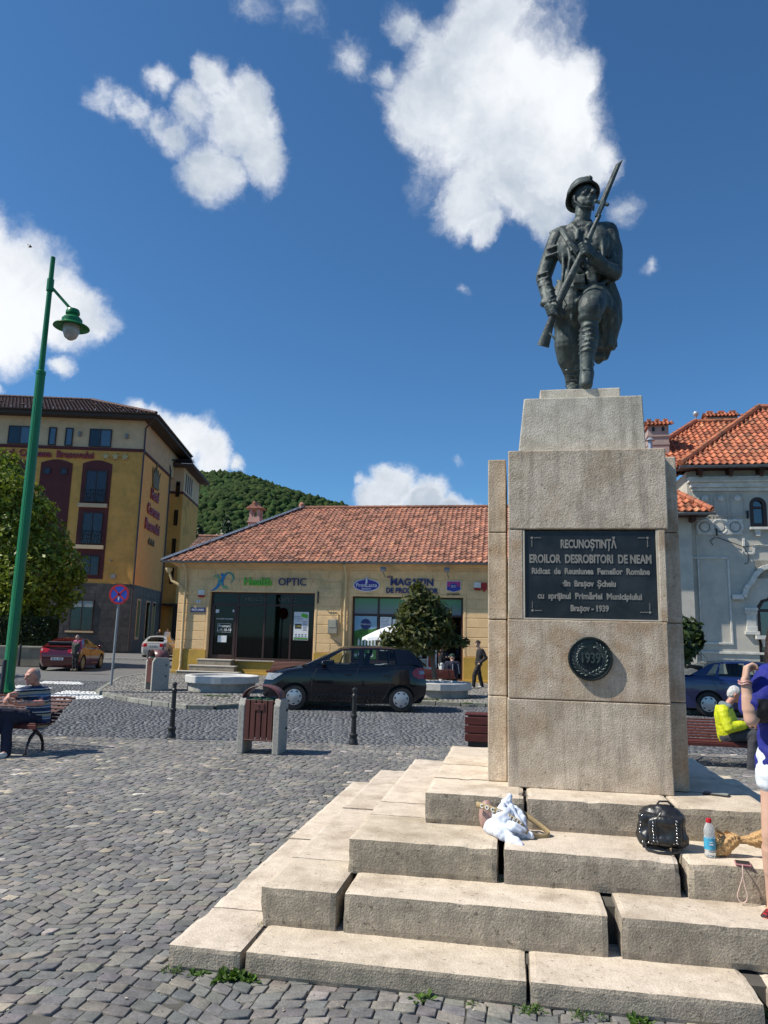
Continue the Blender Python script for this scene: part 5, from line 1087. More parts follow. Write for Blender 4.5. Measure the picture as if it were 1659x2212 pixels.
# windows of the hotel front
m_cur = mat('curtain', (.42, .47, .55), (.30, .34, .40), 9, .8, stretch=(9, 1, .3)); m_hgl = glassmat('hotel glass', (.8, .85, .88), -.01)
def hwin(x0, x1, z0, z1, panes=2, y=-.01, curtain=1, name='window'):
    b = MB(); t = .07; ws = (x1-x0)/panes
    b.box(x0, x1, y-.03, y+.09, z1-t, z1); b.box(x0, x1, y-.03, y+.09, z0, z0+t)
    for k in range(panes+1): xx = x0+ws*k; b.box(max(x0, xx-t*(.5 if 0 < k < panes else 1 if k else 0)), min(x1, xx+t*(.5 if 0 < k < panes else 0 if k else 1)), y-.028, y+.088, z0+t, z1-t)
    f = b.build(name, m_wood, ht)
    b = MB(); b.box(x0+.02, x1-.02, y+.0, y+.006, z0+.02, z1-.02); b.build('pane', m_hgl, f)
    b = MB(); b.mi = 0; b.box(x0+.02, x1-.02, y+.075, y+.08, z0+.02, z1-.02)
    b.mi = 1
    if curtain == 1: b.box(x0+.02+(x1-x0)*.5, x1-.05, y+.065, y+.070, z0+.03, z1-.03)
    if curtain == 2: b.box(x0+.1, x1-.1, y+.065, y+.070, z0+.03, z1-.03)
    b.build('curtain', [m_roomd, m_cur], f); return f
def inset_y(): pass
for (x0, x1, p) in ((-10.65, -8.8, 2), (-7.5, -6.9, 1), (-6.2, -5.6, 1), (-4.3, -2.55, 2), (-16.9, -15.1, 2), (-13.8, -13.2, 1), (-12.5, -11.9, 1)): hwin(x0, x1, 16.25, 17.72, p, -.06, 1 if p == 2 else 2)
b = MB()
def arch_panel(x0, x1, z0, z1, h=.3): b.prism([(x0, z0), (x1, z0), (x1, z1-h)]+[(x0+(x1-x0)*(1-k/8), z1-h+h*math.sin(PI*k/8)) for k in range(1, 8)]+[(x0, z1-h)], -.05, -.001, 'y')
arch_panel(-4.6, -2.3, 5.7, 15.15); arch_panel(-7.85, -5.4, 5.4, 15.1); arch_panel(-11.2, -8.9, 5.7, 15.1); arch_panel(-14.6, -12.2, 5.4, 15.1)
b.build('maroon_panel', m_mar, ht)
for (x0, x1, z0, z1) in ((-4.25, -2.6, 11.75, 14.3), (-4.2, -2.65, 8.4, 10.9), (-4.0, -2.65, 5.95, 7.5), (-10.9, -9.2, 11.75, 14.3), (-10.9, -9.2, 8.4, 10.9)): hwin(x0, x1, z0, z1, 2, -.10, 2)
for (x0, x1) in ((-7.6, -7.05), (-6.3, -5.75), (-14.2, -13.7)): hwin(x0, x1, 13.87, 14.4, 1, -.10, 2)
b = MB()
for (x0, x1, z) in ((-4.7, -2.35, 11.45), (-4.7, -2.35, 8.15), (-11.2, -8.9, 11.45)): b.box(x0+.05, x1-.05, -.28, -.051, z-.14, z+.16)
b.build('window_sill', m_hcr, ht)
for (x0, x1, z) in ((-4.4, -2.5, 11.7), (-4.4, -2.5, 8.4), (-11.1, -9.0, 11.7)):
    b = MB()
    for k in range(15): xx = x0+(x1-x0)*k/14; b.tube([(xx, -.25, z), (xx, -.25, z+1.05)], .012, 4)
    for zz in (.05, .4, .72, 1.05): b.box(x0, x1, -.265, -.235, z+zz-.012, z+zz+.012)
    b.build('railing', m_black, ht)
f = hwin(-4.5, -2.75, 1.7, 4.05, 2, -.12, 0); b = MB(); b.box(-4.45, -2.8, -.125, -.121, 3.5, 4.0); b.build('valance', mat('valance', (.30, .36, .36)), f)
b = MB(); b.box(-4.7, -2.6, -.3, -.081, 1.55, 1.68); b.build('window_sill', m_hcr, ht)
for (y0, y1) in ((1.6, 2.7), (4.4, 5.7), (6.6, 7.6)):
    b = MB(); b.box(.05, .09, y0, y1, 1.1, 4.3); f = b.build('window', m_hcr, ht); b = MB(); b.box(.091, .095, y0+.12, y1-.12, 1.2, 4.2); b.build('pane', m_dglass, f)
for (x, z) in ((-5.05, 17.25), (-1.35, 17.2)): b = MB(); b.tube([(x, -.1, z-.2), (x, -.1, z+.2)], .13, 10); b.build('wall_lamp', mat('grey fitting', (.25, .25, .25)), ht, True)
b = MB(); b.box(-1.65, -1.3, -.12, -.001, 5.75, 6.1); b.build('junction_box', MATS['grey fitting'], ht); b = MB(); b.box(-1.75, -1.65, -.5, -.001, 7.1, 7.2); b.build('camera_arm', MATS['grey fitting'], ht)
b = MB(); b.box(-4, 1.7, 9.4, 14, 4.15, 4.3); b.box(1.2, 1.6, 9.4, 9.6, 0, 4.15); b.build('canopy', mat('dark canopy', (.03, .04, .035)), ht)
m_red = mat('red letters', (.30, .03, .045), None, 5, .5); m_star = mat('pale gold stars', (.55, .45, .22), None, 5, .5); m_gold = mat('dull gold', (.16, .11, .04), None, 5, .6)
def star(b, cx, cz, r, y0, y1): b.prism([(cx+r*(1 if k % 2 == 0 else .42)*math.sin(k*PI/5), cz+r*(1 if k % 2 == 0 else .42)*math.cos(k*PI/5)) for k in range(10)], y0, y1, 'y')
hs = root('hotel_sign', 'long red gothic hotel name with three pale stars under the top floor', 'sign', Vector((P0[0], P0[1], 0))+Vector(frd)*-7.6+Vector((0, 0, 15.5)), HR)
text('lettering', 'Hotel  Coroana  Brasovului', .78, m_red, Vector((-.1, -.12, 0)), parent=hs, depth=.05, off=.018, sx=.90, shear=.0)
b = MB()
for k in range(3): star(b, 4.75+.76*k, -.02, .33, -.14, -.05)
b.build('star', m_star, hs)
hs = root('hotel_sign', 'vertical red gothic hotel name with gold crown on the side wall', 'sign', Vector((P0[0], P0[1], 0))+Vector(nfd)*4.5+Vector(frd)*.03+Vector((0, 0, 12.3)), HR+PI/2)
for s_, z, sz in (('Hotel', .9, 1.3), ('Coroana', -.45, 1.3), ('Brasovului', -1.8, 1.3)): text('lettering', s_, sz, m_red, Vector((0, -.05, z)), parent=hs, depth=.05, off=.02, sx=.88)
b = MB()
for k in range(3): star(b, -.7+.7*k, -3.1, .33, -.1, -.02)
b.build('star', m_gold, hs)
b = MB(); b.prism([(-.9, 1.8), (.9, 1.8), (1.35, 3.2), (.85, 2.6), (.6, 3.3), (.3, 2.7), (0, 3.7), (-.3, 2.7), (-.6, 3.3), (-.85, 2.6), (-1.35, 3.2)], -.08, -.01, 'y'); b.box(-.95, .95, -.12, -.01, 1.55, 1.85); b.ball((0, -.06, 3.75), (.16, .05, .16)); b.build('crown', m_gold, hs)
# house with the brown roof between hotel and shop
bh = root('background_house', 'house with faded brown tile roof peeping out between hotel and shops', 'building', (-11, 52, 0), R(-4))
b = MB(); b.box(-3.2, 6, 0, 8, 0, 6.9); b.build('wall', m_hoc, bh); b = MB(); tile_roof(b, [(-3.4, -.3, 6.8), (6.2, -.3, 6.8), (6.2, 4, 9.0), (-3.4, 4, 9.0)], .28, .3, [(1, 1, 1), (1.5, 1.3, 1.2), (.7, .7, .7)], [4, 2, 2], seed=31); ridge_caps(b, (-3.4, 4, 9.05), (6.2, 4, 9.05), .12, .4, (1.6, 1.4, 1.3)); b.build('roof', mat('faded brown tiles', (.20, .11, .08), (.12, .07, .055), 5, .85, attr='col'), bh, fix=False)
# ================================================================== STREET FURNITURE
m_gpaint = mat('green lamp paint', (.010, .165, .045), (.008, .135, .038), 12, .32, .0006, 60, spec=.5)
lp = gz(15, 1497); k_ = lp.y
def zat(x, y, Yd): d = ray(x, y); return Vector(C0+d*Yd/d[1])
tp = zat(122, 556, lp.y); joint = zat(98, 803, lp.y).z; br = zat(120, 612, lp.y).z
sl = root('street_lamp', 'tall green fluted street lamp post with one hanging hooded lantern', 'street lamp', (lp.x, lp.y, 0))
dx = (tp.x-lp.x); f_ = lambda z: dx*z/tp.z
b = MB(); n = 28
b.lathe([(.26, 0), (.26, .05), (.2, .12), (.155, .3), (.128, joint-.02)], seg=36, flute=.05); b.lathe([(.138, joint-.09), (.138, joint), (.1, joint+.03)], seg=24)
b.build('pole_base', m_gpaint, sl, True)
b = MB(); b.lathe([(.084, joint), (.073, br-.1), (.067, tp.z)], seg=20); b.lathe([(.10, br-.25), (.10, br+.12)], seg=20); b.build('pole', m_gpaint, sl, True)
lc = zat(155, 700, lp.y); lx = lc.x-lp.x-.0
b = MB(); b.tube([(0, 0, br-.08), (lx-.08, 0, lc.z+.48)], .045, 10); b.tube([(lx-.08, 0, lc.z+.5), (lx, 0, lc.z+.40)], .05, 10); b.build('bracket', m_gpaint, sl, True)
S = 1.0
b = MB(); b.lathe([(.05, .50), (.17, .47), (.20, .40), (.20, .33), (.15, .30), (.15, .26), (.24, .22), (.29, .16), (.29, .05), (.30, .04), (.50, -.06), (.515, -.09), (.50, -.085), (.28, -.02), (.0, -.0)], (lx, 0, lc.z-.02), 36); b.build('lamp_shade', m_gpaint, sl, True)
b = MB(); b.lathe([(.235, -.03), (.24, -.14), (.225, -.27), (.17, -.40), (.08, -.47), (0, -.49)], (lx, 0, lc.z-.02), 28); b.build('globe', mat('frosted globe', (.36, .35, .32), (.28, .27, .25), 8, .2, spec=.6), sl, True)
# no stopping sign
sp = gz(240, 1481, .06); ss = root('no_stopping_sign', 'round blue no stopping sign with red cross on a slim grey pole', 'sign', (sp.x, sp.y, .06))
dc = zat(256, 1284, sp.y); sc_ = 1.0; R0 = 21.5*sp.y/FP
b = MB(); b.tube([(0, 0, 0), (.02, 0, dc.z-.4), (.03, 0, dc.z+.0)], .038, 12); b.build('pole', mat('galvanised pole', (.30, .32, .33), (.25, .26, .28), 5, .5, metal=.3), ss, True)
rx = Matrix.Rotation(PI/2, 3, 'X'); c = (.03, -.05, dc.z-.06)
m_sred = mat('sign red', (.55, .02, .03), None, 5, .4); m_sblue = mat('sign blue', (.03, .09, .50), None, 5, .4)
b = MB(); b.lathe([(R0, -.01), (R0, .01), (R0*.80, .012), (R0*.80, .006), (0, .005)], c, 36, rx)
for s in (1, -1): b.obox((c[0], c[1]-.012, c[2]), (R0*1.7, .008, R0*.17), (0, s*R(45), 0))
b.build('disc', m_sred, ss); b = MB(); b.lathe([(R0*.80, .004), (R0*.80, .0085), (0, .0085)], c, 36, rx); b.build('blue_field', m_sblue, ss)
b = MB(); b.box(c[0]-.02, c[0]+.02, c[1]-.022, c[1]-.017, c[2]-R0*.6, c[2]-R0*.33); b.prism([(c[0]-.045, c[2]-R0*.36), (c[0]+.045, c[2]-R0*.36), (c[0], c[2]-R0*.2)], c[1]-.022, c[1]-.017, 'y'); b.build('arrow', m_paper, ss)
# bollards
def bollard(x, y, lab, z=0, first=[]):
    if first: o = dup(first[0]); o.location = (x, y, z); o['label'] = lab; return o
    r = root('bollard', lab, 'bollard', (x, y, z), 0, 'black cast iron bollards along the road'); b = MB()
    b.lathe([(.075, 0), (.075, .05), (.06, .07), (.06, .12), (.07, .13), (.07, .16), (.045, .18), (.04, .42), (.05, .43), (.05, .47), (.04, .48), (.036, .74), (.046, .75), (.046, .79), (.03, .81), (.03, .85), (.042, .865), (.042, .89), (.02, .91), (0, .915)], seg=18)
    b.build('post', m_black, r, True); b = MB(); b.lathe([(.062, .0), (.062, .02), (0, .02)], (0, 0, .875), 16) if 0 else b.lathe([(.052, .43), (.056, .45), (.052, .47)], seg=18); b.build('ring', m_black, r, True); first.append(r); return r
p = gz(370, 1593); bollard(p.x, p.y, 'black ringed bollard on the road edge, left of the concrete litter bin'); p = gz(763, 1608); bollard(p.x, p.y, 'black ringed bollard standing in front of the black hatchback')
for (x, y, h, lab) in ((40, 1440, 1.0, 'thin dark post before the low garden wall at the left'), (318, 1461, 1.0, 'dark post left of the far litter bin'), (374, 1448, 1.0, 'dark post at the corner of the shop house'), (349, 1446, 1.0, 'dark post hidden mostly behind the far litter bin'), (2, 1504, .9, 'dark stub post at the foot of the green lamp')):
    p = gz(x, y); r = root('guard_post', lab, 'post', (p.x, p.y, 0), 0, 'plain dark guard posts'); b = MB(); b.lathe([(.055, 0), (.055, h), (.04, h+.03), (0, h+.04)], seg=14); b.build('post', m_black, r, True)
# litter bins
m_agg = mat('washed concrete', (.43, .41, .36), (.27, .26, .235), 45, .9, .003, 120); m_bwood = mat('maroon slats', (.115, .035, .026), (.085, .026, .020), 14, .5, .0015, 60, stretch=(1, 1, .12)); m_hood = mat('brown plastic hood', (.14, .055, .055), (.12, .045, .045), 4, .38); m_bag = mat('green bin bag', (.01, .06, .035), None, 5, .35)
bn = root('litter_bin', 'litter bin with washed concrete sides, maroon slats and a brown arched hood in the foreground', 'litter bin', tuple(gz(565, 1625)), -A, 'concrete and wood litter bins')
for s in (-1, 1):
    b = MB(); x0 = .23 if s > 0 else -.23-.085; w_ = .17 if s > 0 else .085
    pr = [(-.21, 0), (.21, 0), (.21, .70), (.15, .80), (-.15, .80), (-.21, .70)]; x0, x1 = (.225, .325) if s > 0 else (-.325, -.225)
    b.prism(pr, x0, x1, 'x'); b.build('side_panel', m_agg, bn, bevel=.012, seg=2)
b = MB()
for y in (-.19, .19):
    for k in range(5): x = -.2225+.09*k; b.box(x, x+.072, y-.015, y+.015, .21, .78)
    b.box(-.2225, .2225, y-.02, y+.02, .19, .21)
b.box(-.215, -.205, -.17, .17, .21, .77); b.box(.205, .215, -.17, .17, .21, .77); b.build('slats', m_bwood, bn, bevel=.004)
b = MB(); b.box(-.075, .075, -.217, -.2055, .63, .73); b.build('badge_plate', m_bwood, bn, bevel=.003)
b = MB(); b.box(-.006, .006, -.2215, -.2175, .65, .715); b.box(-.02, .02, -.2215, -.2175, .69, .70); b.tube([(-.015, -.2195, .65), (.012, -.2195, .655)], .003, 5); b.build('badge_relief', mat('badge relief', (.06, .02, .015)), bn)
b = MB()
L_ = [(.30*math.cos(a), .79+.20*math.sin(a)) for a in np.linspace(R(175), R(5), 17)]
b.grid([[(x, -.16, z), (x, .16, z), (x*.965, .16, z-.008), (x*.965, -.16, z-.008)] for x, z in L_], True); b.build('hood', m_hood, bn, 'all')
b = MB(); b.box(-.20, .20, -.17, .17, .74, .785); g = random.Random(2)
b.build('inner_rim', m_bag, bn, bevel=.01); b = MB()
for k in range(14): a = g.uniform(0, 6.28); b.ball((.19*math.cos(a), .15*math.sin(a), .79), (.05, .03, .02), 7, 5)
b.build('bin_bag', m_bag, bn, True)
b = MB(); 
for y in (-.08, .08): b.lathe([(.02, -.0), (.02, .02)], (.325, y*0+.12, .35 if y < 0 else .62), 10, Matrix.Rotation(PI/2, 3, 'Y'))
b.build('bolt_hole', m_black, bn)
b2 = dup(bn); q = gz(337, 1490, .06); b2.location = (q.x, q.y, .06); b2.rotation_euler = (0, 0, R(-58)); b2['label'] = 'litter bin of concrete and maroon slats on the far pavement, turned sideways'; b2.scale = (1.18, 1.18, 1.18)
# benches
m_slat = mat('maroon bench slats', (.105, .028, .024), (.07, .02, .018), 16, .6, .001, 60, stretch=(.15, 1, 1), spec=.25); m_iron = mat('cast iron', (.035, .022, .022), (.022, .016, .016), 20, .45, .001, 60)
def bench(label, t, n, length=1.9, rz=-A, z=0, leg='cast', flip=False, name='park_bench'):
    r = root(name, label, 'bench', G(t, n, z), rz+(PI if flip else 0), 'maroon slatted park benches'); h = length/2
    b = MB()
    for k in range(5): b.obox((0, .03+.088*k, .42-.006*k*(k < 4)), (length, .075, .03), (R(-2), 0, 0))
    b.obox((0, -.022, .385), (length, .028, .06)); b.build('seat', m_slat, r, bevel=.005)
    b = MB()
    for k in range(6): y = .46+.045*k+.004*k*k; b.obox((0, y, .46+.044*k), (length, .022, .042), (R(-24-4*k), 0, 0))
    b.obox((0, .46+.045*6+.12, .46+.044*6-.004), (length+.02, .05, .028), (R(-10), 0, 0)); b.build('backrest', m_slat, r, bevel=.005)
    for s in ((-h+.17, h-.17) if leg == 'cast' else (-h+.45, h-.45)):
        b = MB()
        if leg == 'cast':
            b.tube([(s, .02, 0), (s, .05, .12), (s, .11, .22), (s, .21, .29), (s, .26, .34)], [.016, .018, .024, .026, .022], 8); b.tube([(s, .42, 0), (s, .41, .12), (s, .35, .22), (s, .24, .29), (s, .2, .36)], [.022, .02, .026, .026, .02], 8); b.lathe([(.03, -.01), (.03, .01)], (s, .02, .01), 8)
            b.tube([(s, .04, .37), (s, .2, .375), (s, .40, .38), (s, .53, .44), (s, .61, .53), (s, .74, .62), (s, .86, .70)], .016, 6); b.tube([(s, .21, .29), (s, .12, .36), (s, .03, .37)], .014, 6)
        else:
            b.lathe([(.09, 0), (.09, .05), (.06, .07), (.06, .12), (.075, .13), (.06, .15), (.05, .36)], (s, .22, 0), 14); b.tube([(s, .02, .37), (s, .40, .38), (s, .53, .44), (s, .61, .53), (s, .74, .62), (s, .86, .70)], .018, 6)
        b.build('leg', m_iron, r, True)
    return r
bench('maroon slatted bench with the seated man in the striped polo shirt', -7.55, 9.80)
yb_ = bench('maroon slatted bench with the white haired man in the yellow jacket', 3.35, 11.95, 2.6, leg='post'); yb_.scale = (1, 1, .82)
q = gz(636, 1476, .06); qq = Vector((float(np.array(q)@T_), float(np.array(q)@N_), .06)); bench('maroon slatted bench on the pavement before the optician, behind the black car', qq.x, qq.y-.2, 2.0, z=.06)
bb_ = bench('dark bench seen from behind beyond the right planter', -3.1, 26.0, 2.3, z=.06, flip=True); bb_.scale = (1, 1, .92)
# backless bench piece left of the pedestal
r = root('slatted_bench', 'backless maroon bench with slatted front, cut off by the left flank of the pedestal', 'bench', G(.35, 12.75), -A)
b = MB(); 
for k in range(4): b.box(-1.15, 1.15, .02+.10*k, .11+.10*k, .50, .53)
b.build('seat', m_slat, r, bevel=.006); b = MB()
for k in range(3): b.box(-1.15, 1.15, -.005, .03, .36-.135*k, .48-.135*k)
b.build('front_slats', m_slat, r, bevel=.006); b = MB(); b.box(-1.1, 1.1, .05, .4, 0, .495); b.build('frame', m_iron, r)
# round planters
m_conc = mat('planter concrete', (.40, .38, .34), (.30, .29, .26), 5, .9, .004, 50, stain=(.22, .22, .2), sscale=2); m_concw = mat('pale planter rim', (.58, .57, .54), (.48, .47, .44), 5, .85, .003, 50); m_soil = mat('soil', (.10, .075, .05), None, 9, .95)
def planter(label, x, y, R_, seg, z=.06, h=.42, rot=0):
    r = root('stone_planter', label, 'planter', (x, y, z), rot, 'round concrete planters on the pavement'); b = MB(); b.lathe([(R_-.10, 0), (R_-.10, h-.18)], seg=seg); b.build('base', m_conc, r, bevel=.01)
    b = MB(); b.lathe([(R_-.2, h-.20), (R_, h-.20), (R_, h), (R_-.2, h), (R_-.22, h-.06), (R_-.2, h-.20)], seg=seg); b.build('rim', m_concw, r, bevel=.012)
    b = MB(); b.lathe([(R_-.19, h-.08), (R_*.5, h-.04), (0, h-.02)], seg=seg); b.build('soil', m_concw if seg > 12 else m_soil, r, True); return r
q = gz(462, 1497, .06); planter('low round pale concrete planter without plants before the optician', q.x, q.y+1.0, 1.10, 36, h=.45)
planter('low faceted concrete planter holding the small tree', 1.75, 22.6, .98, 14, rot=.2)
# white parasol and ice cream chest at the second shop
pp = root('parasol', 'white parasol half hidden behind the small tree', 'parasol', G(-4.35, 28.2, -.02), -A)
b = MB(); n = 8; z0, z1, rr = 2.30, 2.72, 1.35
tz = zat(822, 1362, 28.7)
rim = [(rr*math.cos(2*PI*k/n), rr*math.sin(2*PI*k/n), z0-.55) for k in range(n)]
for k in range(n):
    p, q = Vector(rim[k]), Vector(rim[(k+1) % n]); m = (p+q)/2+Vector((0, 0, .05)); ap = Vector((0, 0, z1-.45)); 
    rows = []
    for s in (0, .33, .66, 1): w_ = ap.lerp(p, s), ap.lerp(m, s), ap.lerp(q, s); rows.append([x+Vector((0, 0, .06*math.sin(PI*s)*(1 if i == 1 else .4)*-1*(-1))) for i, x in enumerate(w_)])
    b.grid(rows); b.grid([[p, m, q], [p-Vector((0, 0, .12)), m-Vector((0, 0, .12)), q-Vector((0, 0, .12))]])
b.build('canopy', mat('white canvas', (.76, .78, .80), (.70, .72, .75), 3, .8, sheen=.2), pp, fix=False); b = MB(); b.tube([(0, 0, 0), (0, 0, 2.25)], .022, 8)
for k in range(8): b.tube([(0, 0, 2.0), tuple(Vector(rim[k])*.6+Vector((0, 0, .82)))], .008, 4)
b.build('pole', m_metalw, pp)
fz = root('ice_cream_chest', 'pale blue ice cream chest in the shop doorway behind the small tree', 'freezer', G(-3.9, 29.3, .06), -A)
b = MB(); b.box(-.55, .55, -.3, .3, .08, .85); b.build('cabinet', mat('pale blue enamel', (.38, .50, .55), None, 5, .4), fz, bevel=.03, seg=2); b = MB(); b.box(-.55, .55, -.3, .3, .855, .90); b.build('lid', m_metalw, fz, bevel=.01); b = MB(); b.box(-.5, -.1, -.03, 0, .95, 1.5); b.box(.02, .38, -.03, 0, .95, 1.5); b.box(.6, .98, -.25, -.22, .35, 1.35); b.build('price_board', m_paper, fz)
b = MB(); b.box(.66, .92, -.262, -.251, .6, 1.1); b.build('price_board', mat('red print', (.35, .05, .04)), fz)
# ================================================================== CARS
def lerpp(t, pts):
    xs = [p[0] for p in pts]; return float(np.interp(t, xs, [p[1] for p in pts]))
m_tyre = mat('tyre rubber', (.012, .012, .012), (.02, .02, .02), 8, .8); m_hub = mat('silver wheel trim', (.52, .53, .55), (.45, .46, .48), 5, .3, metal=.6); m_int = mat('car interior', (.035, .035, .04), (.025, .025, .03), 6, .8)
m_cg = glassmat('car glass', (.74, .79, .77), .0); m_cgd = glassmat('dark car glass', (.12, .13, .14), .10); m_clear = mat('headlamp glass', (.34, .36, .38), (.18, .19, .2), 14, .08, spec=.8); m_tail = mat('tail lamp red', (.42, .015, .02), (.30, .01, .015), 20, .12, spec=.7)
def car(label, paint, sp, loc, rz, name='parked_car', rim='cap', glass=None, plate=None):
    glass = glass or m_cg; L, W, wb = sp['L'], sp['W'], sp['wheels']; wr_ = sp['wr']
    r = root(name, label, 'car', loc, rz, 'cars parked around the square')
    side = [(.12, .90), (.25, .955), (.42, .985), (.62, 1.0), (.80, .992), (1.0, .965), (1.2, .94)]
    def plan(x): e = sp.get('round', .42); f = min(x, L-x); return 1-.26*max(0, 1-f/e)**2.2
    def hw(x, z): return W/2*plan(x)*lerpp(z, side)
    xn = lambda z: lerpp(z, sp['nose']); xr = lambda z: lerpp(z, sp['tail'])
    def zb(x):
        z = sp.get('sill', .2)
        for c in wb:
            d = abs(x-c); RA = wr_+.045
            if d < RA: z = max(z, wr_+math.sqrt(RA*RA-d*d)-.0)
        return z
    xs = set(np.round(np.linspace(0, L, 30), 3))
    for c in wb: xs |= {round(c+(wr_+.045)*math.cos(a), 3) for a in np.linspace(0, PI, 15)} | {round(c-(wr_+.05), 3), round(c+wr_+.05, 3)}
    xs = sorted(x for x in xs if 0 <= x <= L); K = 9
    def P(x, z, s): # squeeze x between nose and tail curves
        a, c = xn(z), xr(z); xx = a+(x/L)*(c-a) if True else x
        return Vector((xx, s*hw(x, z), z))
    def zt(x): return lerpp(x, sp['deck'])
    b = MB()
    for s in (-1, 1):
        rows = []
        for x in xs:
            z0, z1 = zb(x), zt(x); row = [(P(x, z0, s).x, s*(hw(x, z0)-.22), z0+.01)]
            for k in range(K): z = z0+(z1-.07-z0)*k/(K-1); row.append(P(x, z, s))
            q = P(x, z1, s); row += [(q.x, q.y*.975, z1-.025), (q.x, q.y*.93, z1-.004), (q.x, q.y*.80, z1+.012), (q.x, q.y*.45, z1+.026), (q.x, 0, z1+.03)]
            rows.append([tuple(v) for v in row])
        b.grid(rows)
    for x in (xs[0], xs[-1]):                          # end caps
        z0, z1 = zb(x), zt(x); rows = []
        for k in range(K): z = z0+(z1-.07-z0)*k/(K-1); q = P(x, z, 1); rows.append([(q.x, q.y*u, z) for u in (-1, -.5, 0, .5, 1)])
        q = P(x, z1, 1); rows.append([(q.x, q.y*.975*u, z1-.025) for u in (-1, -.5, 0, .5, 1)]); rows.append([(q.x, q.y*.93*u, z1-.004+(.03*(1-abs(u)))) for u in (-1, -.5, 0, .5, 1)]); b.grid(rows)
    # greenhouse
    B0, B1, Tf, Tr = sp['base'][0], sp['base'][1], sp['roof'][0][0], sp['roof'][-1][0]
    us = sp['us']; wins = sp['wins']; nu = sorted(set([0, 1]+list(us)+[u for w_ in wins for u in w_])); vsn = [0, .06, .3, .55, .75, .90, 1]
    def GS(u, v, s):
        mp_ = sp['map']; xb = lerpp(u, [(q[0], q[1]) for q in mp_]); xt = lerpp(u, [(q[0], q[2]) for q in mp_]); zB = zt(xb)-.004; zT = lerpp(xt, sp['roof'])-.05
        x = xb+(xt-xb)*v; z = zB+(zT-zB)*v; yb = hw(xb, .9)*.93; yt = W/2*sp['rw']*(1-.05*abs(2*u-1)**3)
        return Vector((x, s*(yb+(yt-yb)*v**1.25), z))
    def isw(u, v): return any(a-1e-6 <= u <= c+1e-6 for a, c in wins) and .06 < v < .90
    for s in (-1, 1):
        for i in range(len(nu)-1):
            for j in range(len(vsn)-1):
                if isw((nu[i]+nu[i+1])/2, (vsn[j]+vsn[j+1])/2): continue
                b.add([GS(nu[i], vsn[j], s), GS(nu[i+1], vsn[j], s), GS(nu[i+1], vsn[j+1], s), GS(nu[i], vsn[j+1], s)], [(0, 1, 2, 3)])
    ys = [-1, -.75, -.4, 0, .4, .75, 1]
    def RF(u, k, cr=.05): l, rr = GS(u, 1, -1), GS(u, 1, 1); q = l.lerp(rr, (k+1)/2); q.z += cr*(1-k*k); return q
    b.grid([[RF(u, k) for k in ys] for u in np.linspace(0, 1, 12)])
    def EG(u, k, v):
        l, rr = GS(u, v, -1), GS(u, v, 1); q = l.lerp(rr, (k+1)/2); q.x += (-1 if u == 0 else 1)*.10*(1-k*k)*(1-v*.9); q.z += .05*(1-k*k)*v; return q
    for u, vs_ in ((0, [0, .05, .5, .93, 1]), (1, [0, .08 if not sp.get('hatch') else .2, .5, .88, 1])):
        for j in range(len(vs_)-1):
            for i in range(len(ys)-1):
                if 0 < j < len(vs_)-2+0 and 0 < i < len(ys)-2: continue
                if j in (1, 2) and 0 < i < len(ys)-2: continue
                b.add([EG(u, ys[i], vs_[j]), EG(u, ys[i+1], vs_[j]), EG(u, ys[i+1], vs_[j+1]), EG(u, ys[i], vs_[j+1])], [(0, 1, 2, 3)])
    body = b.build('body', paint, r, True)
    for s in (-1, 1):
        for a, c in wins:
            w_ = MB(); nn = sorted(set([a, c]+[u for u in nu if a < u < c])); w_.grid([[GS(u, v, s)*1.0-Vector((0, s*.006, 0)) for u in nn] for v in (.06, .3, .55, .75, .90)]); w_.build('side_window', glass, r, 'all')
    w_ = MB(); w_.grid([[EG(0, k, v)+Vector((.008, 0, -.004)) for k in ys[1:-1]] for v in (.05, .5, .93)]); w_.build('windscreen', glass, r, 'all')
    w_ = MB(); w_.grid([[EG(1, k, v)-Vector((.008, 0, .004)) for k in ys[1:-1]] for v in (.08 if not sp.get('hatch') else .2, .5, .88)]); w_.build('rear_window', m_cgd, r, 'all')
    # interior
    w_ = MB(); zd = zt((B0+B1)/2)
    for y in (-.36, .36): w_.obox((B0+(B1-B0)*.52, y, zd+.10), (.12, .42, .42), (0, R(10), 0)); w_.obox((B0+(B1-B0)*.55, y, zd+.33), (.08, .22, .14), (0, R(10), 0))
    w_.obox((B0+(B1-B0)*.88, 0, zd+.08), (.14, 1.2, .36), (0, R(12), 0)); w_.box(B0+.3, B1-.1, -W/2*.8, W/2*.8, zd-.02, zd+.038); w_.obox((B0+(B1-B0)*.18, 0, zd+.06), (.3, 1.3, .10))
    w_.tube([(B0+(B1-B0)*.30+.06*math.cos(a), -.36+.18*math.sin(a)*1, zd+.10+.16*math.cos(a)) for a in np.linspace(0, 2*PI, 17)], .012, 6); w_.build('seats', m_int, r)
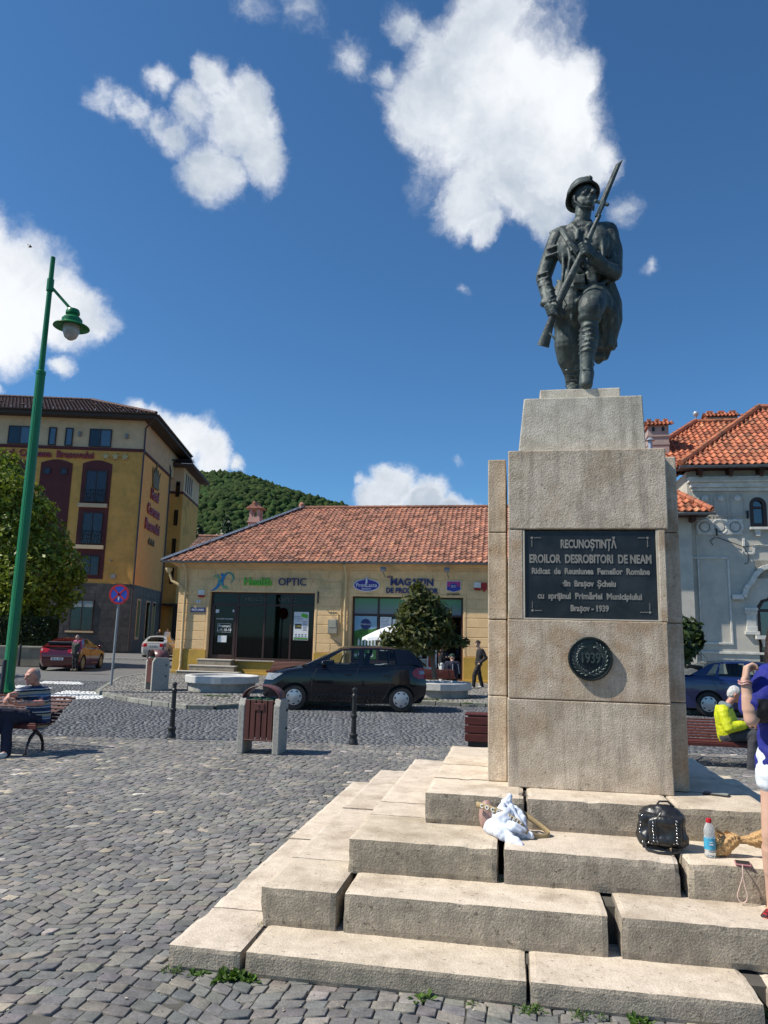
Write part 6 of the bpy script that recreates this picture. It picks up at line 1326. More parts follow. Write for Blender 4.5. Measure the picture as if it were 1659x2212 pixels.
    # wheels
    for c in wb:
        for s in (-1, 1):
            yo = s*(W/2-.015); ww = MB(); rot = Matrix.Rotation(-s*PI/2, 3, 'X'); tw = .19
            ww.lathe([(wr_*.62, -tw), (wr_*.93, -tw), (wr_, -tw*.8), (wr_, -tw*.2), (wr_*.93, 0), (wr_*.66, .005), (wr_*.63, -.01), (wr_*.60, -.06), (.0, -.07)], (c, yo, wr_), 36, rot); t_ = ww.build('wheel', m_tyre, r, True)
            ww = MB(); Rr = wr_*.64
            if rim == 'cap': ww.lathe([(Rr, -.012), (Rr*.96, .006), (Rr*.80, .010), (Rr*.45, .018), (Rr*.15, .024), (0, .024)], (c, yo, wr_), 36, rot); ww.build('hubcap', m_hub, t_, True)
            else:
                ww.lathe([(Rr, -.02), (Rr, .0), (Rr*.90, .0), (Rr*.88, -.03)], (c, yo, wr_), 32, rot); ww.lathe([(Rr*.22, -.02), (Rr*.2, .005), (0, .01)], (c, yo, wr_), 16, rot)
                for k in range(5):
                    a = 2*PI*k/5+.3
                    for d in (-.13, .13): ww.bar((c+Rr*.15*math.cos(a), yo-s*.01, wr_+Rr*.15*math.sin(a)), (c+Rr*.93*math.cos(a+d), yo-s*.008, wr_+Rr*.93*math.sin(a+d)), .026, .02, (0, 1, 0))
                ww.build('rim', mat('alloy rim', (.50, .44, .30), None, 5, .35, metal=.5), t_, True)
            if rim == 'cap':
                ww = MB()
                for k in range(7):
                    a = 2*PI*k/7+.2; ww.lathe([(Rr*.155, -.01), (Rr*.155, .0125), (0, .0125)], (c+Rr*.72*math.cos(a), yo, wr_+Rr*.72*math.sin(a)), 10, rot)
                ww.build('hubcap_opening', m_black, t_)
    # arch liners and underbody
    w_ = MB(); w_.box(.35, L-.35, -W/2*.82, W/2*.82, sp.get('sill', .2)-.02, sp.get('sill', .2)+.25)
    for c in wb: w_.box(c-wr_-.03, c+wr_+.03, -W/2+.235, W/2-.235, .2, wr_*2+.03)
    w_.build('underbody', m_black, r)
    # lamps, bumper trims, plates, mirrors, handles, seams
    for s in (-1, 1):
        w_ = MB(); hx, hz0, hz1 = sp['headlamp']; rows = []
        for z in np.linspace(hz0, hz1, 4): rows.append([P(x, z, s)+Vector((-.006 if x < .1 else 0, s*.008, 0)) for x in np.linspace(0.0, hx*(.55+.45*(z-hz0)/(hz1-hz0)), 6)])
        w_.grid(rows); w_.grid([[P(0, z, s)+Vector((-.008, 0, 0)), P(0, z, s)*1.0+Vector((-.008, -s*.22, 0))] for z in np.linspace(hz0, hz1, 3)]); w_.build('headlight', m_clear, r, 'all')
        w_ = MB(); tx, tz0, tz1 = sp['taillamp']; rows = []
        for z in np.linspace(tz0, tz1, 5): rows.append([P(x, z, s)+Vector((.006 if x > L-.1 else 0, s*.008, 0)) for x in np.linspace(L-tx*(.6+.4*math.sin(PI*(z-tz0)/(tz1-tz0))), L, 6)])
        w_.grid(rows); w_.grid([[P(L, z, s)+Vector((.008, 0, 0)), P(L, z, s)+Vector((.008, -s*sp.get('tailw', .16), 0))] for z in np.linspace(tz0, tz1, 3)]); tl_ = w_.build('tail_light', m_tail, r, 'all')
        w_ = MB(); zm = (tz0+tz1)/2; w_.grid([[P(x, z, s)+Vector((.009 if x > L-.1 else 0, s*.011, 0)) for x in np.linspace(L-.15, L-.01, 3)] for z in (zm-.02, zm+.06)]); w_.build('reversing_lamp', m_clear, tl_, 'all')
        mx_ = B0+(B1-B0)*.17; w_ = MB(); w_.ball((mx_, s*(W/2+.08), zt(mx_)+.09), (.07, .10, .07), 12, 8); w_.bar((mx_, s*W/2*.9, zt(mx_)+.04), (mx_, s*(W/2+.04), zt(mx_)+.07), .04, .04); w_.build('wing_mirror', sp.get('mirror', paint), r, True)
        w_ = MB(); sm = MB()
        for dx_ in sp['doors']: 
            q = P(dx_, sp['handle_z'], s); w_.bar(q+Vector((-.14, s*.012, 0)), q+Vector((.04, s*.014, .004)), .028, .035, (0, 1, 0))
        w_.build('door_handle', paint, r, bevel=.01)
        for xs0, xs1 in sp['seams']:
            pts = [P(xs0+(xs1-xs0)*k/8, sp.get('sill', .2)+.08+(zt(xs1)-.10-sp.get('sill', .2))*k/8, s)+Vector((0, s*.001, 0)) for k in range(9)]; sm.tube(pts, .004, 4)
        q0, q1 = P(sp['seams'][0][0], sp.get('sill', .2)+.08, s), P(sp['seams'][-1][0]-.1, sp.get('sill', .2)+.08, s); sm.tube([q0, (q0+q1)/2+Vector((0, s*.008, 0)), q1], .004, 4)
        sm.build('door_gap', m_black, r)
        w_ = MB(); w_.tube([P(x, sp.get('rub', .40), s)+Vector((0, s*.004, 0)) for x in np.linspace(sp['seams'][0][0]+.05, sp['seams'][-1][0]-.25, 8)], .014, 6); w_.build('rubbing_strip', paint, r)
    w_ = MB(); w_.box(xn(.45)-.012, xn(.45)+.0, -.5, .5, .30, .52); w_.build('grille', m_black, r)
    w_ = MB(); x = xr(sp['plate_z'])+.012; w_.box(x-.004, x+.01, -.26, .26, sp['plate_z']-.055, sp['plate_z']+.055); pl_ = w_.build('number_plate', m_paper, r)
    if plate: text('plate_text', plate, .11, m_black, Vector((x+.012, 0, sp['plate_z'])), (PI/2, 0, PI/2), pl_, depth=.001, off=.002, sx=.9)
    w_ = MB(); w_.tube([(sp['ant'][0], 0, sp['ant'][1]), (sp['ant'][2], 0, sp['ant'][3])], .006, 5); w_.build('antenna', m_black, r)
    return r
hatch = dict(L=4.02, W=1.73, wheels=(.80, 3.39), wr=.305, sill=.21, hatch=True, rw=.70, nose=[(.2, .10), (.35, .02), (.55, 0), (.7, .05), (.85, .12), (1.0, .25), (1.2, .35)], tail=[(.2, 3.86), (.35, 3.98), (.6, 4.02), (.85, 3.98), (1.0, 3.95), (1.2, 3.90)],
    deck=[(0, .78), (.15, .86), (.35, .945), (.6, .99), (.95, 1.03), (1.3, 1.03), (2.6, 1.06), (3.4, 1.12), (3.75, 1.14), (4.02, 1.08)], base=(.98, 3.97), roof=[(1.86, 1.50), (2.2, 1.55), (2.8, 1.565), (3.3, 1.545), (3.60, 1.51)], map=[(0, .98, 1.86), (.10, 1.26, 1.98), (.45, 2.32, 2.34), (.49, 2.44, 2.46), (.70, 3.10, 3.08), (.775, 3.32, 3.22), (1, 3.97, 3.60)],
    us=(.05, .3, .6, .9), wins=[(.10, .45), (.49, .69), (.70, .765)], headlamp=(.40, .70, .86), taillamp=(.34, .80, 1.06), doors=(2.1, 3.08), handle_z=.86, seams=[(1.22, 1.18), (2.26, 2.26), (3.0, 3.28)], plate_z=.72, ant=(1.95, 1.5, 1.62, 1.72), rub=.38)
m_blk = mat('black car paint', (.0035, .004, .007), (.005, .006, .010), 3, .12, coat=.5, spec=.35)
q = gz(635, 1531); car('black hatchback with silver wheel trims parked before the small shop tree', m_blk, hatch, (q.x-.82, q.y+.83, -.03), R(.6), plate=None)
sedan = dict(L=4.35, W=1.72, wheels=(.85, 3.38), wr=.31, sill=.2, rw=.72, nose=hatch['nose'], tail=[(.2, 4.2), (.4, 4.33), (.6, 4.35), (.9, 4.30), (1.1, 4.22)],
    deck=[(0, .72), (.2, .84), (.6, .93), (1.1, .99), (2.6, .98), (3.4, 1.0), (3.8, 1.02), (4.2, 1.0), (4.35, .93)], base=(1.05, 3.80), roof=[(1.85, 1.38), (2.3, 1.43), (2.9, 1.42), (3.25, 1.36)],
    map=[(0, 1.05, 1.85), (.12, 1.38, 2.0), (.44, 2.33, 2.35), (.48, 2.43, 2.45), (.72, 3.12, 3.0), (.76, 3.2, 3.04), (.86, 3.42, 3.12), (1, 3.80, 3.25)], us=(.05, .3, .6, .93), wins=[(.12, .44), (.48, .72), (.76, .86)], headlamp=(.4, .66, .80), taillamp=(.22, .74, .90), doors=(2.15, 3.05), handle_z=.84, seams=[(1.3, 1.25), (2.25, 2.3), (3.0, 3.3)], plate_z=.80, ant=(3.15, 1.40, 3.45, 1.72), rub=.45)
m_blu = mat('dark blue car paint', (.008, .018, .085), (.010, .022, .10), 3, .2, coat=1.)
q = gz(1533, 1546); qv = Vector(T_)*(-.0)
bc = car('dark blue saloon behind the bench, seen from its rear right side', m_blu, sedan, (0, 0, 0), 0)
# heading to the right: local +x is the tail, so turn it round
ang = -A+PI; ca, sa = math.cos(ang), math.sin(ang); loc = Vector((3.38, .86, 0)); bc.rotation_euler = (0, 0, ang); bc.location = (q.x-(ca*loc.x-sa*loc.y), q.y-(sa*loc.x+ca*loc.y), -.03)
coupe = dict(L=4.22, W=1.79, wheels=(.85, 3.50), wr=.335, sill=.19, hatch=True, rw=.68, round=.5, nose=[(.2, .1), (.5, 0), (.7, .08), (.9, .3)], tail=[(.2, 4.05), (.4, 4.2), (.65, 4.22), (.9, 4.16), (1.1, 4.0)],
    deck=[(0, .66), (.3, .8), (.9, .92), (1.4, .95), (2.8, 1.0), (3.5, 1.06), (4.0, 1.06), (4.22, .98)], base=(1.0, 4.08), roof=[(1.9, 1.37), (2.3, 1.44), (2.8, 1.43), (3.35, 1.34)],
    map=[(0, 1.0, 1.9), (.14, 1.42, 2.05), (.44, 2.4, 2.42), (.48, 2.5, 2.5), (.68, 3.05, 2.9), (1, 4.08, 3.35)], us=(.05, .3, .8), wins=[(.14, .44), (.48, .68)], headlamp=(.55, .62, .78), taillamp=(.35, .78, .98), tailw=.25, doors=(2.35,), handle_z=.84, seams=[(1.35, 1.25), (2.5, 2.6)], plate_z=.52, ant=(3.2, 1.32, 3.35, 1.40), rub=.3)
m_rcar = mat('dark red car paint', (.085, .006, .012), (.10, .008, .015), 3, .2, coat=1.)
car('dark red sports coupe with gold tinted wheels parked before the hotel', m_rcar, coupe, (-14.05-.22, 33.4+3.5, -.03), R(-90+4), rim='alloy', glass=m_cgd, plate='BV 01 JOA')
KIDS.clear()
logan = dict(sedan); logan.update(L=4.25, deck=[(0, .75), (.2, .86), (.6, .95), (1.1, 1.0), (2.6, 1.02), (3.5, 1.05), (3.9, 1.07), (4.15, 1.05), (4.25, .98)], roof=[(1.85, 1.45), (2.3, 1.51), (2.9, 1.50), (3.3, 1.44)], tail=[(.2, 4.1), (.4, 4.23), (.6, 4.25), (.9, 4.2), (1.1, 4.12)], taillamp=(.2, .76, .98), tailw=.20)
m_wcar = mat('silver car paint', (.50, .50, .49), (.45, .45, .45), 3, .3, metal=.3, coat=.6)
car('silver saloon seen from behind at the far end of the side street', m_wcar, logan, (-15.3, 54.4, 0), R(-90+2), glass=m_cgd, plate='BV 12 DAC')
# badges
# ================================================================== SMALL THINGS ON THE STEPS
Z3 = .522; Z4 = .723
# backpack
bp = root('backpack', 'black leather backpack with rows of silver studs leaning on the top step', 'backpack', G(.885, 5.00, Z3), R(-22))
m_leather = mat('black leather', (.014, .014, .015), (.02, .02, .021), 25, .33, .0012, 90, spec=.6)
B = Blob(); 
B.ball((0, .03, .10), (.145, .08, .10), 20, 12); B.ball((0, .045, .17), (.135, .07, .085), 20, 12); B.ball((-.09, .02, .07), (.06, .07, .065)); B.ball((.09, .02, .07), (.065, .075, .065)); B.box(-.13, .13, -.03, .09, .02, .20); B.ball((0, .05, .215), (.11, .05, .035))
B.fuse('pack', m_leather, bp, .008, 5, .008, 14)
B = Blob(); B.box(-.075, .115, -.062, -.02, .045, .175); B.ball((.02, -.045, .17), (.095, .03, .035)); B.ball((.02, -.045, .06), (.09, .03, .035)); B.fuse('front_pocket', m_leather, bp, .007, 4, .005, 18)
b = MB(); g = random.Random(5)
def stud(x, z, y=-.066): b.ball((x+g.uniform(-.002, .002), y, z+g.uniform(-.002, .002)), (.0062, .004, .0062), 8, 5)
for k in range(8): stud(-.045, .055+.018*k); stud(.088, .055+.018*k)
for k in range(6): stud(-.022+.018*k, .055)
for k in range(8): stud(-.125+.004*abs(k-3), .05+.02*k, -.028)
for k in range(4): stud(-.11+.018*k, .04, -.045)
b.build('studs', mat('polished studs', (.6, .6, .6), None, 5, .2, metal=1), bp, 'all')
b = MB(); b.tube([(-.03, .05, .235), (-.01, .045, .268), (.04, .045, .272), (.075, .05, .24)], .006, 8); b.tube([(-.10, -.04, .05), (-.085, -.09, .012), (-.02, -.125, .008), (.06, -.11, .008), (.10, -.06, .012)], .008, 8); b.tube([(-.012, -.069, .04), (-.03, -.072, .10), (-.028, -.070, .18), (.0, -.05, .22)], .003, 6); b.build('strap', m_leather, bp, True)
# white hooded sweater bundle with lettered strap
sw = root('white_sweater', 'crumpled white cotton sweater heaped against the top step', 'clothing', G(-.02, 5.04, Z3), R(-12))
m_cot = mat('white cotton', (.70, .74, .82), (.62, .66, .75), 6, .9, .002, 150, sheen=.3)
B = Blob()
B.chain([(-.01, .10, .22), (-.03, .08, .17), (-.05, .05, .10), (-.03, .0, .05)], [.022, .055, .09, .075]); B.cap((-.07, .08, .12), .05, (-.10, .04, .05), .06); B.cap((.02, .08, .14), .05, (.07, .02, .05), .055); B.cap((.05, 0, .05), .05, (.13, -.03, .03), .03)
B.cap((-.05, -.02, .05), .055, (.02, -.13, .02), .035); B.cap((.02, -.13, .02), .036, (.06, -.19, -.01), .026); B.cap((-.10, .0, .035), .045, (-.05, -.08, .03), .04)
B.fuse('sweater_body', m_cot, sw, .007, 4, .028, 9)
B = Blob(); g = random.Random(9)
for pts in ([(-.09, .02, .14), (-.04, -.03, .10), (.03, -.06, .09), (.09, -.05, .06)], [(-.12, -.0, .06), (-.06, -.05, .075), (.01, -.085, .07), (.06, -.07, .05)], [(-.05, .02, .19), (-.035, -.0, .14), (-.03, -.035, .11)], [(0, .04, .18), (.03, .02, .13), (.06, -.01, .09)]): B.chain(pts, [.016, .014, .016, .012][:len(pts)])
B.fuse('sweater_folds', m_cot, sw, .006, 3)
bg = root('crossbody_bag', 'small dusty pink bag with a beige lettered strap lying over the white sweater', 'bag', G(-.12, 5.10, Z3), R(-12))
B = Blob(); B.ball((-.06, .08, .09), (.055, .05, .10)); B.box(-.1, -.03, .05, .12, .02, .13); B.fuse('pouch', mat('dusty pink leather', (.40, .25, .21), None, 6, .5), bg, .009, 4)
m_strap = mat('beige woven strap', (.40, .30, .16), (.34, .25, .13), 60, .9, .001, 200)
path = [(-.125, .02, .165), (-.07, -.045, .170), (0, -.075, .158), (.07, -.085, .137), (.13, -.095, .11), (.17, -.10, .085), (.21, -.09, .04), (.27, -.05, .012), (.33, -.01, .012), (.34, .03, .02), (.29, .06, .05), (.22, .08, .09), (.17, .09, .12), (.12, .08, .14)]
def cr(pts, n=6):
    out = []; P = [Vector(p) for p in pts]
    for i in range(len(P)-1):
        p0, p1, p2, p3 = P[max(i-1, 0)], P[i], P[i+1], P[min(i+2, len(P)-1)]
        for k in range(n): t = k/n; out.append(.5*((2*p1)+(p2-p0)*t+(2*p0-5*p1+4*p2-p3)*t*t+(3*p1-p0-3*p2+p3)*t**3))
    out.append(P[-1]); return out
sp_ = cr(path); b = MB(); wv_ = .019
b.grid([[p+Vector((0, 0, wv_)), p+Vector((0, -.003, 0)), p-Vector((0, 0, wv_)), p+Vector((0, .004, -wv_)), p+Vector((0, .004, wv_))] for p in sp_], True); st = b.build('strap', m_strap, bg, 'all')
word = 'COCCINELLE'
for i, chh in enumerate(word[:9]):
    k = 5+i*3; 
    if k+1 >= len(sp_): break
    p = sp_[k]; d = (sp_[k+1]-sp_[k-1]).normalized(); ang = math.atan2(d.y, d.x); tl_ = math.atan2(d.z, math.hypot(d.x, d.y))
    me = text_mesh(chh, .036, .0012, 1, .001); me.materials.clear(); me.materials.append(m_paper); me.name = 'strap_letter'
    me.transform(Matrix.Translation(p+Vector((math.sin(ang)*.006, -math.cos(ang)*.006, 0))) @ Matrix.Rotation(ang, 4, 'Z') @ Matrix.Rotation(-tl_, 4, 'Y') @ Matrix.Rotation(PI/2, 4, 'X')); link('strap_letter', me, st)
# bottle
bt = root('water_bottle', 'clear plastic water bottle with red cap and blue label', 'bottle', G(1.135, 4.895, Z3+.002), R(-10))
m_pet = bpy.data.materials.new('clear plastic'); m_pet.use_nodes = True; pb = m_pet.node_tree.nodes['Principled BSDF']; pb.inputs['Base Color'].default_value = (.86, .9, .92, 1); pb.inputs['Transmission Weight'].default_value = .72; pb.inputs['Roughness'].default_value = .08; pb.inputs['IOR'].default_value = 1.2
b = MB(); b.lathe([(.022, 0), (.030, .006), (.0315, .02), (.0295, .028), (.0315, .036), (.0315, .115), (.0295, .122), (.0315, .13), (.030, .155), (.024, .175), (.014, .190), (.013, .197)], seg=28); b.build('bottle_body', m_pet, bt, True)
b = MB(); b.lathe([(.0155, .192), (.016, .196), (.016, .212), (.0145, .215), (0, .215)], seg=24); b.build('cap', mat('red cap', (.50, .012, .02), None, 5, .35), bt, True)
b = MB(); b.lathe([(.0325, .045), (.0325, .108)], seg=28); lb_ = b.build('label', mat('blue label', (.03, .30, .50), (.08, .38, .55), 40, .4), bt, True); lb_.data.polygons.foreach_set('use_smooth', [True]*len(lb_.data.polygons))
b = MB(); b.box(-.012, .012, -.0335, -.0328, .072, .078); b.box(-.008, .010, -.0335, -.0328, .086, .090); b.build('label_print', m_paper, bt)
# paper bag
pbg = root('paper_bag', 'crumpled brown paper bag twisted in the middle on the third step', 'paper bag', G(1.27, 4.93, Z3), R(-14))
g = random.Random(8); b = MB(); pth = cr([(-.115, 0, .025), (-.085, 0, .045), (-.04, .005, .062), (.0, .01, .085), (.03, .012, .095), (.065, .015, .10), (.11, .02, .10), (.16, .03, .105), (.20, .03, .11)], 4); rd_ = np.interp(np.linspace(0, 1, len(pth)), [0, .10, .28, .48, .56, .66, .85, 1], [.020, .052, .056, .034, .016, .020, .046, .062]); rows = []
for i, p in enumerate(pth):
    row = []
    for k in range(21):
        a = 2*PI*k/21+i*.08; rr = rd_[i]*(1+(.13 if (k+i//2) % 3 else -.12)*g.uniform(.2, 1.2)); z_ = p.z+rr*math.sin(a); row.append((p.x+g.uniform(-.004, .004), p.y+rr*math.cos(a)*.8, max(z_, .002)))
    rows.append(row)
b.grid(rows, True); b.add(rows[0], [tuple(range(21))])
for (x0, z0, x1, z1) in ((-.09, .07, -.10, .145), (-.05, .10, -.075, .15), (-.03, .11, -.03, .15)): b.add([(x0-.02, .0, z0), (x0+.03, .01, z0+.01), (x1+.03, -.01, z1-.02), (x1, .0, z1), (x1-.015, .012, z1-.02)], [(0, 1, 2, 3, 4)])
b.build('crumpled_paper', mat('brown paper', (.52, .32, .14), (.44, .27, .12), 14, .75, .002, 60), pbg, fix=False)
# pink phone with loop
ph = root('pink_phone', 'phone in a pink case with a pale wrist loop hanging over the step edge', 'phone', G(1.285, 4.80, Z3+.006), R(-20))
b = MB(); b.box(-.042, .042, -.055, .03, -.004, .005); b.build('case', mat('pink case', (.50, .22, .24), None, 5, .35), ph, bevel=.003, seg=2); b = MB(); b.box(-.036, .036, -.049, .025, .0052, .0062); b.build('screen', m_black, ph)
b = MB(); lo = [(-.005, -.055, 0), (-.008, -.082, -.01), (-.010, -.092, -.05), (-.030, -.093, -.11), (-.042, -.093, -.155), (-.028, -.094, -.185), (-.002, -.094, -.18), (.008, -.094, -.145), (-.002, -.093, -.10), (-.009, -.092, -.05)]; b.tube(cr(lo, 5), .0035, 7); b.build('wrist_loop', mat('pale pink cord', (.62, .45, .38), None, 5, .6), ph, True)
# dark phone on top step in the shade
p2 = root('dark_phone', 'dark phone lying flat in the shade on the top step', 'phone', G(1.385, 5.72, Z4+.008), R(-33))
b = MB(); b.box(-.085, .085, -.04, .04, -.006, .006); b.build('case', m_black, p2, bevel=.004); b = MB(); b.box(-.03, .075, -.034, .034, .0065, .008); b.build('screen', mat('pale screen', (.42, .42, .38), None, 5, .12), p2)
# bird
d = ray(65, 533); p = Vector(C0+d*40/d[1]); bd = root('bird', 'tiny dark bird gliding before the left cloud', 'bird', p); b = MB(); b.ball((0, 0, 0), (.13, .05, .05), 10, 6); b.add([(-.03, 0, .02), (.05, 0, .02), (-.2, .05, .22), (-.25, .05, .2)], [(0, 1, 2, 3)]); b.add([(-.03, -.02, .02), (.06, -.02, .02), (.1, -.2, .06)], [(0, 1, 2)]); b.build('bird_body', m_black, bd, fix=False)
# ================================================================== FIGURES
def frame(f, up=(0, 0, 1)):
    f = Vector(f).normalized(); s = f.cross(Vector(up)).normalized(); u = s.cross(f); return s, f, u     # right, forward, up
def head_prims(B, c, f, up=(0, 0, 1), k=1., neck=None, nose=True):
    s, f, u = frame(f, up); c = Vector(c); M = Matrix((s, f, u)).transposed()
    P = lambda x, y, z: c+(s*x+f*y+u*z)*k
    B.ball(P(0, -.012, .022), (.074*k, .092*k, .088*k), 18, 12, M); B.ball(P(0, .018, -.045), (.058*k, .062*k, .062*k), 16, 10, M); B.ball(P(0, .055, -.085), (.028*k, .024*k, .022*k), 12, 8, M)
    B.cap(P(-.045, .0, -.045), .02*k, P(-.012, .055, -.085), .018*k); B.cap(P(.045, .0, -.045), .02*k, P(.012, .055, -.085), .018*k)
    B.cap(P(0, .082, .018), .008*k, P(0, .103, -.022), .0135*k); B.ball(P(-.011, .092, -.026), (.009*k,)*3, 8, 6); B.ball(P(.011, .092, -.026), (.009*k,)*3, 8, 6)
    for q in (-1, 1):
        B.cap(P(q*.012, .082, .024), .009*k, P(q*.045, .070, .026), .008*k); B.ball(P(q*.038, .058, -.020), (.022*k, .018*k, .018*k), 10, 8, M)
        B.ball(P(q*.076, -.008, -.008), (.009*k, .018*k, .030*k), 10, 8, M); B.ball(P(q*.030, .072, .004), (.013*k, .010*k, .009*k), 10, 8, M)
    B.cap(P(-.020, .080, -.052), .007*k, P(.020, .080, -.052), .007*k); B.cap(P(-.016, .078, -.062), .008*k, P(.016, .078, -.062), .008*k)
    return P, M
def hand_prims(B, w_, h, palm_n, curl=.6, k=1., thumb=1, fl=1.):
    """palm from the wrist w_ towards h; five unequal fingers bent towards palm_n"""
    w_, h = Vector(w_), Vector(h); d = (h-w_).normalized(); nrm = Vector(palm_n); nrm = (nrm-d*nrm.dot(d)).normalized(); s = d.cross(nrm)
    a = w_+d*.015*k; b_ = w_+d*.078*k
    for q in (-.03, -.01, .01, .03): B.cap(a+s*q*.65*k, .016*k, b_+s*q*k, .0125*k)
    for q, L in zip((-.031, -.0105, .0105, .031), (.068, .078, .074, .058)):
        L = L*k*fl; p0 = b_+s*q*k; a1 = curl*.9; p1 = p0+(d*math.cos(a1)+nrm*math.sin(a1))*L*.42; a2 = curl*2.; p2 = p1+(d*math.cos(a2)+nrm*math.sin(a2))*L*.34; a3 = curl*2.9; p3 = p2+(d*math.cos(a3)+nrm*math.sin(a3))*L*.26
        B.chain([p0, p1, p2, p3], [.0105*k, .0095*k, .0088*k, .0078*k], 10)
    t0 = w_+d*.03*k+s*.03*thumb*k; t1 = t0+(d*.7+s*.55*thumb+nrm*.5).normalized()*.036*k; t2 = t1+(d*.75+nrm*.65-s*.15*thumb).normalized()*.030*k; B.chain([t0, t1, t2], [.0135*k, .0115*k, .0095*k], 10)
def Wp(x, y, Yd): d = ray(x, y); return Vector(C0+d*Yd/d[1])
M_skin = mat('warm skin', (.58, .37, .28), (.52, .31, .22), 18, .55, .0006, 120, spec=.35)  # mottled base tone for bare skin
def skin2(): return M_skin
def human(label, J, face, look, base, vox=.012, k=1., group=None, fingers=True, up=(0, 0, 1), girth=1., cat='person', hairparts=None):
    r = root('person', label, cat, base, 0, group); ob = Vector(base)
    J = {a: (tuple(Vector(p)-ob for p in v) if isinstance(v, (tuple, list)) and not isinstance(v, Vector) and len(v) == 2 else Vector(v)-ob) for a, v in J.items()}
    sh, el, wr, hd, hip, kn, an, toe = (J[a] for a in ('sh', 'el', 'wr', 'hand', 'hip', 'kn', 'an', 'toe')); hc, nk = J['head'], J['neck']
    cm = (sh[0]+sh[1])/2; pm = (hip[0]+hip[1])/2; G_ = girth
    def torso(B, e=0., lo=1.):
        B.cap(sh[0].lerp(cm, .12), .062*k+e, sh[1].lerp(cm, .12), .062*k+e); B.cap(cm.lerp(pm, .12), .105*k*G_+e, cm.lerp(pm, .62), .108*k*G_+e)
        for q in (0, 1): B.cap(sh[q].lerp(cm, .3)-(cm-pm)*.12, .078*k*G_+e, hip[q].lerp(pm, .2)+(cm-pm)*.15*1, .085*k*G_+e)
        B.cap(cm.lerp(pm, .6), .11*k*G_+e, pm, .105*k*G_+e)
    def pelvis(B, e=0.):
        B.cap(hip[0].lerp(pm, .15), .09*k*G_+e, hip[1].lerp(pm, .15), .09*k*G_+e); B.cap(pm+(cm-pm)*.18, .10*k*G_+e, pm, .10*k*G_+e)
    B = Blob(); torso(B); pelvis(B); B.chain([cm+(nk-cm)*.2, nk, nk.lerp(hc, .5)], [.062*k, .052*k, .052*k]); P, M = head_prims(B, hc, face, up, k)
    for q in (0, 1):
        B.chain([sh[q], el[q], wr[q]], [.050*k, .040*k, .026*k]); B.cap(el[q].lerp(wr[q], .25), .042*k, el[q].lerp(wr[q], .6), .034*k)
        if fingers: hand_prims(B, wr[q], hd[q], look.get('palm', (Vector((0, 0, -1)),)*2)[q], look.get('curl', (.5, .5))[q], k, (1, -1)[q])
        else: B.cap(wr[q], .028*k, hd[q], .034*k)
        B.chain([hip[q], kn[q], an[q]], [.085*k, .055*k, .036*k]); B.cap(kn[q].lerp(an[q], .2), .058*k, kn[q].lerp(an[q], .5), .05*k); B.cap(an[q], .038*k, toe[q], .03*k)
    B.fuse('body', look.get('skin', M_skin), r, vox, 2)
    # clothing
    if 'shirt' in look:
        m, sl, hem = look['shirt']; B = Blob(); e = look.get('ease', .016)*k; torso(B, e); B.cap(cm+(nk-cm)*.25, .07*k+e*.3, cm, .10*k+e)
        for q in (0, 1):
            if sl == 'l': B.chain([sh[q], el[q], el[q].lerp(wr[q], .93)], [.056*k+e, .048*k+e, .036*k+e])
            else: B.chain([sh[q], sh[q].lerp(el[q], sl)], [.058*k+e, look.get('cuff', .062)*k+e])
        if hem: B.cap(pm+(cm-pm)*.2, .118*k*G_+e, pm-(cm-pm)*hem, .112*k*G_+e); B.cap(hip[0].lerp(pm, .2), .098*k*G_+e, hip[1].lerp(pm, .2), .098*k*G_+e); B.cap(hip[0].lerp(pm, .1)-(cm-pm)*hem, .085*k*G_+e, hip[1].lerp(pm, .1)-(cm-pm)*hem, .085*k*G_+e)
        sh_ = B.fuse('shirt', m, r, vox, 3, look.get('fold', .010), look.get('fs', 7))
        if 'collar' in look: b = MB(); s, f, u = frame(face); b.tube([nk+(s*math.cos(a)*.066+f*math.sin(a)*.06)*k+Vector((0, 0, -.02)) for a in np.linspace(0, 2*PI, 15)], .018*k, 8); b.build('collar', look['collar'], sh_, True)
    if 'trousers' in look:
        m, ln = look['trousers']; B = Blob(); e = .013*k; pelvis(B, e)
        for q in (0, 1):
            if ln == 'l': B.chain([hip[q], kn[q], kn[q].lerp(an[q], 1.0)], [.092*k+e, .068*k+e, .052*k+e])
            else: B.chain([hip[q], hip[q].lerp(kn[q], ln)], [.092*k+e, .090*k+e])
        B.fuse('trousers' if ln == 'l' else 'shorts', m, r, vox, 3, .012, 8)
    for q in (0, 1):
        if 'shoes' in look:
            B = Blob(); d = (toe[q]-an[q]); d.z = 0; d = d.normalized(); t_ = toe[q]; a = an[q]; hz = min(t_.z, a.z-.05*k)
            B.chain([Vector((a.x, a.y, hz+.03*k))-d*.035*k, Vector((t_.x, t_.y, hz+.028*k))], [.040*k, .034*k]); B.cap(Vector((a.x, a.y, hz+.05*k)), .046*k, a-Vector((0, 0, .01)), .044*k); B.cap(Vector((a.x, a.y, hz+.035*k))+d*.04, .042*k, t_-d*.05*k+Vector((0, 0, .012)), .036*k)
            o = B.fuse('shoe', look['shoes'], r, max(vox*.8, .007), 3)
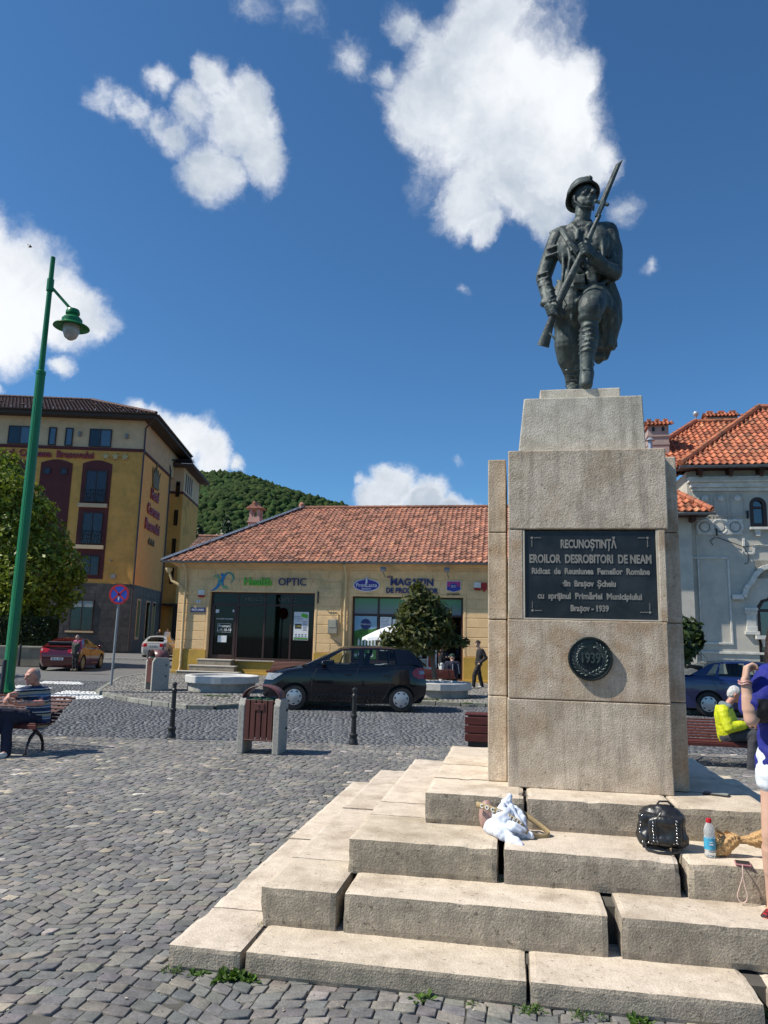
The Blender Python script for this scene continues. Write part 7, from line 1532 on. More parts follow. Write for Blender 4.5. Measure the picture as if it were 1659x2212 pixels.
    if 'hair' in look:
        m, st = look['hair']; B = Blob(); P = lambda x, y, z: hc+(frame(face, up)[0]*x+frame(face, up)[1]*y+frame(face, up)[2]*z)*k
        if st == 'short':
            B.ball(P(0, -.022, .040), (.078*k, .090*k, .080*k), 18, 12, M); B.ball(P(0, -.045, .0), (.074*k, .070*k, .085*k), 16, 10, M)
        elif st == 'balding':
            B.ball(P(0, -.055, .0), (.076*k, .060*k, .080*k), 16, 10, M); B.ball(P(0, -.03, .040), (.077*k, .076*k, .067*k), 16, 10, M)
        elif st == 'curly':
            g = random.Random(3)
            for i in range(46):
                a, e_ = g.uniform(0, 2*PI), g.uniform(-.25, 1.5); B.ball(P(.08*math.cos(a)*math.cos(e_), -.02+.09*math.sin(a)*math.cos(e_)*(1 if math.sin(a) < 0 else .8), .045+.085*math.sin(e_)), (.026*k,)*3, 8, 6)
        elif st == 'long':
            B.ball(P(0, -.025, .035), (.084*k, .096*k, .088*k), 18, 12, M)
            for x in (-.06, -.02, .02, .06): B.chain([P(x, -.06, .03), P(x*1.3, -.085, -.10), P(x*1.3, -.09, -.26), P(x, -.08, -.36)], [.045*k, .05*k, .045*k, .02*k])
            for q in (-1, 1): B.chain([P(q*.075, -.01, .02), P(q*.085, -.015, -.10), P(q*.08, .0, -.22)], [.028*k, .03*k, .018*k])
        B.fuse('hair', m, r, max(.008, vox*.8), 2, .006, 30)
    s, f, u = frame(face, up); b = MB()
    if vox < .013:
        for q in (-1, 1): b.ball(hc+(s*q*.030+f*.080+u*.004)*k, (.011*k, .006*k, .0055*k), 10, 6, Matrix((s, f, u)).transposed())
        b.build('eyes', mat('eye shade', (.05, .035, .03)), r, True)
    return r
# ---------------------------------------------------------------- bronze soldier
def S(x, y, dn=0.): return Vector(gn(x, y, 6.28+dn))
so0 = (.55, 6.28, 3.775); sol, sof = groot('soldier_statue', 'dark green bronze soldier with helmet and bayoneted rifle stepping forward on the pedestal', 'statue', *so0)
m_stat = bpy.data.materials.new('weathered statue bronze'); m_stat.use_nodes = True; t_ = m_stat.node_tree; pb = t_.nodes['Principled BSDF']
tcn = N(t_, 'ShaderNodeTexCoord').outputs['Object']; n1 = N(t_, 'ShaderNodeTexNoise', i={'Vector': tcn, 'Scale': 7., 'Detail': 7., 'Roughness': .65}).outputs['Fac']; st_v = VM(t_, 'MULTIPLY', tcn, (14, 14, 3)).outputs[0]; n2 = N(t_, 'ShaderNodeTexNoise', i={'Vector': st_v, 'Scale': 1.6, 'Detail': 6., 'Roughness': .6}).outputs['Fac']
c1 = mixc(t_, N(t_, 'ShaderNodeMapRange', i={'Value': n1, 'From Min': .35, 'From Max': .68}).outputs[0], (.030, .038, .038), (.075, .096, .090)); c2 = mixc(t_, N(t_, 'ShaderNodeMapRange', i={'Value': n2, 'From Min': .54, 'From Max': .78}).outputs[0], c1, (.16, .195, .18))
t_.links.new(c2, pb.inputs['Base Color']); pb.inputs['Metallic'].default_value = .22; pb.inputs['Roughness'].default_value = .56
bp_ = N(t_, 'ShaderNodeBump', i={'Height': N(t_, 'ShaderNodeTexNoise', i={'Vector': tcn, 'Scale': 26., 'Detail': 5., 'Roughness': .6}).outputs['Fac'], 'Strength': 1., 'Distance': .007}); t_.links.new(bp_.outputs[0], pb.inputs['Normal'])
B = Blob(sof)
def bl(x, y, dn, r): B.ball(S(x, y, dn), r, 18, 12)
bl(1259, 538, .02, (.215, .140, .20)); bl(1232, 540, -.01, (.12, .13, .17)); bl(1290, 530, -.01, (.12, .13, .17)); bl(1262, 600, .02, (.185, .135, .15)); bl(1266, 645, .03, (.195, .145, .13))
B.cap(S(1206, 512, .03), .070, S(1316, 498, .03), .072); B.cap(S(1235, 500, .02), .07, S(1256, 480, .02), .062)
bl(1262, 495, .02, (.12, .09, .05)); B.cap(S(1256, 492, .02), .066, S(1261, 462, .0), .060)                     # neck
# collar
B.chain([S(1237, 486, -.03), S(1246, 497, -.085), S(1259, 500, -.10), S(1272, 490, -.07), S(1276, 478, 0)], [.02, .022, .022, .02, .018])
B.cap(S(1248, 500, -.10), .030, S(1247, 518, -.125), .014); B.cap(S(1268, 498, -.10), .026, S(1272, 514, -.125), .014)
# coat front folds
for a in ([(1226, 520, -.10), (1232, 560, -.135), (1226, 600, -.12)], [(1238, 556, -.135), (1250, 580, -.145), (1262, 592, -.14)], [(1216, 545, -.08), (1218, 580, -.09), (1214, 612, -.09)], [(1300, 515, -.12), (1303, 550, -.13), (1300, 585, -.12)], [(1250, 560, -.14), (1246, 590, -.14), (1240, 612, -.13)], [(1268, 560, -.14), (1272, 590, -.14)]): B.chain([S(*p) for p in a], [.016, .020, .012][:len(a)])
# belt zone, pockets
B.chain([S(1206, 608, -.02), S(1226, 618, -.12), S(1255, 622, -.15), S(1290, 616, -.13), S(1316, 604, -.02)], [.018]*5)
b2_ = S(1250, 602, -.15); B.box(b2_[0]-.045, b2_[0]+.05, b2_[1]-.03, b2_[1]+.04, b2_[2]-.055, b2_[2]+.03); b2_ = S(1278, 600, -.13); B.box(b2_[0]-.04, b2_[0]+.04, b2_[1]-.03, b2_[1]+.04, b2_[2]-.05, b2_[2]+.03)
# coat skirts: left, over the raised thigh, and the long right tail hanging behind
B.chain([S(1216, 625, -.02), S(1208, 665, -.02), S(1212, 700, .03), S(1216, 735, .08)], [.075, .085, .07, .04]); B.chain([S(1235, 630, -.06), S(1236, 665, -.06), S(1240, 700, -.0)], [.08, .085, .05])
B.chain([S(1290, 628, -.08), S(1306, 650, -.10), S(1318, 675, -.06), S(1322, 712, 0), S(1316, 748, .03)], [.06, .07, .075, .062, .045])
B.chain([S(1316, 620, .04), S(1328, 655, .05), S(1330, 690, .06), S(1320, 735, .08)], [.06, .062, .06, .05]); B.cap(S(1300, 700, .06), .075, S(1304, 745, .10), .065)
B.chain([S(1296, 740, .12), S(1300, 765, .14), S(1293, 778, .14)], [.06, .05, .035]); B.cap(S(1312, 745, .10), .05, S(1308, 772, .12), .03)
B.obox(S(1308, 722, .07), (.165, .10, .27), (0, R(-3), R(8))); B.obox(S(1297, 757, .12), (.10, .07, .16), (0, R(8), 0))
# skirt hem folds over the knee
for a in ([(1262, 628, -.12), (1280, 632, -.20), (1300, 645, -.20), (1316, 668, -.14)], [(1250, 650, -.14), (1262, 638, -.22), (1282, 638, -.26)], [(1222, 640, -.08), (1218, 680, -.08)], [(1238, 640, -.12), (1236, 690, -.08)], [(1312, 650, -.1), (1320, 700, -.05), (1316, 745, -.02)], [(1300, 668, -.12), (1306, 720, -.02), (1302, 750, .04)]): B.chain([S(*p) for p in a], [.022]*len(a))
# raised front leg
B.cap(S(1286, 640, .0), .125, S(1278, 664, -.27), .112); bl(1276, 668, -.30, (.105, .085, .10)); bl(1274, 686, -.28, (.098, .085, .06)); B.cap(S(1258, 694, -.27), .030, S(1290, 692, -.27), .030)
B.chain([S(1273, 704, -.27), S(1273, 728, -.255), S(1269, 765, -.27), S(1267, 800, -.28)], [.072, .080, .064, .054])
for i in range(9): y = 708+i*10.5; q = S(1270.5-i*.3, y, -.27); rr = (.080 if i < 4 else .070 if i < 6 else .060)+.003; B.tube([q+Vector((rr*math.cos(a), rr*math.sin(a)*.95, .012*math.cos(a))) for a in np.linspace(0, 2*PI, 17)], .0042, 6)
B.chain([S(1268, 806, -.27), S(1266, 822, -.31), S(1266, 829, -.33)], [.060, .058, .052]); B.cap(S(1266, 826, -.22), .055, S(1266, 829, -.33), .056)
for i in range(4): B.cap(S(1258, 799+i*7, -.335-.004*i), .008, S(1275, 799+i*7, -.335-.004*i), .008)
# straight rear leg
B.chain([S(1240, 640, .05), S(1228, 700, .08), S(1226, 745, .10), S(1228, 775, .14), S(1237, 806, .20), S(1240, 838, .26)], [.12, .125, .118, .10, .078, .066]); B.cap(S(1240, 838, .26), .06, S(1236, 846, .12), .055)
for i in range(5): B.cap(S(1222, 790+i*11, .10+.01*i), .010, S(1250, 787+i*11, .10+.01*i), .010)
# arms
B.chain([S(1203, 516, .03), S(1187, 560, .06), S(1174, 600, .06), S(1181, 630, -.03), S(1186, 654, -.10)], [.078, .074, .070, .062, .054])
for x, y, dn in ((1194, 535, .0), (1190, 552, -.0), (1172, 592, 0), (1172, 604, 0), (1175, 616, -.03), (1180, 632, -.06), (1183, 645, -.09)): B.cap(S(x-10, y+3, dn-.02), .012, S(x+11, y-5, dn-.05), .013)
B.cap(S(1176, 655, -.09), .040, S(1196, 658, -.10), .030)
B.chain([S(1316, 505, .03), S(1326, 545, .03), S(1326, 590, -.04), S(1305, 578, -.16), S(1286, 560, -.23)], [.080, .078, .072, .064, .054]); B.cap(S(1290, 552, -.24), .040, S(1296, 572, -.20), .045)
for a in ([(1322, 545, -.04), (1305, 555, -.06)], [(1330, 560, -.04), (1312, 562, -.10)], [(1334, 575, -.06), (1316, 582, -.13)], [(1330, 596, -.08), (1308, 592, -.16)], [(1300, 560, -.19), (1296, 590, -.16)], [(1308, 560, -.16), (1310, 592, -.12)]): B.chain([S(*p) for p in a], [.014, .012])
# hands closed round the rifle
HN = Vector((.45, -.2, -.8)); 
hp1 = S(1187, 660, -.12); rf1 = S(1196, 670, -.17); B.cap(hp1, .034, rf1, .036)
for i in range(4): q = S(1190+i*2.4, 663+i*6.2-3, -.215); B.chain([q+Vector((-.045, .04, .01)), q+Vector((-.018, -.008, .004)), q+Vector((.028, -.012, -.008)), q+Vector((.045, .03, -.014))], [.0150, .0145, .0135, .012], 10)
B.chain([S(1192, 656, -.14), S(1202, 655, -.2), S(1208, 660, -.21)], [.017, .015, .013], 10)
B.cap(S(1282, 554, -.25), .038, S(1270, 541, -.28), .040); bl(1271, 541, -.27, (.055, .045, .05))
for i in range(4): q = S(1259+i*2.2, 528+i*6.6, -.345); B.chain([q+Vector((.062, .05, -.01)), q+Vector((.03, .0, 0)), q+Vector((-.012, -.010, .004)), q+Vector((-.030, .025, .006))], [.0155, .015, .014, .012], 10)
B.chain([S(1274, 530, -.29), S(1270, 519, -.33), S(1264, 514, -.345)], [.017, .015, .012], 10)
# head
fh = Vector((.50, -.84, .10)); hc_ = S(1262, 428, -.01); uph = Vector((-.06, .22, 1))
P, Mh = head_prims(B, hc_, fh, uph, 1.30); B.cap(hc_+Vector((0, .02, -.06)), .074, S(1259, 470, .01), .070); B.cap(P(-.06, 0, -.02), .012, P(-.045, .03, -.09), .008); B.cap(P(.06, 0, -.02), .012, P(.045, .03, -.09), .008)
# shoulder straps
for a in ([(1190, 503, .02), (1212, 493, .0), (1228, 490, -.01)], [(1292, 484, .0), (1312, 484, .01), (1328, 494, .03)]): B.chain([S(*p) for p in a], [.018, .022, .018])
B.fuse('body', m_stat, sol, .0085, 3, .0025, 13, .45)
s_, f__, u__ = frame(fh, uph)
b = MB(sof); Mx = Matrix((s_, f__, u__)).transposed(); Mx = Mx @ Matrix.Rotation(R(16), 3, 'X'); hcc = P(0, -.022, .036)
prof = [(0, .142), (.045, .136), (.085, .108), (.110, .058), (.118, .008), (.124, .0), (.130, -.012), (.133, -.019), (.128, -.020), (.112, -.010), (.105, .0), (.09, .05), (0, .10)]
vs = []; n = 36
for (rr, z) in prof:
    for k in range(n):
        a = 2*PI*k/n; y = rr*math.sin(a)*1.17; x = rr*math.cos(a); zz = z; vs.append(hcc+Mx @ Vector((x, y, zz))*1.10)
b.add(vs, [(i*n+k, i*n+(k+1) % n, (i+1)*n+(k+1) % n, (i+1)*n+k) for i in range(len(prof)-1) for k in range(n)])
hm = b.build('helmet', m_stat, sol, 'all'); b = MB(sof)
b.tube([hcc+Mx @ Vector((0, .145*math.sin(a), .140*math.cos(a)))*1.12 for a in np.linspace(-1.15, 1.0, 12)], [.008, .014, .018, .02, .022, .022, .022, .02, .018, .016, .012, .008], 8); b.tube([hcc+Mx @ Vector((.118*math.cos(a), .138*math.sin(a), .006))*1.12 for a in np.linspace(0, 2*PI, 30)], .006, 6)
b.ball(hcc+Mx @ Vector((0, .135, .05))*1.12, (.022, .012, .026), 10, 8, Mx); b.build('crest', m_stat, hm, True)
b = MB(sof); b.tube([P(q*.078, .0, z) for q, z in ((-1, .0), (-1, -.05))]+[P(-.05, .03, -.105), P(0, .06, -.118), P(.05, .03, -.105), P(.078, 0, -.05), P(.078, 0, 0)], .0075, 6); b.build('chin_strap', m_stat, sol, True)
# cross strap with buckle
b = MB(sof)
stp = cr([S(1212, 493, -.03), S(1222, 510, -.14), S(1234, 528, -.165), S(1246, 543, -.175), S(1262, 566, -.16), S(1286, 590, -.155)], 5)
b.grid([[p+Vector((-.018, 0, -.018)), p+Vector((0, -.012, 0)), p+Vector((.018, 0, .018)), p+Vector((.018, .02, .018)), p+Vector((-.018, .02, -.018))] for p in stp], True)
for (x, y, dn) in ((1236, 530, -.19), (1243, 540, -.195)): q = S(x, y, dn); b.obox(q, (.05, .012, .03), (0, R(45), 0))
b.build('shoulder_belt', m_stat, sol, True, bevel=.002); b = MB(sof)
for (x, y, dn) in ((1236, 540, -.165), (1246, 516, -.14), (1256, 566, -.17)): b.ball(S(x, y, dn), (.017, .012, .017), 12, 8)
b.build('coat_button', m_stat, sol, True)
b = MB(sof); q = S(1327, 690, .0); b.obox(q, (.06, .12, .18), (R(4), R(6), 0)); b.obox(q+Vector((.0, -.07, .04)), (.05, .03, .08)); b.build('cartridge_pouch', m_stat, sol, bevel=.012, seg=2)
# rifle
rb0, rb1, rb2, rb3, rb4, rb5 = S(1173, 748, -.12), S(1196, 676, -.20), S(1216, 632, -.235), S(1264, 534, -.32), S(1307, 438, -.345), S(1347, 343, -.36)
b = MB(sof)
def rif(p, q, w0, h0, w1, h1, n=6):
    d = (q-p).normalized(); sd_ = Vector((0, -1, 0)); sd_ = (sd_-d*sd_.dot(d)).normalized(); up_ = d.cross(sd_); rows = []
    for i in range(n+1):
        c = p.lerp(q, i/n); w_ = w0+(w1-w0)*i/n; h = h0+(h1-h0)*i/n
        rows.append([c+sd_*math.cos(a)*w_+up_*math.sin(a)*h for a in np.linspace(0, 2*PI, 13)[:-1]])
    b.grid(rows, True); k = len(b.v); b.add([p, *rows[0]], [(0, i+1, (i+1) % 12+1) for i in range(12)]); b.add([q, *rows[-1]], [(0, i+1, (i+1) % 12+1) for i in range(12)])
rif(rb0, rb0.lerp(rb1, .55), .024, .052, .022, .036); rif(rb0.lerp(rb1, .55), rb1, .022, .036, .022, .024); rif(rb1, rb2, .024, .026, .028, .036); rif(rb2, rb3, .028, .036, .022, .024); rif(rb3, rb3.lerp(rb4, .72), .021, .023, .018, .018)
rfl = b.build('rifle', m_stat, sol, True)
b = MB(sof); b.tube([rb2, rb3+Vector((-.012, 0, .012)), rb4], [.013, .0115, .0105], 12); b.build('barrel', m_stat, rfl, True)
d_ = (rb5-rb4).normalized(); sx = Vector((0, -1, 0)).cross(d_).normalized()
b = MB(sof); hs_ = rb4-d_*.11+sx*.02
b.bar(hs_-d_*.03, hs_+d_*.12, .030, .026, (0, 1, 0)); b.bar(hs_+d_*.10-sx*.045, hs_+d_*.10+sx*.05, .022, .022, d_); b.ball(hs_+d_*.10+sx*.055, .017, 10, 8); b.ball(hs_+d_*.10-sx*.045, .015, 10, 8)
b.add([hs_+d_*.11+sx*.028, hs_+d_*.11-sx*.024, hs_+d_*.11+Vector((0, -.011, 0)), hs_+d_*.11+Vector((0, .011, 0)), hs_+d_*.46+sx*.024, hs_+d_*.46-sx*.020, hs_+d_*.46+Vector((0, -.008, 0)), hs_+d_*.46+Vector((0, .008, 0)), rb5], [(0, 2, 6, 4), (2, 1, 5, 6), (1, 3, 7, 5), (3, 0, 4, 7), (4, 6, 8), (6, 5, 8), (5, 7, 8), (7, 4, 8)])
b.build('bayonet', m_stat, rfl, bevel=.002)
b = MB(sof); c = rb1.lerp(rb2, .45); dr = (rb2-rb1).normalized(); pr = Vector((0, -1, 0)).cross(dr).normalized(); q = c-pr*-.0
b.tube([c+pr*-.045*s+dr*t for s, t in ((.7, -.05), (1.5, -.03), (1.6, .02), (.8, .05))], .006, 6); b.tube([c, c+Vector((-.03, -.05, .02)), c+Vector((-.06, -.05, 0))], .009, 8); b.ball(c+Vector((-.065, -.05, 0)), .015, 10, 8); b.build('trigger_guard', m_stat, rfl, True)
b = MB(sof); b.tube(cr([rb0.lerp(rb1, .5)+pr*.02, rb0.lerp(rb1, .35)+Vector((.06, -.03, -.05)), rb0.lerp(rb1, .15)+Vector((.07, -.02, .03))], 5), .008, 6); b.build('sling', m_stat, rfl, True)
# ---------------------------------------------------------------- people
def polo_mat():
    m = bpy.data.materials.new('striped polo'); m.use_nodes = True; t = m.node_tree; b = t.nodes['Principled BSDF']; o = N(t, 'ShaderNodeTexCoord').outputs['Object']
    z = N(t, 'ShaderNodeSeparateXYZ', i={0: o}).outputs['Z']; w_ = M_(t, 'FRACT', M_(t, 'MULTIPLY', z, 6.3)); r = t.nodes.new('ShaderNodeValToRGB'); r.color_ramp.interpolation = 'CONSTANT'
    cols = [(0, (.018, .035, .09)), (.34, (.45, .47, .48)), (.40, (.06, .12, .24)), (.55, (.30, .29, .22)), (.78, (.012, .018, .04)), (.92, (.5, .5, .48))]
    while len(r.color_ramp.elements) < len(cols): r.color_ramp.elements.new(.5)
    for e, (p, c) in zip(r.color_ramp.elements, cols): e.position = p; e.color = c+(1,)
    t.links.new(w_, r.inputs[0]); t.links.new(r.outputs[0], b.inputs['Base Color']); b.inputs['Roughness'].default_value = .9; return m
m_dnavy = mat('navy trousers', (.010, .012, .030), (.014, .017, .04), 20, .85, .002, 60); m_wsh = mat('white sneaker', (.68, .68, .66), (.55, .55, .53), 12, .6); m_greyh = mat('grey hair', (.30, .28, .27), (.20, .19, .185), 60, .9, .003, 150, c1to=.3); m_red_skin = mat('ruddy skin', (.56, .29, .21), (.44, .19, .14), 22, .5, .0008, 120)
Yb = 11.15
J = dict(head=Wp(69, 1461, Yb-.12), neck=Wp(80, 1484, Yb), sh=(Wp(60, 1494, Yb-.16), Wp(97, 1494, Yb+.10)), el=(Wp(36, 1500, Yb-.40), Wp(90, 1518, Yb-.18)), wr=(Wp(20, 1501, Yb-.58), Wp(36, 1521, Yb-.50)), hand=(Wp(14, 1508, Yb-.62), Wp(22, 1518, Yb-.60)),
    hip=(Wp(80, 1553, Yb-.10), Wp(92, 1556, Yb+.02)), kn=(Wp(-6, 1540, Yb-.50), Wp(14, 1548, Yb-.42)), an=(Wp(-22, 1615, Yb-.55), Wp(14, 1625, Yb-.50)), toe=(Wp(-55, 1632, Yb-.72), Wp(-8, 1640, Yb-.72)))
human('grey haired man in a striped polo shirt and navy trousers seated on the left bench', J, (-.50, -.86, -.06), dict(shirt=(polo_mat(), .78, 0), collar=mat('polo collar', (.03, .04, .08)), trousers=(m_dnavy, 'l'), shoes=m_wsh, hair=(m_greyh, 'balding'), skin=m_red_skin, palm=(Vector((.3, 0, -1)), Vector((0, 0, 1))), curl=(.6, .35)), tuple(Wp(60, 1632, Yb)*1), .0095, 1.08, None, True, girth=1.18)
b = MB(); q = Wp(13, 1513, Yb-.68); ci = root('cigarette', 'short white cigarette in the fingers of the seated man in the striped polo', 'cigarette', q); b.tube([(0, 0, 0), (-.045, -.02, .012)], .0045, 8); b.build('cigarette_paper', m_paper, ci)
# woman in the blue top at the right edge
m_royal = mat('royal blue fabric', (.010, .017, .22), (.008, .012, .16), 9, .8, .002, 120, sheen=.4)
def blue_top():
    m = m_royal.copy(); m.name = 'blue top with dark panels'; t = m.node_tree; b = t.nodes['Principled BSDF']; o = N(t, 'ShaderNodeTexCoord').outputs['Object']; sp = N(t, 'ShaderNodeSeparateXYZ', i={0: o}); src = b.inputs['Base Color'].links[0].from_socket
    e = M_(t, 'MULTIPLY_ADD', sp.outputs['Z'], -.42, sp.outputs['X']); f = M_(t, 'MULTIPLY', M_(t, 'COMPARE', sp.outputs['Z'], 1.10, .07), M_(t, 'GREATER_THAN', sp.outputs['X'], -.165)); g = M_(t, 'COMPARE', e, -.60, .035); lo = M_(t, 'LESS_THAN', sp.outputs['Z'], 1.14)
    c = mixc(t, M_(t, 'MULTIPLY', g, lo), src, (.05, .055, .065)); c = mixc(t, f, c, (.006, .006, .010)); t.links.new(c, b.inputs['Base Color']); return m
Yw = 4.28
J = dict(head=Wp(1712, 1370, Yw), neck=Wp(1712, 1425, Yw+.02), sh=(Wp(1664, 1466, Yw), Wp(1768, 1462, Yw+.08)), el=(Wp(1623, 1554, Yw-.10), Wp(1815, 1560, Yw-.02)), wr=(Wp(1610, 1470, Yw-.10), Wp(1790, 1480, Yw-.2)), hand=(Wp(1614, 1432, Yw-.09), Wp(1775, 1440, Yw-.25)),
    hip=(Wp(1676, 1640, Yw+.03), Wp(1735, 1640, Yw+.06)), kn=(Wp(1668, 1800, Yw+.02), Wp(1745, 1800, Yw+.02)), an=(Wp(1672, 1965, Yw+.12), Wp(1750, 1965, Yw+.12)), toe=(Wp(1652, 1998, Yw-.06), Wp(1740, 2000, Yw-.08)))
bw = human('dark haired woman in royal blue top and white shorts standing on the steps', J, (.25, -.6, .1), dict(shirt=(blue_top(), .66, .10), cuff=.078, fold=.014, fs=9, ease=.026, trousers=(mat('white denim', (.66, .70, .75), (.58, .62, .68), 14, .9, .002, 90), .26), shoes=mat('red and black sneaker', (.40, .015, .03), (.02, .015, .015), 16, .5, c1to=.48, c2to=.52), hair=(mat('dark brown hair', (.035, .018, .013), (.02, .011, .009), 40, .5, .002, 90), 'long'), palm=(Vector((1, -.2, 0)), Vector((-1, -.3, 0))), curl=(.95, .8)), tuple(Wp(1700, 1990, Yw)), .007, .98, girth=1.0)
b = MB(); q = Wp(1609.5, 1477, Yw-.10)-Vector(bw.location); 
for dz in (0, .012): b.tube([q+Vector((.032*math.cos(a), .032*math.sin(a), dz+.004*math.sin(3*a))) for a in np.linspace(0, 2*PI, 19)], .005, 6)
b.build('bracelet', mat('rose bracelet', (.35, .12, .13), (.5, .35, .3), 60, .4), bw, True)
b = MB(); p = J['toe'][0]-Vector(bw.location); a_ = J['an'][0]-Vector(bw.location); b.bar(Vector((p.x, p.y, .010))+Vector((-.012, -.03, 0)), Vector((a_.x, a_.y, .010))+Vector((0, .04, 0)), .095, .022); b.build('shoe_sole', m_wsh, bw, bevel=.008)
# yellow jacket man
m_yel = mat('neon yellow jacket', (.62, .66, .015), (.50, .55, .01), 7, .6, .006, 30); Yj = 11.45
J = dict(head=Wp(1588, 1500, Yj-.02), neck=Wp(1573, 1522, Yj), sh=(Wp(1561, 1536, Yj-.17), Wp(1567, 1533, Yj+.17)), el=(Wp(1574, 1572, Yj-.26), Wp(1590, 1570, Yj+.1)), wr=(Wp(1606, 1566, Yj-.26), Wp(1612, 1566, Yj-.02)), hand=(Wp(1618, 1565, Yj-.26), Wp(1622, 1566, Yj-.06)),
    hip=(Wp(1572, 1593, Yj-.10), Wp(1574, 1590, Yj+.10)), kn=(Wp(1628, 1586, Yj-.28), Wp(1632, 1586, Yj-.08)), an=(Wp(1624, 1668, Yj-.35), Wp(1634, 1660, Yj-.15)), toe=(Wp(1648, 1686, Yj-.45), Wp(1656, 1678, Yj-.25)))
yj = human('white haired man in a neon yellow jacket looking down on the bench at the right', J, (.85, -.25, -.42), dict(shirt=(m_yel, 'l', .0), fold=.008, fs=12, ease=.03, collar=mat('grey hood', (.16, .20, .22), None, 9, .9), trousers=(mat('charcoal trousers', (.035, .037, .045), (.05, .052, .06), 20, .9), 'l'), shoes=mat('dark shoe', (.05, .035, .03)), hair=(mat('white hair', (.58, .57, .56), (.42, .41, .40), 60, .9, .003, 150), 'short'), skin=m_red_skin, palm=(Vector((0, 0, -1)),)*2, curl=(.4, .4)), tuple(Wp(1600, 1675, Yj)), .010, 1.02, girth=1.1)
B = Blob(); nb_ = J['neck']-Vector(yj.location); B.chain([nb_+Vector((-.03, -.10, -.02)), nb_+Vector((-.09, 0, .0)), nb_+Vector((-.03, .10, -.02))], [.045, .055, .045]); B.fuse('hood', MATS['grey hood'], yj, .011, 3)
# far figures
def stander(label, x, yh, yf, Yd, face, look, hair, k=1., walk=0., z=None, vox=.02, group=None, **kw):
    hd_ = Wp(x, yh, Yd); ft = Wp(x, yf, Yd); H_ = hd_.z-ft.z+.11; z0 = ft.z; s, f, u = frame(face); s = Vector((s.x, s.y, 0)).normalized(); f = Vector((f.x, f.y, 0)).normalized(); c = Vector((hd_.x, hd_.y, z0)); q = H_/1.75
    P = lambda a, b_, h: c+s*a*q+f*b_*q+Vector((0, 0, h*q))
    J = dict(head=P(0, .03, 1.62), neck=P(0, 0, 1.48), sh=(P(-.18, -.01, 1.42), P(.18, -.01, 1.42)), el=kw.get('el') or (P(-.22, -.03, 1.13), P(.22, -.03, 1.13)), wr=(P(-.21, .08, .92), P(.21, .08, .92)), hand=(P(-.20, .11, .84), P(.20, .11, .84)),
             hip=(P(-.09, 0, .93), P(.09, 0, .93)), kn=(P(-.09, .05+walk*.6, .5), P(.09, .03-walk*.4, .5)), an=(P(-.09, walk*.9, .09), P(.09, -walk*.7, .09)), toe=(P(-.10, .14+walk*.9, .03), P(.10, .14-walk*.7, .03)))
    for a in ('arms',):
        if a in kw:
            for key, v in kw[a].items(): J[key] = tuple(P(*p) for p in v)
    look = dict(look); look['hair'] = hair
    return human(label, J, face, look, tuple(c), vox, q, group, fingers=kw.get('fingers', False))
m_bk = mat('black cloth', (.008, .008, .010), (.014, .014, .016), 12, .8); m_dhair = mat('black curly hair', (.012, .010, .010), (.03, .02, .016), 70, .8)
stander('young man in black clothes and white sneakers walking past the shop wall', 1034, 1391, 1488, 27.3, (-.9, -.25, -.42), dict(shirt=(m_bk, 'l', .04), trousers=(m_bk, 'l'), shoes=m_wsh, palm=(Vector((0, 0, 1)),)*2, curl=(.8, .8)), (m_dhair, 'curly'), walk=.26, vox=.014, arms=dict(sh=((-.18, -.08, 1.40), (.18, -.06, 1.40)), neck=None) if 0 else dict(sh=((-.17, -.07, 1.40), (.17, -.07, 1.40)), el=((-.23, -.20, 1.14), (.23, -.22, 1.14)), wr=((-.20, .02, .94), (.20, -.02, .94)), hand=((-.18, .08, .90), (.18, .05, .90))))
stander('woman in a magenta top and dark vest standing behind the red coupe', 168, 1377, 1449, 31.2, (-.35, -.9, -.1), dict(shirt=(mat('magenta top', (.28, .03, .11)), 'l', .10), trousers=(m_bk, 'l'), shoes=mat('pale shoe', (.35, .3, .22))), (m_greyh, 'short'), .95, vox=.016)
ve = [o for o in C.objects if o.parent and o.parent.get('label', '').startswith('woman in a magenta') and o.name.startswith('shirt')][0]
B = Blob(); B.cap((-.10, -.03, 1.22), .115, (-.08, -.03, .80), .12); B.cap((.10, -.03, 1.22), .115, (.08, -.03, .80), .12); B.cap((0, -.03, 1.15), .15, (0, -.03, .80), .14); o = B.fuse('vest', mat('olive vest', (.05, .05, .04)), ve.parent, .02, 3); o.scale = (.9, 1.05, .88)
stander('woman with long auburn hair and white trousers holding up a phone before the dairy shop', 953, 1405, 1474, 27.0, (.8, .35, -.1), dict(shirt=(m_bk, 'l', .03), trousers=(mat('white trousers', (.66, .66, .66)), 'l'), shoes=m_wsh), (mat('auburn hair', (.10, .035, .02), None, 40, .6), 'long'), vox=.016, arms=dict(el=((-.22, .10, 1.14), (.22, .10, 1.14)), wr=((-.14, .32, 1.22), (.18, .32, 1.25)), hand=((-.12, .38, 1.26), (.16, .38, 1.30))))
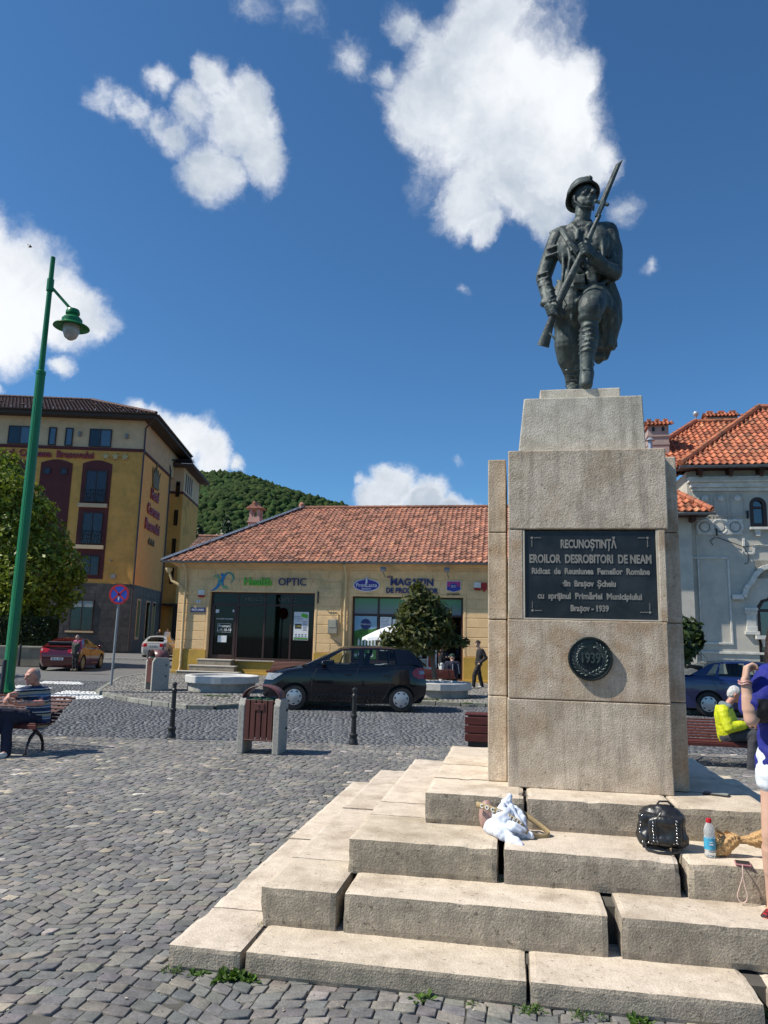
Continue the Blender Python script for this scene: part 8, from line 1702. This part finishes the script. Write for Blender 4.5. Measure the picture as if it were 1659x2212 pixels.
stander('man in a black t-shirt standing left of the silver saloon', 345, 1362, 1402, 54.5, (.3, -.9, 0), dict(shirt=(m_bk, .8, .03), trousers=(mat('pale jeans', (.30, .33, .36)), 'l'), shoes=m_wsh), (m_dhair, 'short'), vox=.025)
stander('man in a white shirt standing behind the silver saloon', 362, 1361, 1402, 58.5, (.1, -.9, 0), dict(shirt=(m_paper, .8, .03), trousers=(m_bk, 'l'), shoes=m_bk), (mat('fair hair', (.25, .18, .10)), 'short'), vox=.025)
# seated man with the cap on the dark bench
Yc_ = 26.3; c = Wp(977, 1438, Yc_); P = lambda a, b_, h: Vector((c.x+a, Yc_+b_, h))
J = dict(head=P(0, .06, 1.10), neck=P(0, .02, .97), sh=(P(-.19, 0, .92), P(.19, 0, .92)), el=(P(-.24, .18, .66), P(.24, .18, .66)), wr=(P(-.15, .38, .62), P(.15, .38, .62)), hand=(P(-.1, .45, .60), P(.1, .45, .60)), hip=(P(-.1, .06, .50), P(.1, .06, .50)), kn=(P(-.15, .50, .52), P(.15, .50, .52)), an=(P(-.15, .52, .15), P(.15, .52, .15)), toe=(P(-.15, .66, .09), P(.15, .66, .09)))
cm_ = human('man in navy jacket with white stripe and green cap on the dark bench', J, (.1, 1, -.2), dict(shirt=(m_dnavy, 'l', .03), trousers=(m_bk, 'l'), shoes=m_bk), (c.x, Yc_, .06), .016, 1.04, fingers=False, girth=1.15)
b = MB(); hc2 = J['head']-Vector(cm_.location); b.lathe([(.095, .0), (.098, .05), (.08, .10), (.04, .125), (0, .13)], hc2+Vector((0, 0, .02)), 20); b.box(hc2.x-.07, hc2.x+.07, hc2.y+.06, hc2.y+.19, hc2.z+.01, hc2.z+.03); b.build('cap', mat('dark green cap', (.008, .04, .025)), cm_, True)
b = MB(); z_ = -Vector(cm_.location); 
for x in (-.0, .19): b.bar((x, -.145 if x == 0 else -.08, .84), (x+(.05 if x else 0), -.145 if x == 0 else -.05, .50), .02, .012)
b.build('jacket_stripe', m_paper, cm_)

bpy.data.scenes.remove(SCR)
